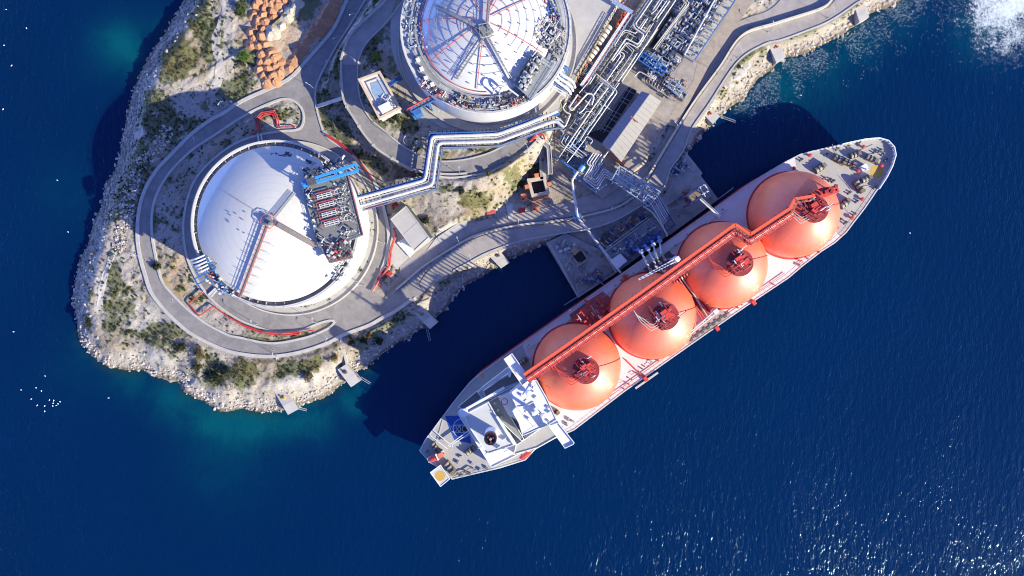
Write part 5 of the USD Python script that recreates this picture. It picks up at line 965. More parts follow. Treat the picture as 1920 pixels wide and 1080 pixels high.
mb = MB(); mb.prism(half([(1500, 372), (1540, 352), (1570, 348), (1574, 360), (1545, 370), (1508, 388)], 44), 43.2, 44); fwd = obj('forward_platform', mb, dome_red, ship); 
mb = MB()
for k in range(14): p = P(1510 + k * 4.4 + rng.uniform(-2, 2), 377 - k * 1.9 + rng.uniform(-6, 4), 44); mb.box(p, (rng.uniform(.5, 1.8), rng.uniform(.5, 1.4), rng.uniform(.6, 2.2)), rng.uniform(0, 1.5))
for x, y in ((1545, 362), (1568, 356)): p = P(x, y, 44); mb.beam((p[0], p[1], ZD), p, .8, .8)
t_ = obj('platform_gear', mb, dome_dark, fwd); tag(t_, kind='stuff')
mb = MB()
for a, b in (((1010, 712), (1046, 664)), ((1046, 664), (1052, 694)), ((1030, 690), (1052, 694)), ((1010, 712), (1040, 706)), ((1022, 722), (1032, 728))): mb.beam(P(*a, 41), P(*b, 41), .45, .6)
obj('aft_truss', mb, dome_red, cw)
# manifold pipes across the ship between the second and third domes
mf = obj('manifold', MB().prism(half([(1262, 528), (1286, 511), (1340, 584), (1318, 600)], 25), 24.4, 25), dome_dark, ship)
for k in range(6):
    a = np.array([1264 + 4.6 * k, 529 - 3.3 * k]); mb = MB().tube(rounded([P(*a, 44), P(a[0] + 2, a[1] + 4, 28), P(a[0] + 24, a[1] + 34, 27.5), P(a[0] + 26 + 5 * (k % 2), a[1] + 46, 27), P(a[0] + 48, a[1] + 74, 27)], 2.0), .42 if k % 2 else .32, 8); obj('pipe', mb, red_dull if k % 3 else cream_pipe if k == 3 else dome_red, mf, smooth=45)
for k in range(6):
    a = np.array([1214 + 9 * k, 548 - 7 * k]); mb = MB().tube(rounded([P(a[0] + 34, a[1] - 4, 30), P(a[0] + 12, a[1] - 24, 25), P(a[0] + 2, a[1] - 36, 24)], 2.0), .32, 8); obj('pipe', mb, dome_dark if k % 2 else steel, mf)
sg = obj('drip_tray', MB().prism(half([(1276, 640), (1291, 645), (1372, 590), (1352, 580)], 21), 20.6, 21), paint('brown_tray', (.3, .24, .21), .7, .15, .5), ship)
for k in range(7):
    x, y = 1296 + 10.6 * k, 636 - 7.4 * k
    for j in range(2): obj('tray_hatch', MB().box(P(x + 3.6 * j, y - 6 * j + 1, 21), (1.5, 1.3, .35), .61), dark_steel, sg)
obj('drip_tray', MB().prism(half([(1206, 505), (1255, 470), (1266, 484), (1222, 516)], 21), 20.6, 21), dark_steel, ship)
for lab, base, tip, zc_ in (('starboard deck crane, white boom lying along the rail', (1341, 584), (1279, 636), 31), ('port deck crane, white boom over the loading arms', (1269, 486), (1197, 524), 34)):
    b0, b1 = np.array(P(*base, zc_)), np.array(P(*tip, zc_ + .5)); ck = obj('deck_crane', MB().lathe([(0, zc_ - ZD + .8), (1.5, zc_ - ZD + .7), (1.6, zc_ - ZD - 3), (1.1, zc_ - ZD - 4), (1.1, 0)], (b0[0], b0[1], ZD), 16), white_paint, ship, smooth=40, label=lab); d = (b1 - b0) / np.linalg.norm(b1 - b0); s = np.cross(d, [0, 0, 1]); mb = MB()
    for e in (-1, 1):
        for g_ in (-1, 1): mb.tube([b0 + s * e * .75 + [0, 0, g_ * .6 + 1.2], b1 + s * e * .25 + [0, 0, g_ * .25 + 1]], .2, 6)
    for k in range(12):
        p, q = b0 + (b1 - b0) * k / 12 + [0, 0, 1.2], b0 + (b1 - b0) * (k + 1) / 12 + [0, 0, 1.2]; w0, w1 = .75 - .5 * k / 12, .75 - .5 * (k + 1) / 12; e = 1 if k % 2 else -1; mb.beam(p + s * e * w0, q - s * e * w1, .2, .2)
    obj('boom', mb, white_paint, ck); obj('crane_cab', MB().box(b0 + [0, 0, .2], (2.4, 2.2, 2.0), .6), white_paint, ck)
# red machinery port side between third and fourth domes
t_ = obj('deck_machinery', MB().prism(half([(1070, 600), (1104, 566), (1144, 578), (1118, 612), (1085, 612)], 20), 19.6, 20), red_dull, ship)
rr = random.Random(5); mb, m2 = MB(), MB()
for k in range(46):
    x, y = rr.uniform(1078, 1142), rr.uniform(562, 606)
    if x < 1100 and y < 585: continue
    p = np.array(P(x, y, 20)); L = rr.uniform(1.5, 5); d = SA if rr.random() < .4 else SN; h_ = rr.uniform(.8, 5)
    if rr.random() < .35: mb.box(p, (rr.uniform(.7, 2), rr.uniform(.7, 2.2), h_), .61)
    else: (mb if rr.random() < .75 else m2).tube([p, p + [0, 0, h_], p + [d[0] * L, d[1] * L, h_]], rr.uniform(.15, .35), 6)
tag(obj('pipework', mb, dome_red, t_), kind='stuff'); tag(obj('valves', m2, white_pipe, t_), kind='stuff')
# small fittings along the starboard and port edges, each a part
def at_ship(s, c, z=ZD):                               # s along the keel in photo pixels from the aftmost dome, c across
    x, y = 1082 + .8175 * s, 688 - .576 * s; return P(x + .576 * c, y + .8175 * c, z)
for k in range(64):
    s, cc = rng.uniform(-20, 500), rng.uniform(70, 86); p = at_ship(s, cc); v = rng.random(); m = (red_dull, brown_metal, dome_red, steel)[k % 4]
    if v < .4: mb = MB().box(p, (.6, .5, rng.uniform(.8, 1.5)), .61)
    elif v < .75: mb = MB().lathe([(0, 1.3), (.45, 1.25), (.45, .9), (.18, .8), (.18, 0)], p, 8)
    else: q = np.array(p); mb = MB().tube([q, q + [0, 0, .9], q + [SA[0] * 1.8, SA[1] * 1.8, .9], q + [SA[0] * 1.8, SA[1] * 1.8, 0]], .14, 6)
    obj('deck_fitting', mb, m, ship)
for k in range(26): s, cc = rng.uniform(-70, 400), rng.uniform(-86, -76); p = at_ship(s, cc); obj('deck_fitting', MB().box(p, (.5, .5, rng.uniform(.6, 1.2)), .61), (red_dull, dark_steel)[k % 2], ship)
for s, c0, c1 in ((82, 40, 92), (246, 40, 92), (160, -60, -86), (330, 30, 92)): a, b = np.array(at_ship(s, c0, ZD + .5)), np.array(at_ship(s + 10, c1, ZD + .5)); obj('cross_pipe', MB().tube([a, b], .3, 7), red_dull, ship); obj('side_platform', MB().box(b - [0, 0, .4], (1.8, 2.4, 1.6), .61), dome_red, ship)
obj('gangway_ladder', MB().beam(at_ship(66, 96, ZD + .8), at_ship(118, 96, ZD + .8), 1.0, .5), cream_pipe, ship)
obj('edge_pipe', MB().tube([at_ship(s, 80, ZD + .5) for s in (-10, 120, 210, 300, 420)], .16, 6), red_dull, ship); obj('edge_pipe', MB().tube([at_ship(s, -79, ZD + .5) for s in (-60, 100, 250, 400)], .16, 6), steel, ship)
# bow gear
def winch(x, y, rot, sc=1.0, z=ZD):
    p = np.array(P(x, y, z)); ca, sa = math.cos(rot), math.sin(rot); X = lambda u, v, w: p + np.array([ca * u - sa * v, sa * u + ca * v, w]) * sc
    w_ = obj('winch', MB().box(p, (5.0 * sc, 3.0 * sc, .35), rot).box(X(2.2, 0, .35), (1.5 * sc, 1.8 * sc, 2.0 * sc), rot), brown_metal, ship); m1, m2 = MB(), MB()
    for u in (-1.6, .1): m1.tube([X(u - .55, 0, 1.3), X(u - .5, 0, 1.3), X(u + .5, 0, 1.3), X(u + .55, 0, 1.3)], [1.15 * sc] * 4, 12)
    for u in (-2.4, -.75, .9): m2.tube([X(u - .06, 0, 1.3), X(u + .06, 0, 1.3)], 1.5 * sc, 14)
    obj('drum', m1, paint('rope_drum_%d' % _used.get('/World/gas_carrier/winch', 0), (.28, .25, .2), .8, .2, 2), w_); obj('flange', m2, dark_steel, w_)
for x, y, r, s in ((1535, 316, .6, 1.15), (1572, 300, -.5, 1.25), (1590, 306, -.4, 1.15), (1601, 291, .3, 1), (1632, 298, -.4, 1.1), (1608, 350, -1.0, 1.25), (1622, 336, .4, 1.0), (1582, 382, .7, 1.1), (1040, 776, .6, .9), (982, 677, .6, .9), (816, 838, -.9, 1.0), (843, 876, -.9, 1.3), (882, 844, .6, 1.0)): winch(x, y, r, s)
for x, y in ((1617, 276), (1517, 292), (1487, 316), (1651, 311), (1607, 321), (1567, 427), (1596, 409), (1615, 374)): obj('red_ventilator', MB().lathe([(0, 1.9), (.9, 1.7), (1.0, 1.2), (.5, 1.0), (.5, 0)], P(x, y, ZD), 12), red_pipe, ship)
obj('bow_house', MB().box(P(1617, 315, ZD), (3.4, 2.6, 2.4), .5), white_paint, ship); obj('fore_mast', MB().tube([P(1625, 318, ZD), P(1625, 318, ZD + 12)], [.45, .2], 8).beam(P(1620, 318, ZD + 9), P(1630, 318, ZD + 9), .2, .2), white_paint, ship)
for k, (x, y) in enumerate(((1570, 280), (1548, 290), (1640, 285), (1655, 290), (1556, 338), (1502, 300), (1618, 358), (1592, 362), (1606, 378), (1640, 352), (1575, 412), (1585, 418), (1545, 335), (1562, 340), (1650, 282), (1602, 402), (1500, 478), (1513, 470), (1526, 462), (1660, 300), (1610, 268), (1590, 275))):
    mb = MB(); p = np.array(P(x, y, ZD))
    for e in (-.7, .7): mb.lathe([(0, 1.15), (.42, 1.1), (.36, .6), (.42, 0)], p + [SA[0] * e, SA[1] * e, 0], 8)
    mb.box(p, (2.3, .9, .16), .61); obj('bollard', mb, dark_steel if k % 3 else brown_metal, ship)
mb = MB(); ft = MB()
for k in range(24):
    s = .1 + k / 24 * .9; p = dp.exterior.interpolate(dp.exterior.project(Point(dw[16])) + k * 2.1); c = dp.centroid; q = np.array([p.x, p.y]); inn = np.array([P(1600, 310, ZD)[0], P(1600, 310, ZD)[1]]) - q; inn /= np.linalg.norm(inn); ft.beam((*(q + inn * .3), ZD), (*(q + inn * .5), ZD + 2.4), .25, .9)
obj('bulwark_stay', ft, white_paint, ship)
for a, b in (((1570, 300), (1640, 272)), ((1575, 305), (1560, 270)), ((1608, 352), (1650, 345)), ((1535, 318), (1500, 300)), ((1582, 384), (1600, 412)), ((1600, 295), (1660, 285)), ((1575, 330), (1600, 360)), ((816, 838), (835, 775)), ((843, 876), (800, 850)), ((820, 815), (870, 850))): obj('mooring_rope', MB().tube([P(*a, ZD + .5), P((a[0] + b[0]) / 2, (a[1] + b[1]) / 2, ZD + .3), P(*b, ZD + .5)], .1, 5), cream_pipe, ship)
# accommodation, casing and bridge
G = lambda pts: C(860, 650, 5.4, pts)
def block(name, px, z0, z1, wall, top, label=None, parap=.0):
    q = px_quad(px, z1); o = obj(name, MB().prism(q, z0, z1 - .2), wall, ship, label=label); obj('roof_deck', MB().prism(q.buffer(-.02, join_style=2), z1 - .2, z1), top, o)
    if parap: obj('coaming', MB().prism(q.exterior.buffer(.15, join_style=2), z1 - .1, z1 + parap), white_paint, o)
    return o
lowd = block('deckhouse', [(858, 775), (904, 727), (960, 684), (984, 712), (1040, 800), (1000, 838), (922, 876)], ZD, 25, white_paint, ship_deck, parap=.5)
port = block('accommodation_block', G([(250, 450), (500, 275), (560, 240), (640, 380), (400, 500), (300, 560)]), 25, 30, white_paint, ship_grey, parap=.6)
pt2 = block('accommodation_block', G([(-5, 610), (185, 450), (235, 520), (100, 610), (70, 640)]), 25, 28, white_paint, ship_grey, parap=.6)
cas = block('engine_casing', G([(60, 690), (300, 565), (385, 715), (570, 990), (290, 1085), (95, 790)]), 25, 37, white_paint, ship_pale, parap=.5)
obj('casing_edge', MB().prism(px_quad(G([(375, 710), (395, 705), (590, 995), (555, 1000)]), 38.6), 37, 38.6), white_paint, cas)
mid_ = block('mid_deck', G([(290, 565), (400, 500), (660, 935), (640, 955), (385, 715)]), 25, 31, ship_grey, paint('olive_grey_deck', (.2, .215, .2), .7, .12, .3), parap=.4)
pool = block('pool_deck', G([(400, 510), (520, 460), (600, 610), (540, 650), (580, 740), (500, 690)]), 25, 33, white_paint, ship_deck)
obj('round_mark', MB().sheet(Point(P(946, 753, 33)[:2]).buffer(1.7).difference(Point(P(946, 753, 33)[:2]).buffer(1.3)), 33.01), red_dull, pool)
stb = block('accommodation_block', G([(660, 945), (870, 800), (905, 790), (1010, 900), (800, 1020), (560, 1090), (580, 1000)]), 25, 29, white_paint, ship_cream, parap=.5)
upd = block('upper_deck', G([(590, 610), (545, 655), (610, 770), (650, 900), (720, 870), (900, 790), (1000, 880), (1000, 770), (890, 520), (790, 345), (715, 330), (620, 385), (515, 475)]), 25, 40, white_paint, white_paint, parap=.4)
whl = block('wheelhouse', G([(640, 385), (720, 330), (790, 345), (890, 520), (1005, 770), (930, 800), (860, 760), (760, 560), (680, 600), (590, 610), (520, 475)]), 40, 44.5, white_paint, white_paint, parap=.5)
obj('window_band', MB().prism(px_quad(G([(788, 352), (794, 350), (1003, 758), (996, 762)]), 44), 42.2, 43.6), black, whl)
wing = block('bridge_wing', G([(460, 125), (540, 70), (720, 325), (640, 385)]), 41, 44, white_paint, white_paint, parap=1.0); wing2 = block('bridge_wing', G([(905, 790), (985, 740), (1168, 970), (1160, 985), (1075, 1025)]), 41, 44, white_paint, white_paint, parap=1.0)
for pts in (G([(500, 220), (530, 215), (530, 300), (505, 315)]),): obj('wing_bracket', MB().prism(px_quad(pts, 38), 30, 38), white_paint, wing)
rr = random.Random(15)
for k in range(26):
    x, y = rr.uniform(960, 1040), rr.uniform(715, 800); g0 = Polygon(G([(600, 500), (720, 360), (780, 370), (880, 540), (960, 740), (760, 800), (640, 740)]))
    if not g0.contains(Point(x, y)): continue
    p = np.array(P(x, y, 44.5)); hgt = rr.uniform(.3, 1.3)
    obj('roof_unit', MB().box(p - [0, 0, 4.6 if not Polygon(G([(640, 385), (720, 330), (790, 345), (890, 520), (1005, 770), (930, 800), (860, 760), (760, 560), (680, 600), (590, 610), (520, 475)])).contains(Point(x, y)) else 0], (rr.uniform(.4, 1.5), rr.uniform(.4, 1.5), hgt), .61), white_paint if k % 5 else steel, whl)
for x, y in ((990, 735), (1018, 778)): obj('radar_dome', MB().lathe([(0, 3.4), (.9, 3.2), (1.35, 2.5), (1.35, 1.9), (.9, 1.2), (.35, 1.0), (.35, 0)], P(x, y, 44.5), 16), white_paint, whl, smooth=40)
mm = obj('radar_mast', MB().tube([P(1003, 772, 44.5), P(1003, 772, 60)], [.9, .45], 10).beam(P(995, 766, 55), P(1011, 778, 55), .4, .4).beam(P(998, 778, 52), P(1009, 765, 52), .4, .4).box(P(1003, 772, 56), (4.2, .5, .5), .9).box(P(1003, 772, 51), (3, 3, .2), .6), white_paint, whl)
for a, b in (((965, 760), (1000, 800)), ((985, 748), (1004, 720)), ((1004, 796), (980, 812))): obj('aerial', MB().beam(P(*a, 45.5), P(*b, 45.5), .2, .25), steel, whl)
bm = obj('provision_crane', MB().lathe([(0, 9), (1.5, 8.8), (1.6, 7), (1.1, 6), (1.1, 0)], P(869, 771, 28), 14).box(P(871, 773, 36), (3.6, 3.6, 2.2), .4), white_paint, ship); obj('boom', MB().beam(P(874, 767, 38.4), P(946, 727, 38.4), 1.2, 1.2), white_paint, bm); obj('boom_tip', MB().beam(P(945, 728, 38.4), P(976, 716, 38.4), .7, .8), blue_pale, bm)
for a, b in (((895, 735), (963, 697)), ((905, 754), (978, 716)), ((880, 770), (915, 750))): obj('deck_duct', MB().beam(P(*a, 31.5), P(*b, 31.5), .6, .5), ship_pale, port)
fn = P(921, 812, 37); fo = obj('funnel', MB().lathe([(3.1, 0), (2.9, 12), (2.85, 15), (2.3, 15), (2.3, 13)], fn, 32), white_paint, ship, smooth=40); obj('red_band', MB().lathe([(2.98, 10.2), (2.93, 12.8)], fn, 32), red_pipe, fo); obj('black_top', MB().lathe([(2.95, 13.2), (2.92, 15.05), (2.2, 15.05)], fn, 32), black, fo); obj('black_inside', MB().lathe([(2.3, 14.2), (0, 14.2)], fn, 32), black, fo)
for k in range(4): obj('exhaust_pipe', MB().lathe([(.0, 16), (.35, 16), (.55 if k == 0 else .38, 15.9), (.55 if k == 0 else .38, 14)], (fn[0] + (0, 1.3, -1.1, .2)[k], fn[1] + (0, .5, .9, -1.4)[k], fn[2]), 10), steel if k == 0 else dome_dark, fo)
for x, y in ((935, 838), (946, 822), (900, 838), (912, 850), (948, 845)): obj('casing_vent', MB().box(P(x, y, 37), (2.2, .3, 1.3), .6), ship_pale, cas)
for x, y in ((934, 768), (940, 782), (928, 756)): obj('deck_vent', MB().lathe([(0, 1.4), (.7, 1.3), (.7, 0)], P(x, y, 31), 12), steel, mid_)
# blue court and stern gear
ct = obj('blue_court', MB().sheet(half([(835, 780), (864, 779), (877, 795), (884, 832), (852, 825), (840, 798)], ZD + .02), ZD + .02), court_blue, ship); cxy = Point(P(867, 803, ZD)[:2]); clip = half([(835, 780), (864, 779), (877, 795), (884, 832), (852, 825), (840, 798)])
ringp = cxy.buffer(4.9).difference(cxy.buffer(4.6)); bx = half([(851, 797), (883, 797), (883, 811), (851, 811)]); ln = [ringp, bx.exterior.buffer(.14), Point(P(851, 804, ZD)[:2]).buffer(1.75).difference(Point(P(851, 804, ZD)[:2]).buffer(1.5))]
for x, s_ in ((858, 1), (864, -1), (872, -1)): c_ = Point(P(x, 804, ZD)[:2]); ln.append(c_.buffer(1.6).difference(c_.buffer(1.32)).intersection(half([(x, 797), (x + 9 * s_, 797), (x + 9 * s_, 811), (x, 811)])))
ln.append(LineString(PX([(876, 804), (881, 804)], ZD)).buffer(.14)); obj('court_line', MB().sheet(unary_union(ln).intersection(clip), ZD + .03), ship_pale, ct); obj('court_panel', MB().sheet(half([(857, 798.5), (876, 798.5), (876, 809.5), (857, 809.5)]).difference(unary_union(ln)), ZD + .026), black, ct)
for a, b in (((840, 836), (884, 803)), ((842, 838), (886, 808)), ((812, 806), (850, 838)), ((806, 816), (840, 842))): obj('stern_pipe', MB().beam(P(*a, ZD + 3), P(*b, ZD + 3), .35, .35), white_paint, ship)
lb = obj('free_fall_lifeboat', MB().add(*(lambda m: (m.vertices * [4.6, 1.6, 1.5] @ np.array([[math.cos(.42), math.sin(.42), 0], [-math.sin(.42), math.cos(.42), 0], [0, 0, 1]]) + np.array(P(818, 857, 21.5)), m.faces))(trimesh.creation.icosphere(3))), red_pipe, ship, smooth=True, label='enclosed red lifeboat on the stern ramp')
obj('canopy', MB().box(P(826, 853, 22.2), (2.6, 2.2, 1.2), .42), terracotta, lb); obj('strap', MB().box(P(820, 856, 21.6), (.7, 3.4, 1.8), .42), white_paint, lb); obj('ramp', MB().prism(half([(800, 860), (830, 845), (834, 852), (804, 868)], 20), 18, 20), ship_pale, lb)
lb2 = obj('side_lifeboat', MB().add(*(lambda m: (m.vertices * [3.4, 1.3, 1.2] @ np.array([[math.cos(.45), math.sin(.45), 0], [-math.sin(.45), math.cos(.45), 0], [0, 0, 1]]) + np.array(P(985, 854, 21)), m.faces))(trimesh.creation.icosphere(2))), red_pipe, ship, smooth=True, label='small red boat hung on the starboard side aft'); obj('davit', MB().box(P(980, 850, 18), (.6, 2.4, 3.4), .4).box(P(991, 847, 18), (.6, 2.4, 3.4), .4), white_paint, lb2)
hp = obj('stern_platform', MB().prism(half([(807, 886), (826, 872), (843, 898), (826, 912)], 20), 19.2, 20), ship_pale, ship); obj('yellow_marking', MB().sheet(Point(P(825, 892, 20)[:2]).buffer(2.6), 20.012), yellow, hp); obj('platform_edge', MB().prism(half([(807, 886), (826, 872), (843, 898), (826, 912)], 20).exterior.buffer(.2), 19.9, 20.25), white_paint, hp)
for a, b, c in (((870, 885), (882, 877), (892, 881)), ((852, 892), (868, 884), (878, 886))): obj('stern_bracket', MB().tube([P(*q, ZD + 1) for q in (a, b, c)], .3, 6), brown_metal, ship)
for k, (x, y) in enumerate(((864, 856), (858, 866), (886, 869), (880, 888), (900, 880), (912, 877), (866, 892), (801, 846), (1005, 818), (1013, 812), (1022, 806), (1062, 795), (1074, 790), (1000, 826), (1066, 786), (1052, 800))): obj('deck_fitting', MB().box(P(x, y, ZD if x < 960 else ZD), (1.6, .9, 1.1), .2 + k), ship_grey if k % 2 else steel, ship)

# ------------------------------------------------------------ jetty
def block_thing(name, label, cat, px, z0, z1, m, joints=0, group=None):
    q = px_quad(px, z1); c = q.centroid; t = thing(name, label, cat, (c.x, c.y, z0), group=group); return t, q
jl, q = block_thing('jetty_platform', 'left jetty platform crowded with small plant around a dark basin', 'jetty', [(1024, 455), (1061, 437), (1133, 472), (1156, 511), (1084, 557)], -3, 6, concrete)
def slabs(t, q, z, n, m, side):                        # deck cast in panels with open joints, over a skirt
    obj('deck_body', MB().prism(q, -3, z - .12), side, t); x0, y0, x1, y1 = q.bounds; d1, d2 = np.array(E1), np.array(E2); c = np.array(q.centroid.coords[0])
    for a in range(-n, n + 1):
        for b in range(-n, n + 1):
            o = c + d1 * a * 11 + d2 * b * 11; cell = Polygon([o + d1 * 5.46 * i + d2 * 5.46 * j for i, j in ((-1, -1), (1, -1), (1, 1), (-1, 1))]).intersection(q)
            if cell.area > 1: obj('deck_panel', MB().prism(cell, z - .3, z), m, t)
jet_m = paint('jetty_concrete', (.34, .31, .285), .9, .18, .25, dirt=(.17, .15, .14), dirt_amt=.7)
slabs(jl, q, 6.0, 4, jet_m, concrete_dark); obj('edge_kerb', MB().prism(LineString(PX([(1030, 457), (1084, 556), (1155, 510)], 6)).buffer(.5, cap_style=2), 6, 6.5), concrete, jl)
jc, q = block_thing('jetty_platform', 'raised central jetty block bearing the blue loading arms', 'jetty', [(1133, 472), (1222, 408), (1250, 442), (1156, 511)], -3, 12, concrete)
slabs(jc, q, 12.0, 4, paint('grey_jetty_concrete', (.27, .265, .26), .9, .15, .3, dirt=(.13, .13, .14), dirt_amt=.6), concrete_dark); obj('edge_railing', rail(MB(), [(1133, 472), (1222, 408), (1250, 442), (1156, 511)], 12, r=.07, closed=True), steel, jc)
jr, q = block_thing('jetty_platform', 'right jetty platform with a gangway tower and bare concrete deck', 'jetty', [(1239, 359), (1256, 320), (1283, 281), (1317, 324), (1314, 330), (1327, 346), (1347, 374), (1257, 440), (1250, 443), (1222, 408)], -3, 6, concrete)
slabs(jr, q, 6.0, 6, jet_m, concrete_dark); obj('bollard', MB().lathe([(0, 1), (.6, .9), (.45, .4), (.6, 0)], P(1272, 405, 6), 10), brown_metal, jr); obj('bollard', MB().lathe([(0, 1), (.6, .9), (.45, .4), (.6, 0)], P(1331, 372, 6), 10), brown_metal, jr)
pit = struct('service_trench', MB().prism(px_quad([(1061, 436), (1100, 430), (1160, 410), (1236, 360), (1222, 408), (1133, 472)], 5), -3, 5), concrete_dark)
t = thing('trench_plant', 'dark pipework and blue valves in the trench behind the loading arms', 'plant', (*P(1160, 440, 0)[:2], 5)); clutter(t, px_quad([(1110, 452), (1150, 425), (1205, 395), (1220, 405), (1140, 464)], 6), 5, 80, 71, [('pipework', blue_deep), ('pipework', dark_steel), ('valve', terracotta), ('pipe', grey_pipe)], 4)
for a, b, r in (((1140, 468), (1218, 411), .3), ((1137, 465), (1214, 408), .2), ((1130, 474), (1172, 446), .4)): obj('long_pipe', MB().tube([P(*a, 12.6), P(*b, 12.6)], r, 8), grey_pipe, t)
t = thing('jetty_plant', 'pale boxes and pipes scattered around the jetty basin', 'plant', (*P(1065, 475, 0)[:2], 6)); clutter(t, px_quad([(1040, 455), (1060, 450), (1080, 462), (1068, 500), (1078, 520), (1070, 520), (1050, 478)], 6), 6, 60, 72, [('box', grey_pipe), ('box', steel), ('box', cream_pipe)], 1.6, .8)
for x, y in ((1076, 459), (1065, 466), (1060, 468), (1051, 471), (1044, 463)): obj('white_box', MB().box(P(x, y, 6), (1.6, 1.4, 1.2), .6), white_pipe, t)
t = thing('jetty_basin', 'square dark sunken basin with tan rim on the left jetty platform', 'basin', (*P(1087, 483, 0)[:2], 6)); q = px_quad([(1072, 480), (1090, 468), (1102, 485), (1086, 497)], 7); obj('rim', MB().prism(q.buffer(.5).difference(q.buffer(-.4)), 5.5, 7.2), paint('tan_rim', (.3, .24, .17), .8, .2, .5), t); obj('dark_floor', MB().sheet(q.buffer(-.3), 6.03), black, t); obj('tan_hut', MB().box(P(1077, 470, 6), (3.4, 3.4, 2.6), .95), paint('tan_box', (.35, .23, .14), .8, .15, .5), t)
t = thing('fire_monitor', 'red and blue pump unit on the left jetty platform', 'pump', (*P(1113, 524, 0)[:2], 6)); clutter(t, px_quad([(1092, 524), (1100, 517), (1124, 512), (1126, 526), (1104, 530)], 6), 6, 36, 73, [('casing', red_dull), ('pipe', blue_pale), ('motor', blue_deep)], 3)
hut = [(1163, 475), (1176, 489), (1157, 506), (1144, 489)]; t, q = shed('control_hut', 'white roofed control hut on the central jetty block', 'hut', hut, 12, 4.5, white_paint, white_roof); obj('roof', MB().prism(q, 16.2, 16.5), white_paint, t); obj('door', MB().box(P(1168, 498, 12), (1.6, .3, 2.2), .6), blue_steel, t)
arms = (((1188, 470), (1202, 472), (1213, 495), (1220, 507)), ((1201, 463), (1215, 467), (1226, 489), (1230, 500)), ((1214, 455), (1225, 459), (1231, 483), (1238, 493)), ((1226, 447), (1237, 452), (1240, 475), (1247, 487)))
for k, (b_, e_, m_, tp) in enumerate(arms):
    t = thing('loading_arm', ('blue loading arm nearest the white control hut', 'second blue loading arm from the white control hut', 'third blue loading arm from the white control hut', 'blue loading arm farthest from the white control hut')[k], 'loading arm', P(*b_, 12), group='loading arms on the jetty'); b0 = np.array(P(*b_, 12)); el = np.array(P(*e_, 27)); md = np.array(P(*m_, 30)); tip = np.array(P(*tp, 24))
    obj('riser', MB().lathe([(0, 12), (.7, 12), (.8, 4), (1.2, 3.8), (1.2, 0)], b0, 12).box(b0 + [0, 0, 0], (3, 3, .8), .6), blue_deep, t); sh_ = b0 + [0, 0, 12]; obj('inboard_arm', MB().tube([sh_, sh_ + [0, 0, 1.5], el], .65, 9).beam(sh_ + [0, 0, 2.5], el + [0, 0, 1], .5, .6), blue_steel, t); bk = sh_ + (sh_ - el) * np.array([.45, .45, .3]); o = obj('counterweight', MB().box(bk - [0, 0, 1], (2.6, 2.4, 2.2), .6).beam(sh_, bk, .7, .7), blue_deep, t)
    obj('swivel', MB().box(el - [0, 0, .9], (1.8, 1.6, 2.2), .5), white_paint if k in (0, 2) else blue_pale, t); obj('outboard_arm', MB().tube([el, md, tip], .45, 8), grey_pipe, t); obj('coupler', MB().box(tip - [0, 0, .8], (1.3, 1.3, 1.8), .5), white_pipe, t)
gt = thing('gangway_tower', 'blue framed gangway tower with white gangway reaching the ship deck', 'gangway', (*P(1308, 362, 0)[:2], 6)); st = MB(); cr = [(1288, 366), (1320, 346), (1329, 359), (1298, 381)]
for z in (12, 20, 26):
    for a, b in zip(cr, cr[1:] + cr[:1]): st.beam(P(*a, z), P(*b, z), .45, .5)
for a in cr: p = P(*a, 26); st.beam((p[0], p[1], 6), p, .5, .5)
obj('blue_frame', st, blue_deep, gt); st = MB()
for a in ((1312, 351), (1318, 361), (1324, 350)): st.beam(P(*a, 26.5), P(a[0] + 5, a[1] + 8, 26.5), .4, .5)
for a, b in (((1309, 353), (1321, 346)), ((1321, 346), (1329, 358)), ((1317, 365), (1329, 358))): st.beam(P(*a, 26.6), P(*b, 26.6), .6, .6)
obj('white_head', st, white_pipe, gt); obj('deck', MB().prism(px_quad([(1291, 367), (1311, 354), (1318, 366), (1299, 379)], 20), 19.8, 20), brown_metal, gt); st = MB(); gw = [np.array(P(1313, 373, 21)), np.array(P(1334, 392, 20.6)), np.array(P(1345, 403, 19.6))]
for a, b in zip(gw[:-1], gw[1:]):
    d = (b - a) / np.linalg.norm(b - a); s = np.cross(d, [0, 0, 1]); st.beam(a, b, 1.1, .15)
    for e in (-1, 1): st.beam(a + s * e * .6 + [0, 0, 1], b + s * e * .6 + [0, 0, 1], .14, .14)
    for k in range(9): c = a + (b - a) * k / 8; st.beam(c + s * .6, c + s * .6 + [0, 0, 1], .1, .1); st.beam(c - s * .6, c - s * .6 + [0, 0, 1], .1, .1)
obj('gangway', st, white_pipe, gt); obj('gangway_foot', MB().box(P(1345, 403, 18.2), (3.2, 1.8, 1.2), -.7), white_paint, gt)
t = thing('monitor_set', 'red hydrants and valves in a line on the right jetty deck', 'hydrants', (*P(1285, 375, 0)[:2], 6)); clutter(t, px_quad([(1278, 360), (1286, 360), (1292, 376), (1284, 380)], 6), 6, 22, 74, [('hydrant', red_dull), ('valve', dark_steel)], 2); clutter(t, px_quad([(1252, 384), (1276, 366), (1280, 371), (1256, 388)], 6), 6, 24, 75, [('valve', dark_steel), ('valve', steel)], .8, .6); clutter(t, px_quad([(1252, 322), (1262, 312), (1268, 318), (1258, 332)], 6), 6, 20, 76, [('valve', blue_deep), ('valve', grey_pipe)], 2)
t = thing('jetty_machine', 'small blue and grey machine beside the shore end of right platform', 'machine', (*P(1278, 312, 0)[:2], 6)); clutter(t, px_quad([(1262, 322), (1282, 302), (1290, 312), (1270, 330)], 6), 6, 24, 77, [('casing', blue_deep), ('pipe', grey_pipe)], 2.4)
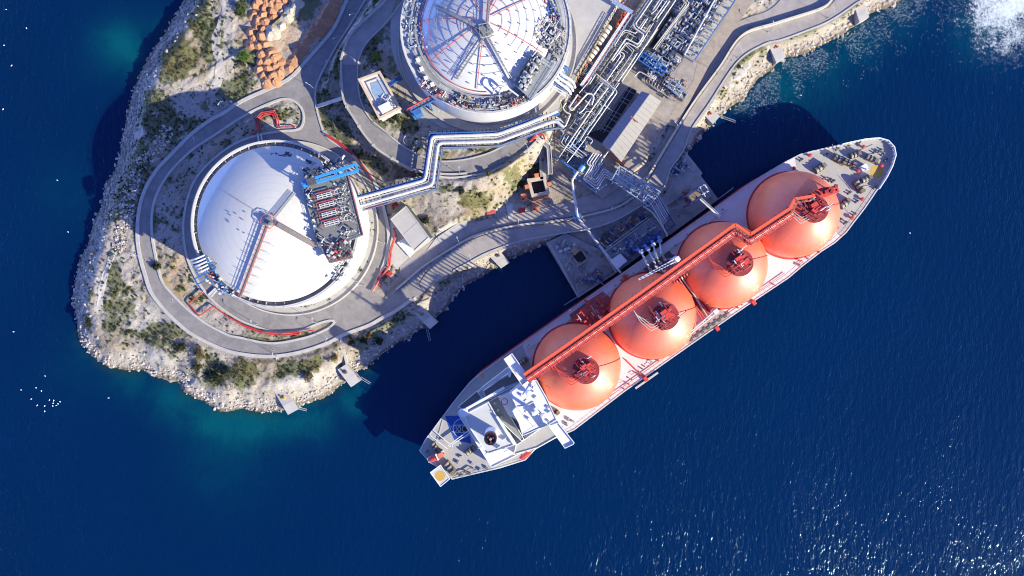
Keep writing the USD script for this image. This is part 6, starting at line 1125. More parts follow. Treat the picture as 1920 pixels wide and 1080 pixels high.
for a, b, lab in (((1347, 373), (1375, 352), 'thin pale boom standing off the right jetty corner'), ((1090, 552), (1058, 572), 'thin pale boom standing off the left jetty corner')): t = solo('mooring_boom', MB().beam(P(*a, 6.4), P(*b, 5), .45, .35), steel, lab, 'boom')

for q_, n_, sd, zz in (([(1040, 452), (1130, 474), (1154, 508), (1086, 553)], 130, 91, 6.0),):
    t = thing('jetty_fittings', 'many small cleats, pipes and boxes strewn over the left jetty deck', 'fittings', (*P(1100, 500, 0)[:2], 6)); clutter(t, px_quad(q_, zz).difference(px_quad([(1070, 478), (1090, 466), (1104, 486), (1086, 499)], zz)), zz, n_, sd, [('fitting', grey_pipe), ('fitting', steel), ('fitting', brown_metal), ('fitting', cream_pipe)], .9, .6)
t = thing('arm_pipework', 'grey pipes and valves laid behind the blue loading arms', 'pipework', (*P(1195, 445, 0)[:2], 12)); clutter(t, px_quad([(1140, 474), (1220, 414), (1240, 436), (1196, 466), (1176, 484)], 12), 12, 120, 92, [('pipe', grey_pipe), ('valve', blue_deep), ('valve', blue_steel), ('pipe', steel)], 2.6, .8)
for k in range(5): obj('manifold_pipe', MB().tube([P(1150 + 3 * k, 478 - 1.0 * k, 12.8), P(1216 + 3 * k, 432 - 1.0 * k, 12.8)], .2, 7), (grey_pipe, cream_pipe)[k % 2], t)
t = thing('deck_lines', 'thin grey pipe lines crossing the right jetty platform', 'pipework', (*P(1290, 400, 0)[:2], 6))
for k in range(3): obj('pipe', MB().tube(rounded([P(1236 + 4 * k, 408 + 3 * k, 6.6), P(1262 + 4 * k, 390 + 3 * k, 6.6), P(1300 + 2 * k, 396 + 3 * k, 6.6)], 1), .14, 6), steel, t)

# ------------------------------------------------------------ mooring platforms along the shore
dol = (([(515, 736), (531, 729), (560, 767), (540, 778)], [(519, 669), (525, 700), (531, 730)], (532, 746), (560, 765, 575, 769), 'mooring platform with yellow hook off the south tip'), ([(633, 693), (650, 682), (675, 714), (658, 726)], [(639, 633), (644, 660), (649, 683)], (648, 698), (676, 708, 694, 719), 'mooring platform where the shore turns, half shaded'), ([(775, 586), (790, 574), (821, 604), (806, 617)], [(776, 558), (790, 575)], (791, 589), (801, 617, 806, 639), 'shaded mooring platform with a ladder below the quay road'),
    ([(915, 478), (936, 469), (956, 492), (939, 503)], None, (934, 479), None, 'mooring platform in shade left of the jetty'), ([(1319, 214), (1331, 201), (1350, 218), (1337, 233)], None, (1331, 213), (1350, 218, 1379, 228), 'mooring platform on the north shore beside the ship shadow'), ([(1442, 86), (1461, 78), (1474, 106), (1456, 118)], None, (1455, 88), None, 'mooring platform midway along the pink rocky north shore'), ([(1601, 8), (1618, -4), (1630, 32), (1612, 42)], None, (1612, 8), None, 'mooring platform at the top edge of the north shore'))
for k, (px, path, hk, lad, lab) in enumerate(dol):
    zt = 6.0; a, b, c, d = [np.array(P(*p, zt))[:2] for p in px]; t = thing('mooring_platform', lab, 'mooring platform', (*((a + b + c + d) / 4), -2), group='mooring platforms along the shore'); m = (a * .42 + d * .58), (b * .42 + c * .58)
    obj('block', MB().prism(Polygon([a, b, c, d]), -3, zt - .5), concrete, t); obj('deck_slab', MB().prism(Polygon([a, b, m[1], m[0]]), zt - .4, zt), concrete if k in (0, 2) else concrete_pale, t); obj('deck_slab', MB().prism(Polygon([m[0] + (d - a) * .006, m[1] + (c - b) * .006, c, d]), zt - .4, zt - .06), concrete_pale, t)
    hp_ = np.array(P(*hk, zt)); h_ = obj('mooring_hook', MB().box(hp_, (1.8, 1.2, .7), .5).lathe([(0, 1.5), (.5, 1.4), (.35, .6), (.5, 0)], hp_ + [.5, -.3, .3], 8).beam(hp_ + [-.9, .4, .6], hp_ + [-1.7, 1.2, .5], .5, .4), paint('hook_yellow', (.62, .37, .07), .6, .2, 1) if k == 0 else (terracotta if k > 3 else brown_metal), t)
    if lad:
        p, q = np.array(P(lad[0], lad[1], 5.8)), np.array(P(lad[2], lad[3], 4.2)); s = np.cross(q - p, [0, 0, 1]); s /= np.linalg.norm(s); st = MB()
        for e in (-.5, .5): st.beam(p + s * e, q + s * e, .16, .2)
        for i in range(9): c_ = p + (q - p) * i / 8; st.beam(c_ - s * .5, c_ + s * .5, .1, .1)
        obj('catwalk', st, steel, t)
    if path:
        pp = [P(x, y, ZR)[:2] for x, y in path]; n = 10; ln = LineString(pp); st = MB()
        for i in range(n):
            u, v = ln.interpolate(i / n, True), ln.interpolate((i + 1) / n, True); z = 8.4 - 2.2 * (i + .5) / n; dd = np.array([v.x - u.x, v.y - u.y]); st.box(((u.x + v.x) / 2, (u.y + v.y) / 2, z - 1.4), (np.linalg.norm(dd) * 1.03, 1.3, 1.4 - .004 * i), math.atan2(dd[1], dd[0]))
        obj('stair_path', st, concrete_pale, t)

def drape(pts, w):                                     # a strip laid over the ground
    p = smooth_line(PX(pts, 8), 1.2); V, F = [], []
    for i in range(len(p)):
        d = p[min(i + 1, len(p) - 1)] - p[max(i - 1, 0)]; d = d / np.linalg.norm(d); nn = np.array([-d[1], d[0]]); ww = w * (1 + .25 * math.sin(i * .7) * math.sin(i * .23))
        for e in (-1.06, -1, -.5, 0, .5, 1, 1.06): q = p[i] + nn * ww * e; V.append([q[0], q[1], max(ground(q[0] + a * .5, q[1] + b * .5) for a in (-1, 0, 1) for b in (-1, 0, 1)) + (.05 if abs(e) <= 1 else -1.5)])
    for i in range(len(p) - 1):
        for k in range(6): F.append([i * 7 + k + 1, i * 7 + k, (i + 1) * 7 + k, (i + 1) * 7 + k + 1])
    return MB().add(V, F)
# ------------------------------------------------------------ walls, stairs, channels
def wall_thing(name, label, cat, pts, z0, z1, w, m, z=None): return solo(name, MB().prism(LineString(PX(pts, z1)).buffer(w / 2, cap_style=2, join_style=1), z0, z1), m, label, cat)
ch = [(815, 336), (849, 338), (875, 352), (908, 345), (938, 315), (970, 296), (1006, 268), (1013, 265), (1020, 268), (1029, 275), (1031, 300), (1032, 325)]
t = thing('drain_channel', 'grey zigzag drain channel with white edges along the hillside', 'channel', (*P(920, 320, 0)[:2], 9)); L = LineString(PX(ch, 16)); obj('channel_bed', MB().prism(L.buffer(.75, cap_style=2, join_style=2), 8, 15.9), asphalt, t)
for s in (1, -1): obj('white_edge', MB().prism(L.offset_curve(s * .95, join_style=2).buffer(.22, cap_style=2, join_style=2), 8, 16.2), concrete_pale, t)
wall_thing('retaining_wall', 'cream retaining wall curving below the upper road bend', 'wall', smooth_line([(819, 330), (844, 333), (880, 330), (915, 323), (942, 312), (962, 302), (990, 280), (1008, 262)], 4), 9, 20.9, .9, concrete_pale)
wall_thing('parapet_wall', 'long cream parapet between the two quay road lanes', 'wall', smooth_line([(742, 543), (794, 499), (839, 470), (894, 440), (967, 423), (1033, 415), (1080, 408), (1150, 391), (1188, 370)], 4), 7, 9.3, .9, concrete_pale)
wall_thing('parapet_wall', 'pale parapet along the sunny north quay road beside the dark gutter', 'wall', smooth_line([(1213, 336), (1261, 255), (1303, 189), (1350, 125), (1393, 65), (1457, 42), (1540, 15), (1563, -3)], 4), 7, 10.2, 1.0, paint('cream_parapet', (.5, .45, .37), .8, .08, .4))
gut = MB().prism(LineString(PX(smooth_line([(1209, 333), (1257, 252), (1299, 186), (1346, 121), (1389, 60), (1456, 38), (1538, 11)], 4), ZR)).buffer(.7, cap_style=2), 7, 8.02); struct('gutter', gut, concrete_dark)
wall_thing('parapet_wall', 'yellowish old rail kerb at the fork of the quay road', 'wall', smooth_line([(738, 548), (760, 527), (800, 496), (840, 468), (890, 441)], 4), 7, 8.7, .5, paint('rusty_rail', (.4, .3, .17), .8, .25, .6))
t = thing('hillside_stairs', 'tan concrete stairs climbing the hillside to the zigzag channel', 'stairs', (*P(938, 360, 0)[:2], 8)); a, b = np.array(P(924, 335, 15.5)), np.array(P(951, 382, 9)); n = 22; ang = math.atan2((b - a)[1], (b - a)[0])
for i in range(n): c = a + (b - a) * (i + .5) / n; obj('step', MB().box((c[0], c[1], c[2] - 3), (np.linalg.norm((b - a)[:2]) / n * .96, 2.3, 3.0), ang), concrete if i % 2 else paint('tan_step', (.42, .35, .27), .85, .12, .5) if i == 0 else '/World/Looks/tan_step', t)
obj('landing', MB().prism(px_quad([(948, 381), (961, 381), (962, 409), (953, 410)], 8.3), 7.5, 8.3), concrete_pale, t)
solo('ramp_slab', MB().prism(px_quad([(1009, 272), (1018, 270), (1030, 330), (1026, 340), (1016, 338)], 10.5), 8, 10.5), concrete_pale, 'tan strip between two walls running down to the dark basin', 'ramp')
solo('retaining_wall', MB().prism(px_quad([(1009, 275), (1012, 275), (1019, 336), (1013, 336)], 13), 8, 13), concrete_dark, 'dark upright wall beside the tan strip above the basin', 'wall')
solo('roadside_apron', MB().prism(px_quad([(818, 446), (872, 409), (876, 414), (874, 424), (820, 458), (800, 470)], 8.2), 7, 8.2), concrete_pale, 'pale concrete apron at the foot of the cut hillside', 'apron')
wall_thing('retaining_wall', 'stepped dark wall edge above the pale roadside apron', 'wall', [(826, 428), (850, 412), (872, 406)], 7, 9.6, .6, concrete_dark)
for pts, lab in (([(586, 199), (600, 190), (642, 183)], 'narrow pale path crossing the planted strip between the roads'),): solo('footpath', MB().beam(P(596, 199, 8.6), P(643, 184, 20.1), 1.8, .6), concrete, lab, 'path')
solo('dirt_track', drape([(415, -40), (424, 10), (420, 35), (408, 62), (406, 90), (414, 120), (410, 150), (396, 176)], 2.0), paint('dust_track', (.34, .315, .30), .95, .1, .4), 'pale dusty track winding past the scrub to the heaps', 'track')
solo('dirt_track', drape([(213, 470), (202, 500), (191, 540), (187, 576)], 1.5), paint('chalk_track', (.42, .40, .37), .95, .1, .4), 'short white track behind the west shore rocks', 'track')
solo('grille_walkway', MB().beam(P(483, 250, 9), P(486, 269, 9), .8, .3).beam(P(489, 250, 9), P(492, 269, 9), .8, .3), white_pipe, 'pair of white drain rails crossing the inner ring road', 'rails')
solo('grille_walkway', MB().beam(P(391, 553, 9), P(405, 540, 9), 1.0, .3).beam(P(396, 556, 9), P(408, 543, 9), .8, .3), white_pipe, 'white drain rails crossing ring road below the side gantry', 'rails')

# red fire mains
def redline(label, lines, z, r=.32):
    x, y = lines[0][len(lines[0]) // 2]; t = thing('fire_main', label, 'pipe', (*P(x, y, 0)[:2], 8))
    for pts in lines: obj('pipe', MB().tube(rounded([P(a, b, z) for a, b in pts], .8), r, 7), red_pipe, t, smooth=45)
    st = MB()
    for pts in lines:
        for a, b in pts[::2]: p = P(a, b, z); st.box((p[0], p[1], z - 1.6), (.5, .5, 1.5))
    obj('support', st, concrete, t); return t
redline('red fire main looped up and over on the small road island', [[(472, 251), (488, 245), (482, 222), (492, 214), (512, 210), (517, 220), (521, 240), (530, 238), (553, 238)], [(475, 248), (484, 242), (478, 224), (490, 211), (514, 207), (520, 218), (524, 237)], [(490, 240), (486, 224), (494, 217), (510, 213), (514, 222)]], 9.3)
redline('red fire main zigzagging along the planted median below tank', [C(340, 460, 7.2, [(290, 625), (105, 790), (240, 955), (430, 820), (610, 950), (850, 1080)]) + [(490, 621), (520, 625), (560, 623), (588, 619)], C(340, 460, 7.2, [(600, 945), (840, 1090)]) + [(490, 624), (522, 628), (562, 626)]], 9.3)
redline('red fire main hugging the kerb between ring road and upper bank', [[(610, 251), (640, 269), (668, 293), (692, 326), (700, 340)], [(614, 256), (636, 270), (660, 290)]], 9.4, .38)
redline('red fire main running down the planted wedge beside flat roofed building', [C(400, 250, 3.6, [(1215, 640), (1235, 680), (1200, 800), (1190, 900), (1140, 960), (1070, 1070)]), C(400, 250, 3.6, [(1225, 690), (1190, 810), (1180, 905), (1120, 990)])], 9.4, .42)
redline('bright red fire main arching over the bank by the pipe bridge', [C(880, 200, 7.2, [(815, 470), (900, 372), (960, 352), (1005, 388), (1018, 440)]), C(880, 200, 7.2, [(830, 470), (910, 385), (975, 375)])], 20.6, .4)
t = thing('valve_station', 'red valve station under the pipe bridge by the ring road', 'valves', (*P(738, 380, 0)[:2], 8)); clutter(t, px_quad([(728, 380), (745, 372), (748, 388), (732, 392)], 9), 8, 26, 81, [('valve', red_pipe), ('valve', dome_red)], 2, .8)
t = thing('valve_station', 'red valves and dark pipes at the tip of the planted wedge', 'valves', (*P(712, 525, 0)[:2], 8)); clutter(t, px_quad([(716, 500), (724, 510), (706, 534), (700, 538)], 9), 8, 20, 82, [('valve', red_dull), ('valve', dome_dark)], 1.4, .7)

# ------------------------------------------------------------ lamp posts
lamp = None
for k, (x, y, ang) in enumerate(((590, 168, 150), (508, 159, 240), (426, 197, 240), (262, 362, 0), (259, 480, 10), (373, 260, 300), (671, 37, 200), (628, 124, 180), (825, 224, 80), (863, 327, 90), (989, 283, 120), (884, 488, 100), (972, 424, 90), (1034, 416, 90), (862, 455, 110), (520, 668, 80), (617, 640, 60), (482, 608, 90), (594, 604, 90), (721, 456, 170), (684, 536, 180), (672, 528, 300), (640, 79, 210), (1264, 242, 130), (1346, 140, 130), (1440, 60, 100), (1552, 34, 110), (1145, 400, 100), (760, 270, 60), (1010, 268, 120), (1383, 108, 120))):
    z = ZU if (x, y) in ((825, 224), (863, 327), (671, 37), (760, 270), (989, 283), (1010, 268)) else ZR; p = P(x, y, z)
    if lamp is None:
        lamp = thing('street_lamp', 'slim grey street lamp with single arm at the roadside', 'street lamp', p, ang, group='street lamps along the island roads'); p0 = np.array(p)
        obj('pole', MB().tube([p0 - [0, 0, .5], p0 + [0, 0, 9]], [.14, .09], 7), grey_pipe, lamp); obj('arm', MB().tube([p0 + [0, 0, 8.9], p0 + [.7, 0, 9.5], p0 + [1.7, 0, 9.6]], .08, 6), grey_pipe, lamp); obj('lamp_head', MB().box(p0 + [2.1, 0, 9.5], (1.1, .4, .2)), white_pipe, lamp); obj('base', MB().box(p0 - [0, 0, .4], (.7, .7, .6)), concrete, lamp)
    else: dup(lamp, p, ang)

# ------------------------------------------------------------ soil heaps
def heap_mesh(seed, r, hh):
    a = np.arange(18) * 2 * math.pi / 18; V = [[0, 0, hh]]; F = []; rs = np.linspace(.12, 1.12, 8)
    for i, s in enumerate(rs):
        for t in a: 
            n_ = 1 + .22 * (meshkit.fbm(np.array([[math.cos(t) * 1.2 + seed * 7, math.sin(t) * 1.2, s]]), 3, seed)[0] - .5) * 2; z = hh * max(0, 1 - s) ** .85 * (1 + .15 * math.sin(3 * t + seed)) - (.4 if s > 1 else 0); V.append([math.cos(t) * s * r * n_, math.sin(t) * s * r * n_, z])
    for j in range(18): F.append([0, 1 + j, 1 + (j + 1) % 18])
    for i in range(7):
        for j in range(18): p, q = 1 + i * 18 + j, 1 + i * 18 + (j + 1) % 18; F += [[p, p + 18, q + 18], [p, q + 18, q]]
    return np.array(V, float), np.array(F)
lit = [(290, 80), (270, 190), (430, 30), (410, 115), (480, -20), (590, 60), (390, 205), (325, 265), (510, 165), (520, 245), (300, 355), (230, 440), (420, 310), (400, 405), (265, 520), (375, 500), (240, 625), (330, 640), (420, 615), (370, 740), (490, 725), (355, 845), (450, 825), (540, 795), (610, 855), (340, 945), (450, 935), (550, 895), (400, 1015), (520, 1035), (610, 975), (450, 1095), (560, 1090), (680, 20), (560, -30), (380, -30), (500, 60), (600, -10), (330, 30), (640, -60), (470, -90), (360, -90)]
whites = [(645, 150), (750, 40), (880, 55), (780, 160), (720, 245), (640, 365), (540, 445), (730, -20), (840, -30), (700, 110), (500, 480), (830, 120)]
shade = []
for a in range(16):
    for b in range(6):
        x, y = 690 + a * 44 - b * 4 + b * 62, 990 - a * 66 + b * 38
        if Polygon([(590, 780), (700, 1000), (960, 640), (1200, 380), (1440, 60), (1460, -160), (1250, -160), (1100, 80), (900, 300), (800, 480), (720, 640)]).contains(Point(x, y)): shade.append((x, y))
hp0 = [None, None, None]
for kind, lst in enumerate((lit, whites, shade)):
    for x, y in lst:
        p = P(*C(440, 0, 7.2, [(x + rng.uniform(-8, 8), y + rng.uniform(-8, 8))])[0], 8); z = ground(p[0], p[1]) - .15; r = rng.uniform(2.5, 3.3); v = rng.randrange(1) 
        if hp0[kind] is None:
            hp0[kind] = thing('soil_heap', ('orange soil heap in the sunlit tipped rows', 'pale rubble heap between the orange soil rows', 'dull orange soil heap in the shaded tipped rows by the road')[kind], 'soil heap', (p[0], p[1], z), 0, group=('sunlit soil heaps', 'pale rubble heaps', 'shaded soil heaps')[kind]); V_, F_ = heap_mesh(3 + kind, 2.6, (2.6, 2.2, 1.5)[kind]); obj('heap', (V_ + np.array([p[0], p[1], z]), F_), (soil_m, chalk_m, soil_m)[kind], hp0[kind], smooth=True)
        else: dup(hp0[kind], (p[0], p[1], z), rng.uniform(0, 360), scale=(r / 2.4 * rng.uniform(.75, 1.35), r / 2.4 * rng.uniform(.8, 1.1), rng.uniform(.65, 1.3)))

# ------------------------------------------------------------ rocks and boulders
def rock_mesh(seed):
    g = np.random.default_rng(seed); v = g.normal(0, 1, (15, 3)); v /= np.linalg.norm(v, axis=1, keepdims=True); v *= g.uniform(.75, 1.1, (15, 1)) * np.array([1.1, .78, .62]); m = trimesh.convex.convex_hull(v); return np.array(m.vertices), np.array(m.faces)
def instancer(name, meshes, mats, pos, scl, idx_, kind='stuff', label=None, cat=None):
    pi = UsdGeom.PointInstancer.Define(stage, path_for(name, None)); pp = pi.GetPath().pathString
    for k, (m, mt) in enumerate(zip(meshes, mats)): usdkit.mesh(stage, f'{pp}/{name}_piece_{k:03d}', m, mt); pi.CreatePrototypesRel().AddTarget(f'{pp}/{name}_piece_{k:03d}')
    pos = np.asarray(pos, np.float32); n = len(pos); pi.CreatePositionsAttr(Vt.Vec3fArray.FromNumpy(pos)); s = np.asarray(scl, np.float32); pi.CreateScalesAttr(Vt.Vec3fArray.FromNumpy(np.repeat(s[:, None], 3, 1) if s.ndim == 1 else s)); pi.CreateProtoIndicesAttr(Vt.IntArray([int(i) for i in idx_]))
    a = nrng.uniform(0, 2 * math.pi, n); pi.CreateOrientationsAttr(Vt.QuathArray([Gf.Quath(float(math.cos(t / 2)), 0, 0, float(math.sin(t / 2))) for t in a])); tag(pi.GetPrim(), label, cat, None, kind)
rock_dark = paint('grey_rock', (.3, .28, .26), .9, .25, .7, obj_rand=.3); rock_pink = paint('pinkish_rock', (.42, .345, .29), .9, .2, .7, obj_rand=.3)
cand = []
cl_ = land.exterior
inland = LineString(PX(smooth_line([(314, 250), (296, 285), (262, 318), (245, 370), (238, 420), (226, 460)], 4), 6))
tries = nrng.uniform(0, 1, (170000, 4))
X_, Y_ = gx[0] + tries[:, 0] * (gx[-1] - gx[0]), gy[0] + tries[:, 1] * (gy[-1] - gy[0])
for x, y, u, v in zip(X_, Y_, tries[:, 2], tries[:, 3]):
    i, j = int((y - gy[0]) / STEP), int((x - gx[0]) / STEP); d = dist[i, j]
    if paved[i, j] or y > 165: continue
    if d < -1.5 or d > 30: continue
    west = x < -150 and y > -25; wdt = 9.0 if west else 6.5 if x < 0 else 6.0
    pr = math.exp(-((d - wdt * .45) / (wdt * .5)) ** 2)
    if d > 8 and inland.distance(Point(x, y)) < 3.6: pr = .9
    if u < pr * (.9 if west or d > 8 else .62): cand.append((x, y, max(float(h[i, j]), -.2), v, x))
cand = cand[:16000]; rp = [(c[0], c[1], c[2] + .22) for c in cand]; rs_ = [.48 + .72 * c[3] ** 2.6 for c in cand]; ri = [(2 if c[4] > 100 and c[3] < .8 else (1 if c[3] < .25 else 0)) * 2 + int(c[3] * 1000) % 2 for c in cand]
instancer('shore_rocks', [rock_mesh(k) for k in (1, 2, 3, 4, 5, 6)], [rock_m, rock_m, rock_dark, rock_dark, rock_pink, rock_pink], rp, rs_, ri)
bl0 = None
sel = [c for c in cand if c[3] > .93]; rng.shuffle(sel)
for c in sel[:220]:
    p = (c[0], c[1], c[2] + .25); s = rng.uniform(.9, 1.35)
    if bl0 is None: bl0 = thing('boulder', 'pale limestone boulder in the rock armour along the island shore', 'boulder', p, 0, group='boulders along the shore'); v, f = rock_mesh(11); obj('rock', (v + np.array(p), f), rock_m, bl0)
    else: dup(bl0, p, rng.uniform(0, 360), scale=(s, s * rng.uniform(.8, 1.2), s * rng.uniform(.7, 1)))
for x, y, s, lab in ((1368, 158, 3.0, 'big white rock slab lowest in the verge of the north quay'), (1381, 145, 2.6, 'second big white rock slab up the north quay verge'), (1391, 133, 3.2, 'third and widest white rock slab in the north quay verge'), (1403, 121, 2.2, 'smallest white rock slab highest in the north quay verge')):
    p = np.array(P(x, y, 8)); z = ground(p[0], p[1]); v, f = rock_mesh(20 + x); solo('rock_slab', (v * np.array([s, s * .9, 1.0]) + [p[0], p[1], z + .3], f), paint('white_rock_%d' % x, (.46, .43, .39), .9, .1, .5), lab, 'rock')

# ------------------------------------------------------------ plants
def leaf(name, col, tr=.25):
    return M(name, {'o': ('object_info', {}), 'g': ('geometry', {}), 'n': ('noise_texture', {'scale': .9, 'detail': 3.0}), 'mr': ('map_range', {'from_min': .3, 'from_max': .7, 'to_min': .6, 'to_max': 1.45}), 'h': ('hsv', {'color': col}), 'd': ('diffuse_bsdf', {}), 't': ('translucent_bsdf', {}), 'x': ('mix_closure', {'fac': tr})},
        [('g.position', 'n.vector'), ('n.fac', 'mr.value'), ('mr.result', 'h.value'), ('h.color', 'd.color'), ('h.color', 't.color'), ('d.BSDF', 'x.closure1'), ('t.BSDF', 'x.closure2')], 'x.closure')
def foliage(seed, r, hgt, n, ls, lobes=7):
    g = np.random.default_rng(seed); cen = np.c_[g.normal(0, r * .42, lobes), g.normal(0, r * .42, lobes), hgt * g.uniform(.35, .8, lobes)]; lr = r * g.uniform(.32, .6, lobes); V = []; F = []
    for i in range(n):
        k = g.integers(lobes); d = g.normal(0, 1, 3); d /= np.linalg.norm(d); p = cen[k] + d * lr[k] * g.uniform(.55, 1.05) * np.array([1, 1, .8]); p[2] = max(p[2], .05); a = g.normal(0, 1, 3); a /= np.linalg.norm(a); b = np.cross(a, d + .3 * g.normal(0, 1, 3)); b /= max(np.linalg.norm(b), 1e-6); s = ls * g.uniform(.6, 1.4)
        o = len(V); V += [p - a * s, p + b * s * .55, p + a * s, p - b * s * .55]; F += [[o, o + 1, o + 2], [o, o + 2, o + 3]]
    return np.array(V), np.array(F)
g1, g2, g3, g4 = leaf('scrub_leaf', (.088, .09, .045)), leaf('grass_leaf', (.085, .11, .038)), leaf('dry_leaf', (.15, .12, .06)), leaf('dark_leaf', (.045, .055, .032))
sp, ss, si_ = [], [], []
tr2 = nrng.uniform(0, 1, (190000, 4)); X_, Y_ = gx[0] + tr2[:, 0] * (gx[-1] - gx[0]), gy[0] + tr2[:, 1] * (152 - gy[0])
for x, y, u, v in zip(X_, Y_, tr2[:, 2], tr2[:, 3]):
    i, j = int((y - gy[0]) / STEP), int((x - gx[0]) / STEP)
    if paved[i, j] or dist[i, j] < 6 or white[i, j] > .75 and u > .1: continue
    if orange[i, j] > .5 and y > 100: continue
    gm = gmask[i, j]
    if u < .055 + .30 * gm: sp.append((x, y, h[i, j] - .1)); ss.append((.3 + .75 * v ** 2.5) * (1 + .25 * gm)); si_.append(2 if dry[i, j] > .4 and u * 7 % 1 < .55 else (0 if u * 13 % 1 < .55 else (1 if gm > .4 else 3)))
instancer('scrub', [foliage(1, .8, .8, 46, .24), foliage(2, .8, .6, 46, .24), foliage(3, .8, .6, 42, .22), foliage(4, .8, .8, 46, .24)], [g1, g2, g3, g4], sp, ss, si_)
bark = paint('bark', (.12, .09, .065), .9, .2, 2)
for x, y, r, hh, m, lab, cat in ((379, 664, 5.0, 4.6, g3, 'brown dried tree above the southwest shore', 'tree'), (373, 689, 3.8, 3.6, g1, 'low green bush just below the brown dried tree', 'bush'), (407, 707, 4.6, 4.6, g4, 'round dark green tree near the south shore', 'tree'), (437, 704, 4.5, 4.0, leaf('olive_leaf', (.10, .10, .065)), 'round grey green tree right of the dark green one', 'tree'), (344, 650, 3.2, 2.6, g4, 'dark shaded bush left of the brown dried tree', 'bush'), (162, 607, 3.0, 1.6, g4, 'dark oval bush among the western shore rocks', 'bush'), (708, 641, 3.0, 2.2, g4, 'dark bush on the shaded bank below the quay road', 'bush'), (680, 637, 2.2, 2.2, g4, 'small dark bush beside the shaded mooring path', 'bush'), (661, 640, 2.4, 2.2, g1, 'shaded bush at the top of the mooring path', 'bush'), (692, 629, 2.0, 1.8, leaf('rust_leaf', (.2, .10, .05)), 'rusty brown bush on the shaded bank', 'bush'), (628, 672, 3.0, 2.4, g3, 'tan dry bush left of the mooring path', 'bush'), (578, 706, 3.2, 2.4, g3, 'tan dry bush on the sunny south slope', 'bush'),
    (454, 18, 4.0, 4.2, g2, 'bright green tree beside the orange soil heaps at top', 'tree'), (460, 108, 3.6, 3.4, leaf('bright_leaf', (.07, .13, .03)), 'leafy green bush left of the lower soil heaps', 'bush'), (455, 122, 2.4, 2.4, g1, 'small green bush just below the leafy green one', 'bush'), (717, 122, 3.0, 4.5, leaf('lime_leaf', (.17, .22, .035)), 'lime green tree in shade above the control building', 'tree'), (800, 415, 2.6, 2.2, g4, 'dark bush right of the flat roofed building', 'bush'), (748, 232, 2.6, 2.2, g4, 'dark round bush below the control building', 'bush'), (733, 226, 2.2, 1.8, g4, 'small dark bush under the control building corner', 'bush'), (975, 348, 3.0, 2.6, g4, 'dark green bush left of the concrete basin', 'bush'), (1005, 315, 2.6, 2.4, g4, 'dark green bush above the concrete basin', 'bush'), (918, 333, 1.8, 1.6, g2, 'yellow green bush inside the channel bend', 'bush'), (295, 500, 3.0, 2.6, g4, 'dark bush by the western ring road inner kerb', 'bush'), (868, 363, 2.0, 1.6, g4, 'dark bush on the hillside below the channel', 'bush'), (900, 368, 1.6, 1.4, g4, 'small dark bush on the hillside right of its neighbour', 'bush')):
    p = np.array(P(x, y, 8)); z = ground(p[0], p[1]) - .2; p[2] = z; t = thing('tree' if cat == 'tree' else 'bush', lab, cat, tuple(p)); tk = MB().tube([p - [0, 0, .3], p + [.1, .05, hh * .4], p + [.2, -.1, hh * .65]], [.12 * r * .35 + .08, .1 * r * .3 + .05, .05], 7)
    for k in range(4): a = k * 1.7 + x; tk.tube([p + [.1, 0, hh * .3], p + [math.cos(a) * r * .45, math.sin(a) * r * .45, hh * .7]], [.1, .04], 5)
    obj('trunk' if cat == 'tree' else 'stem', tk, bark, t); v, f = foliage(int(x * 7 + y), r * .85, hh, int(200 * r), .34, 10); obj('crown' if cat == 'tree' else 'foliage', (v + p, f), m, t)

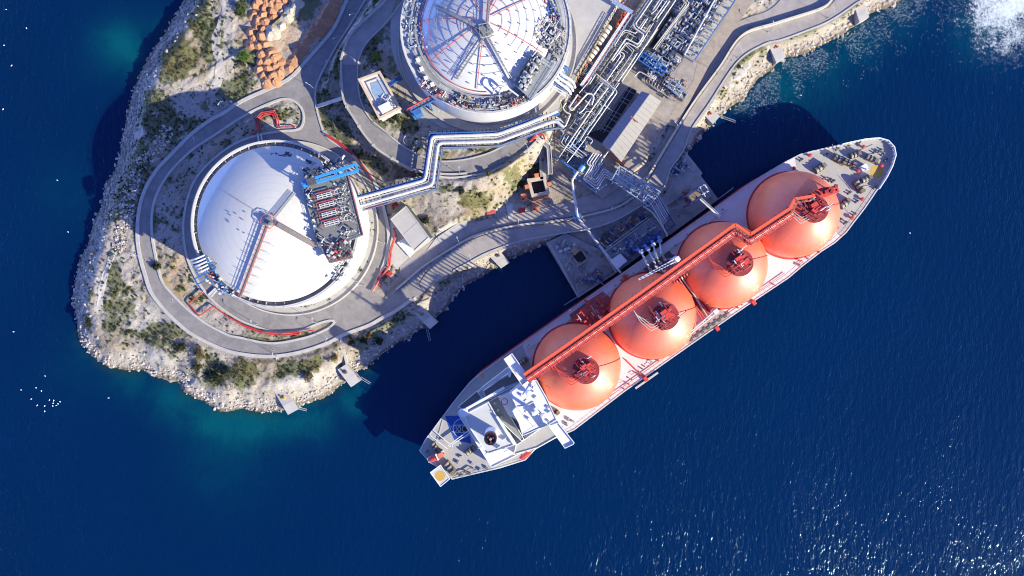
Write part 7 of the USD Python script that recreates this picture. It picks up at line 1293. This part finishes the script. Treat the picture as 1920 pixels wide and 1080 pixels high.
# ------------------------------------------------------------ gulls
gm_ = trimesh.creation.icosphere(2); v = np.array(gm_.vertices); x = v[:, 0].copy(); v *= np.array([.5, .22, .2]); v[:, 1] *= np.clip(1.15 - np.abs(x) ** 2 * .5, .2, 1.2); v[:, 2] += np.where(x > .5, (x - .5) * .45, np.where(x < -.6, .08, 0)); v[:, 2] += .12
gull_white, gull_grey = flat('gull_white', (.82, .82, .8), .7), flat('gull_grey', (.5, .52, .55), .7); gl = None
flock = ((26, 622), (85, 705), (68, 727), (78, 733), (40, 731), (59, 748), (93, 750), (101, 751), (100, 756), (113, 753), (109, 757), (106, 760), (99, 761), (70, 760), (84, 761), (84, 771))
for (x_, y_), lab in [(p, None) for p in flock] + [((128, 435), 'lone white gull on the dark water west of the shore rocks'), ((108, 338), 'lone gull on shaded water level with the upper shore'), ((204, 746), 'lone gull on the sea just off the southwest rocks'), ((12, 18), 'gull on the sea nearest the top left corner'), ((22, 123), 'gull on the sea below the top left corner pair'), ((8, 85), 'gull at the left edge near the top corner'), ((50, 53), 'gull right of the others near the top left corner'), ((6, 205), 'lone gull at the left edge, upper third'), ((1502, 179), 'lone gull between the north shore and the bow'), ((1706, 437), 'lone gull on the sea right of the bow')]:
    p = P(x_, y_, 0)
    if gl is None:
        gl = thing('seagull', 'white gull floating in the loose flock on the sea', 'gull', p, 0, group='gulls in the floating flock'); obj('body', (v + np.array(p), np.array(gm_.faces)), gull_white, gl, smooth=True); w_ = MB()
        for e in (-1, 1): w_.beam((p[0] - .5, p[1] + e * .05, .26), (p[0] + .16, p[1] + e * .17, .28), .18, .05)
        obj('folded_wing', w_, gull_grey, gl); obj('beak', MB().tube([(p[0] + .48, p[1], .28), (p[0] + .64, p[1], .26)], [.04, .01], 5), yellow, gl)
    else: dup(gl, p, rng.uniform(0, 360), label=lab, scale=(.95, .95, .95))
    if lab: stage.GetPrimAtPath('/World/seagull_%03d' % (_used['/World/seagull'] - 1)).SetCustomDataByKey('group', 'single gulls on the sea')

# ------------------------------------------------------------ inspection covers on the roads
cv = None
for x, y in ((361, 262), (287, 353), (271, 487), (321, 564), (407, 630), (512, 655), (600, 118), (628, 232), (930, 409), (1302, 170), (1364, 110), (1371, 113), (1190, 372), (725, 545), (838, 310), (940, 300)):
    z = (ZU if (x, y) in ((838, 310), (940, 300)) else ZR) + .012; p = P(x, y, z)
    if cv is None:
        cv = thing('inspection_cover', 'small square pale inspection cover set in the road surface', 'cover', p, 0, group='inspection covers in the roads'); obj('rim', MB().box((p[0], p[1], p[2]), (1.3, 1.3, .03)), concrete_pale, cv); obj('lid', MB().box((p[0], p[1], p[2] + .03), (.9, .9, .012)), dark_steel, cv)
    else: dup(cv, p, rng.uniform(0, 90))
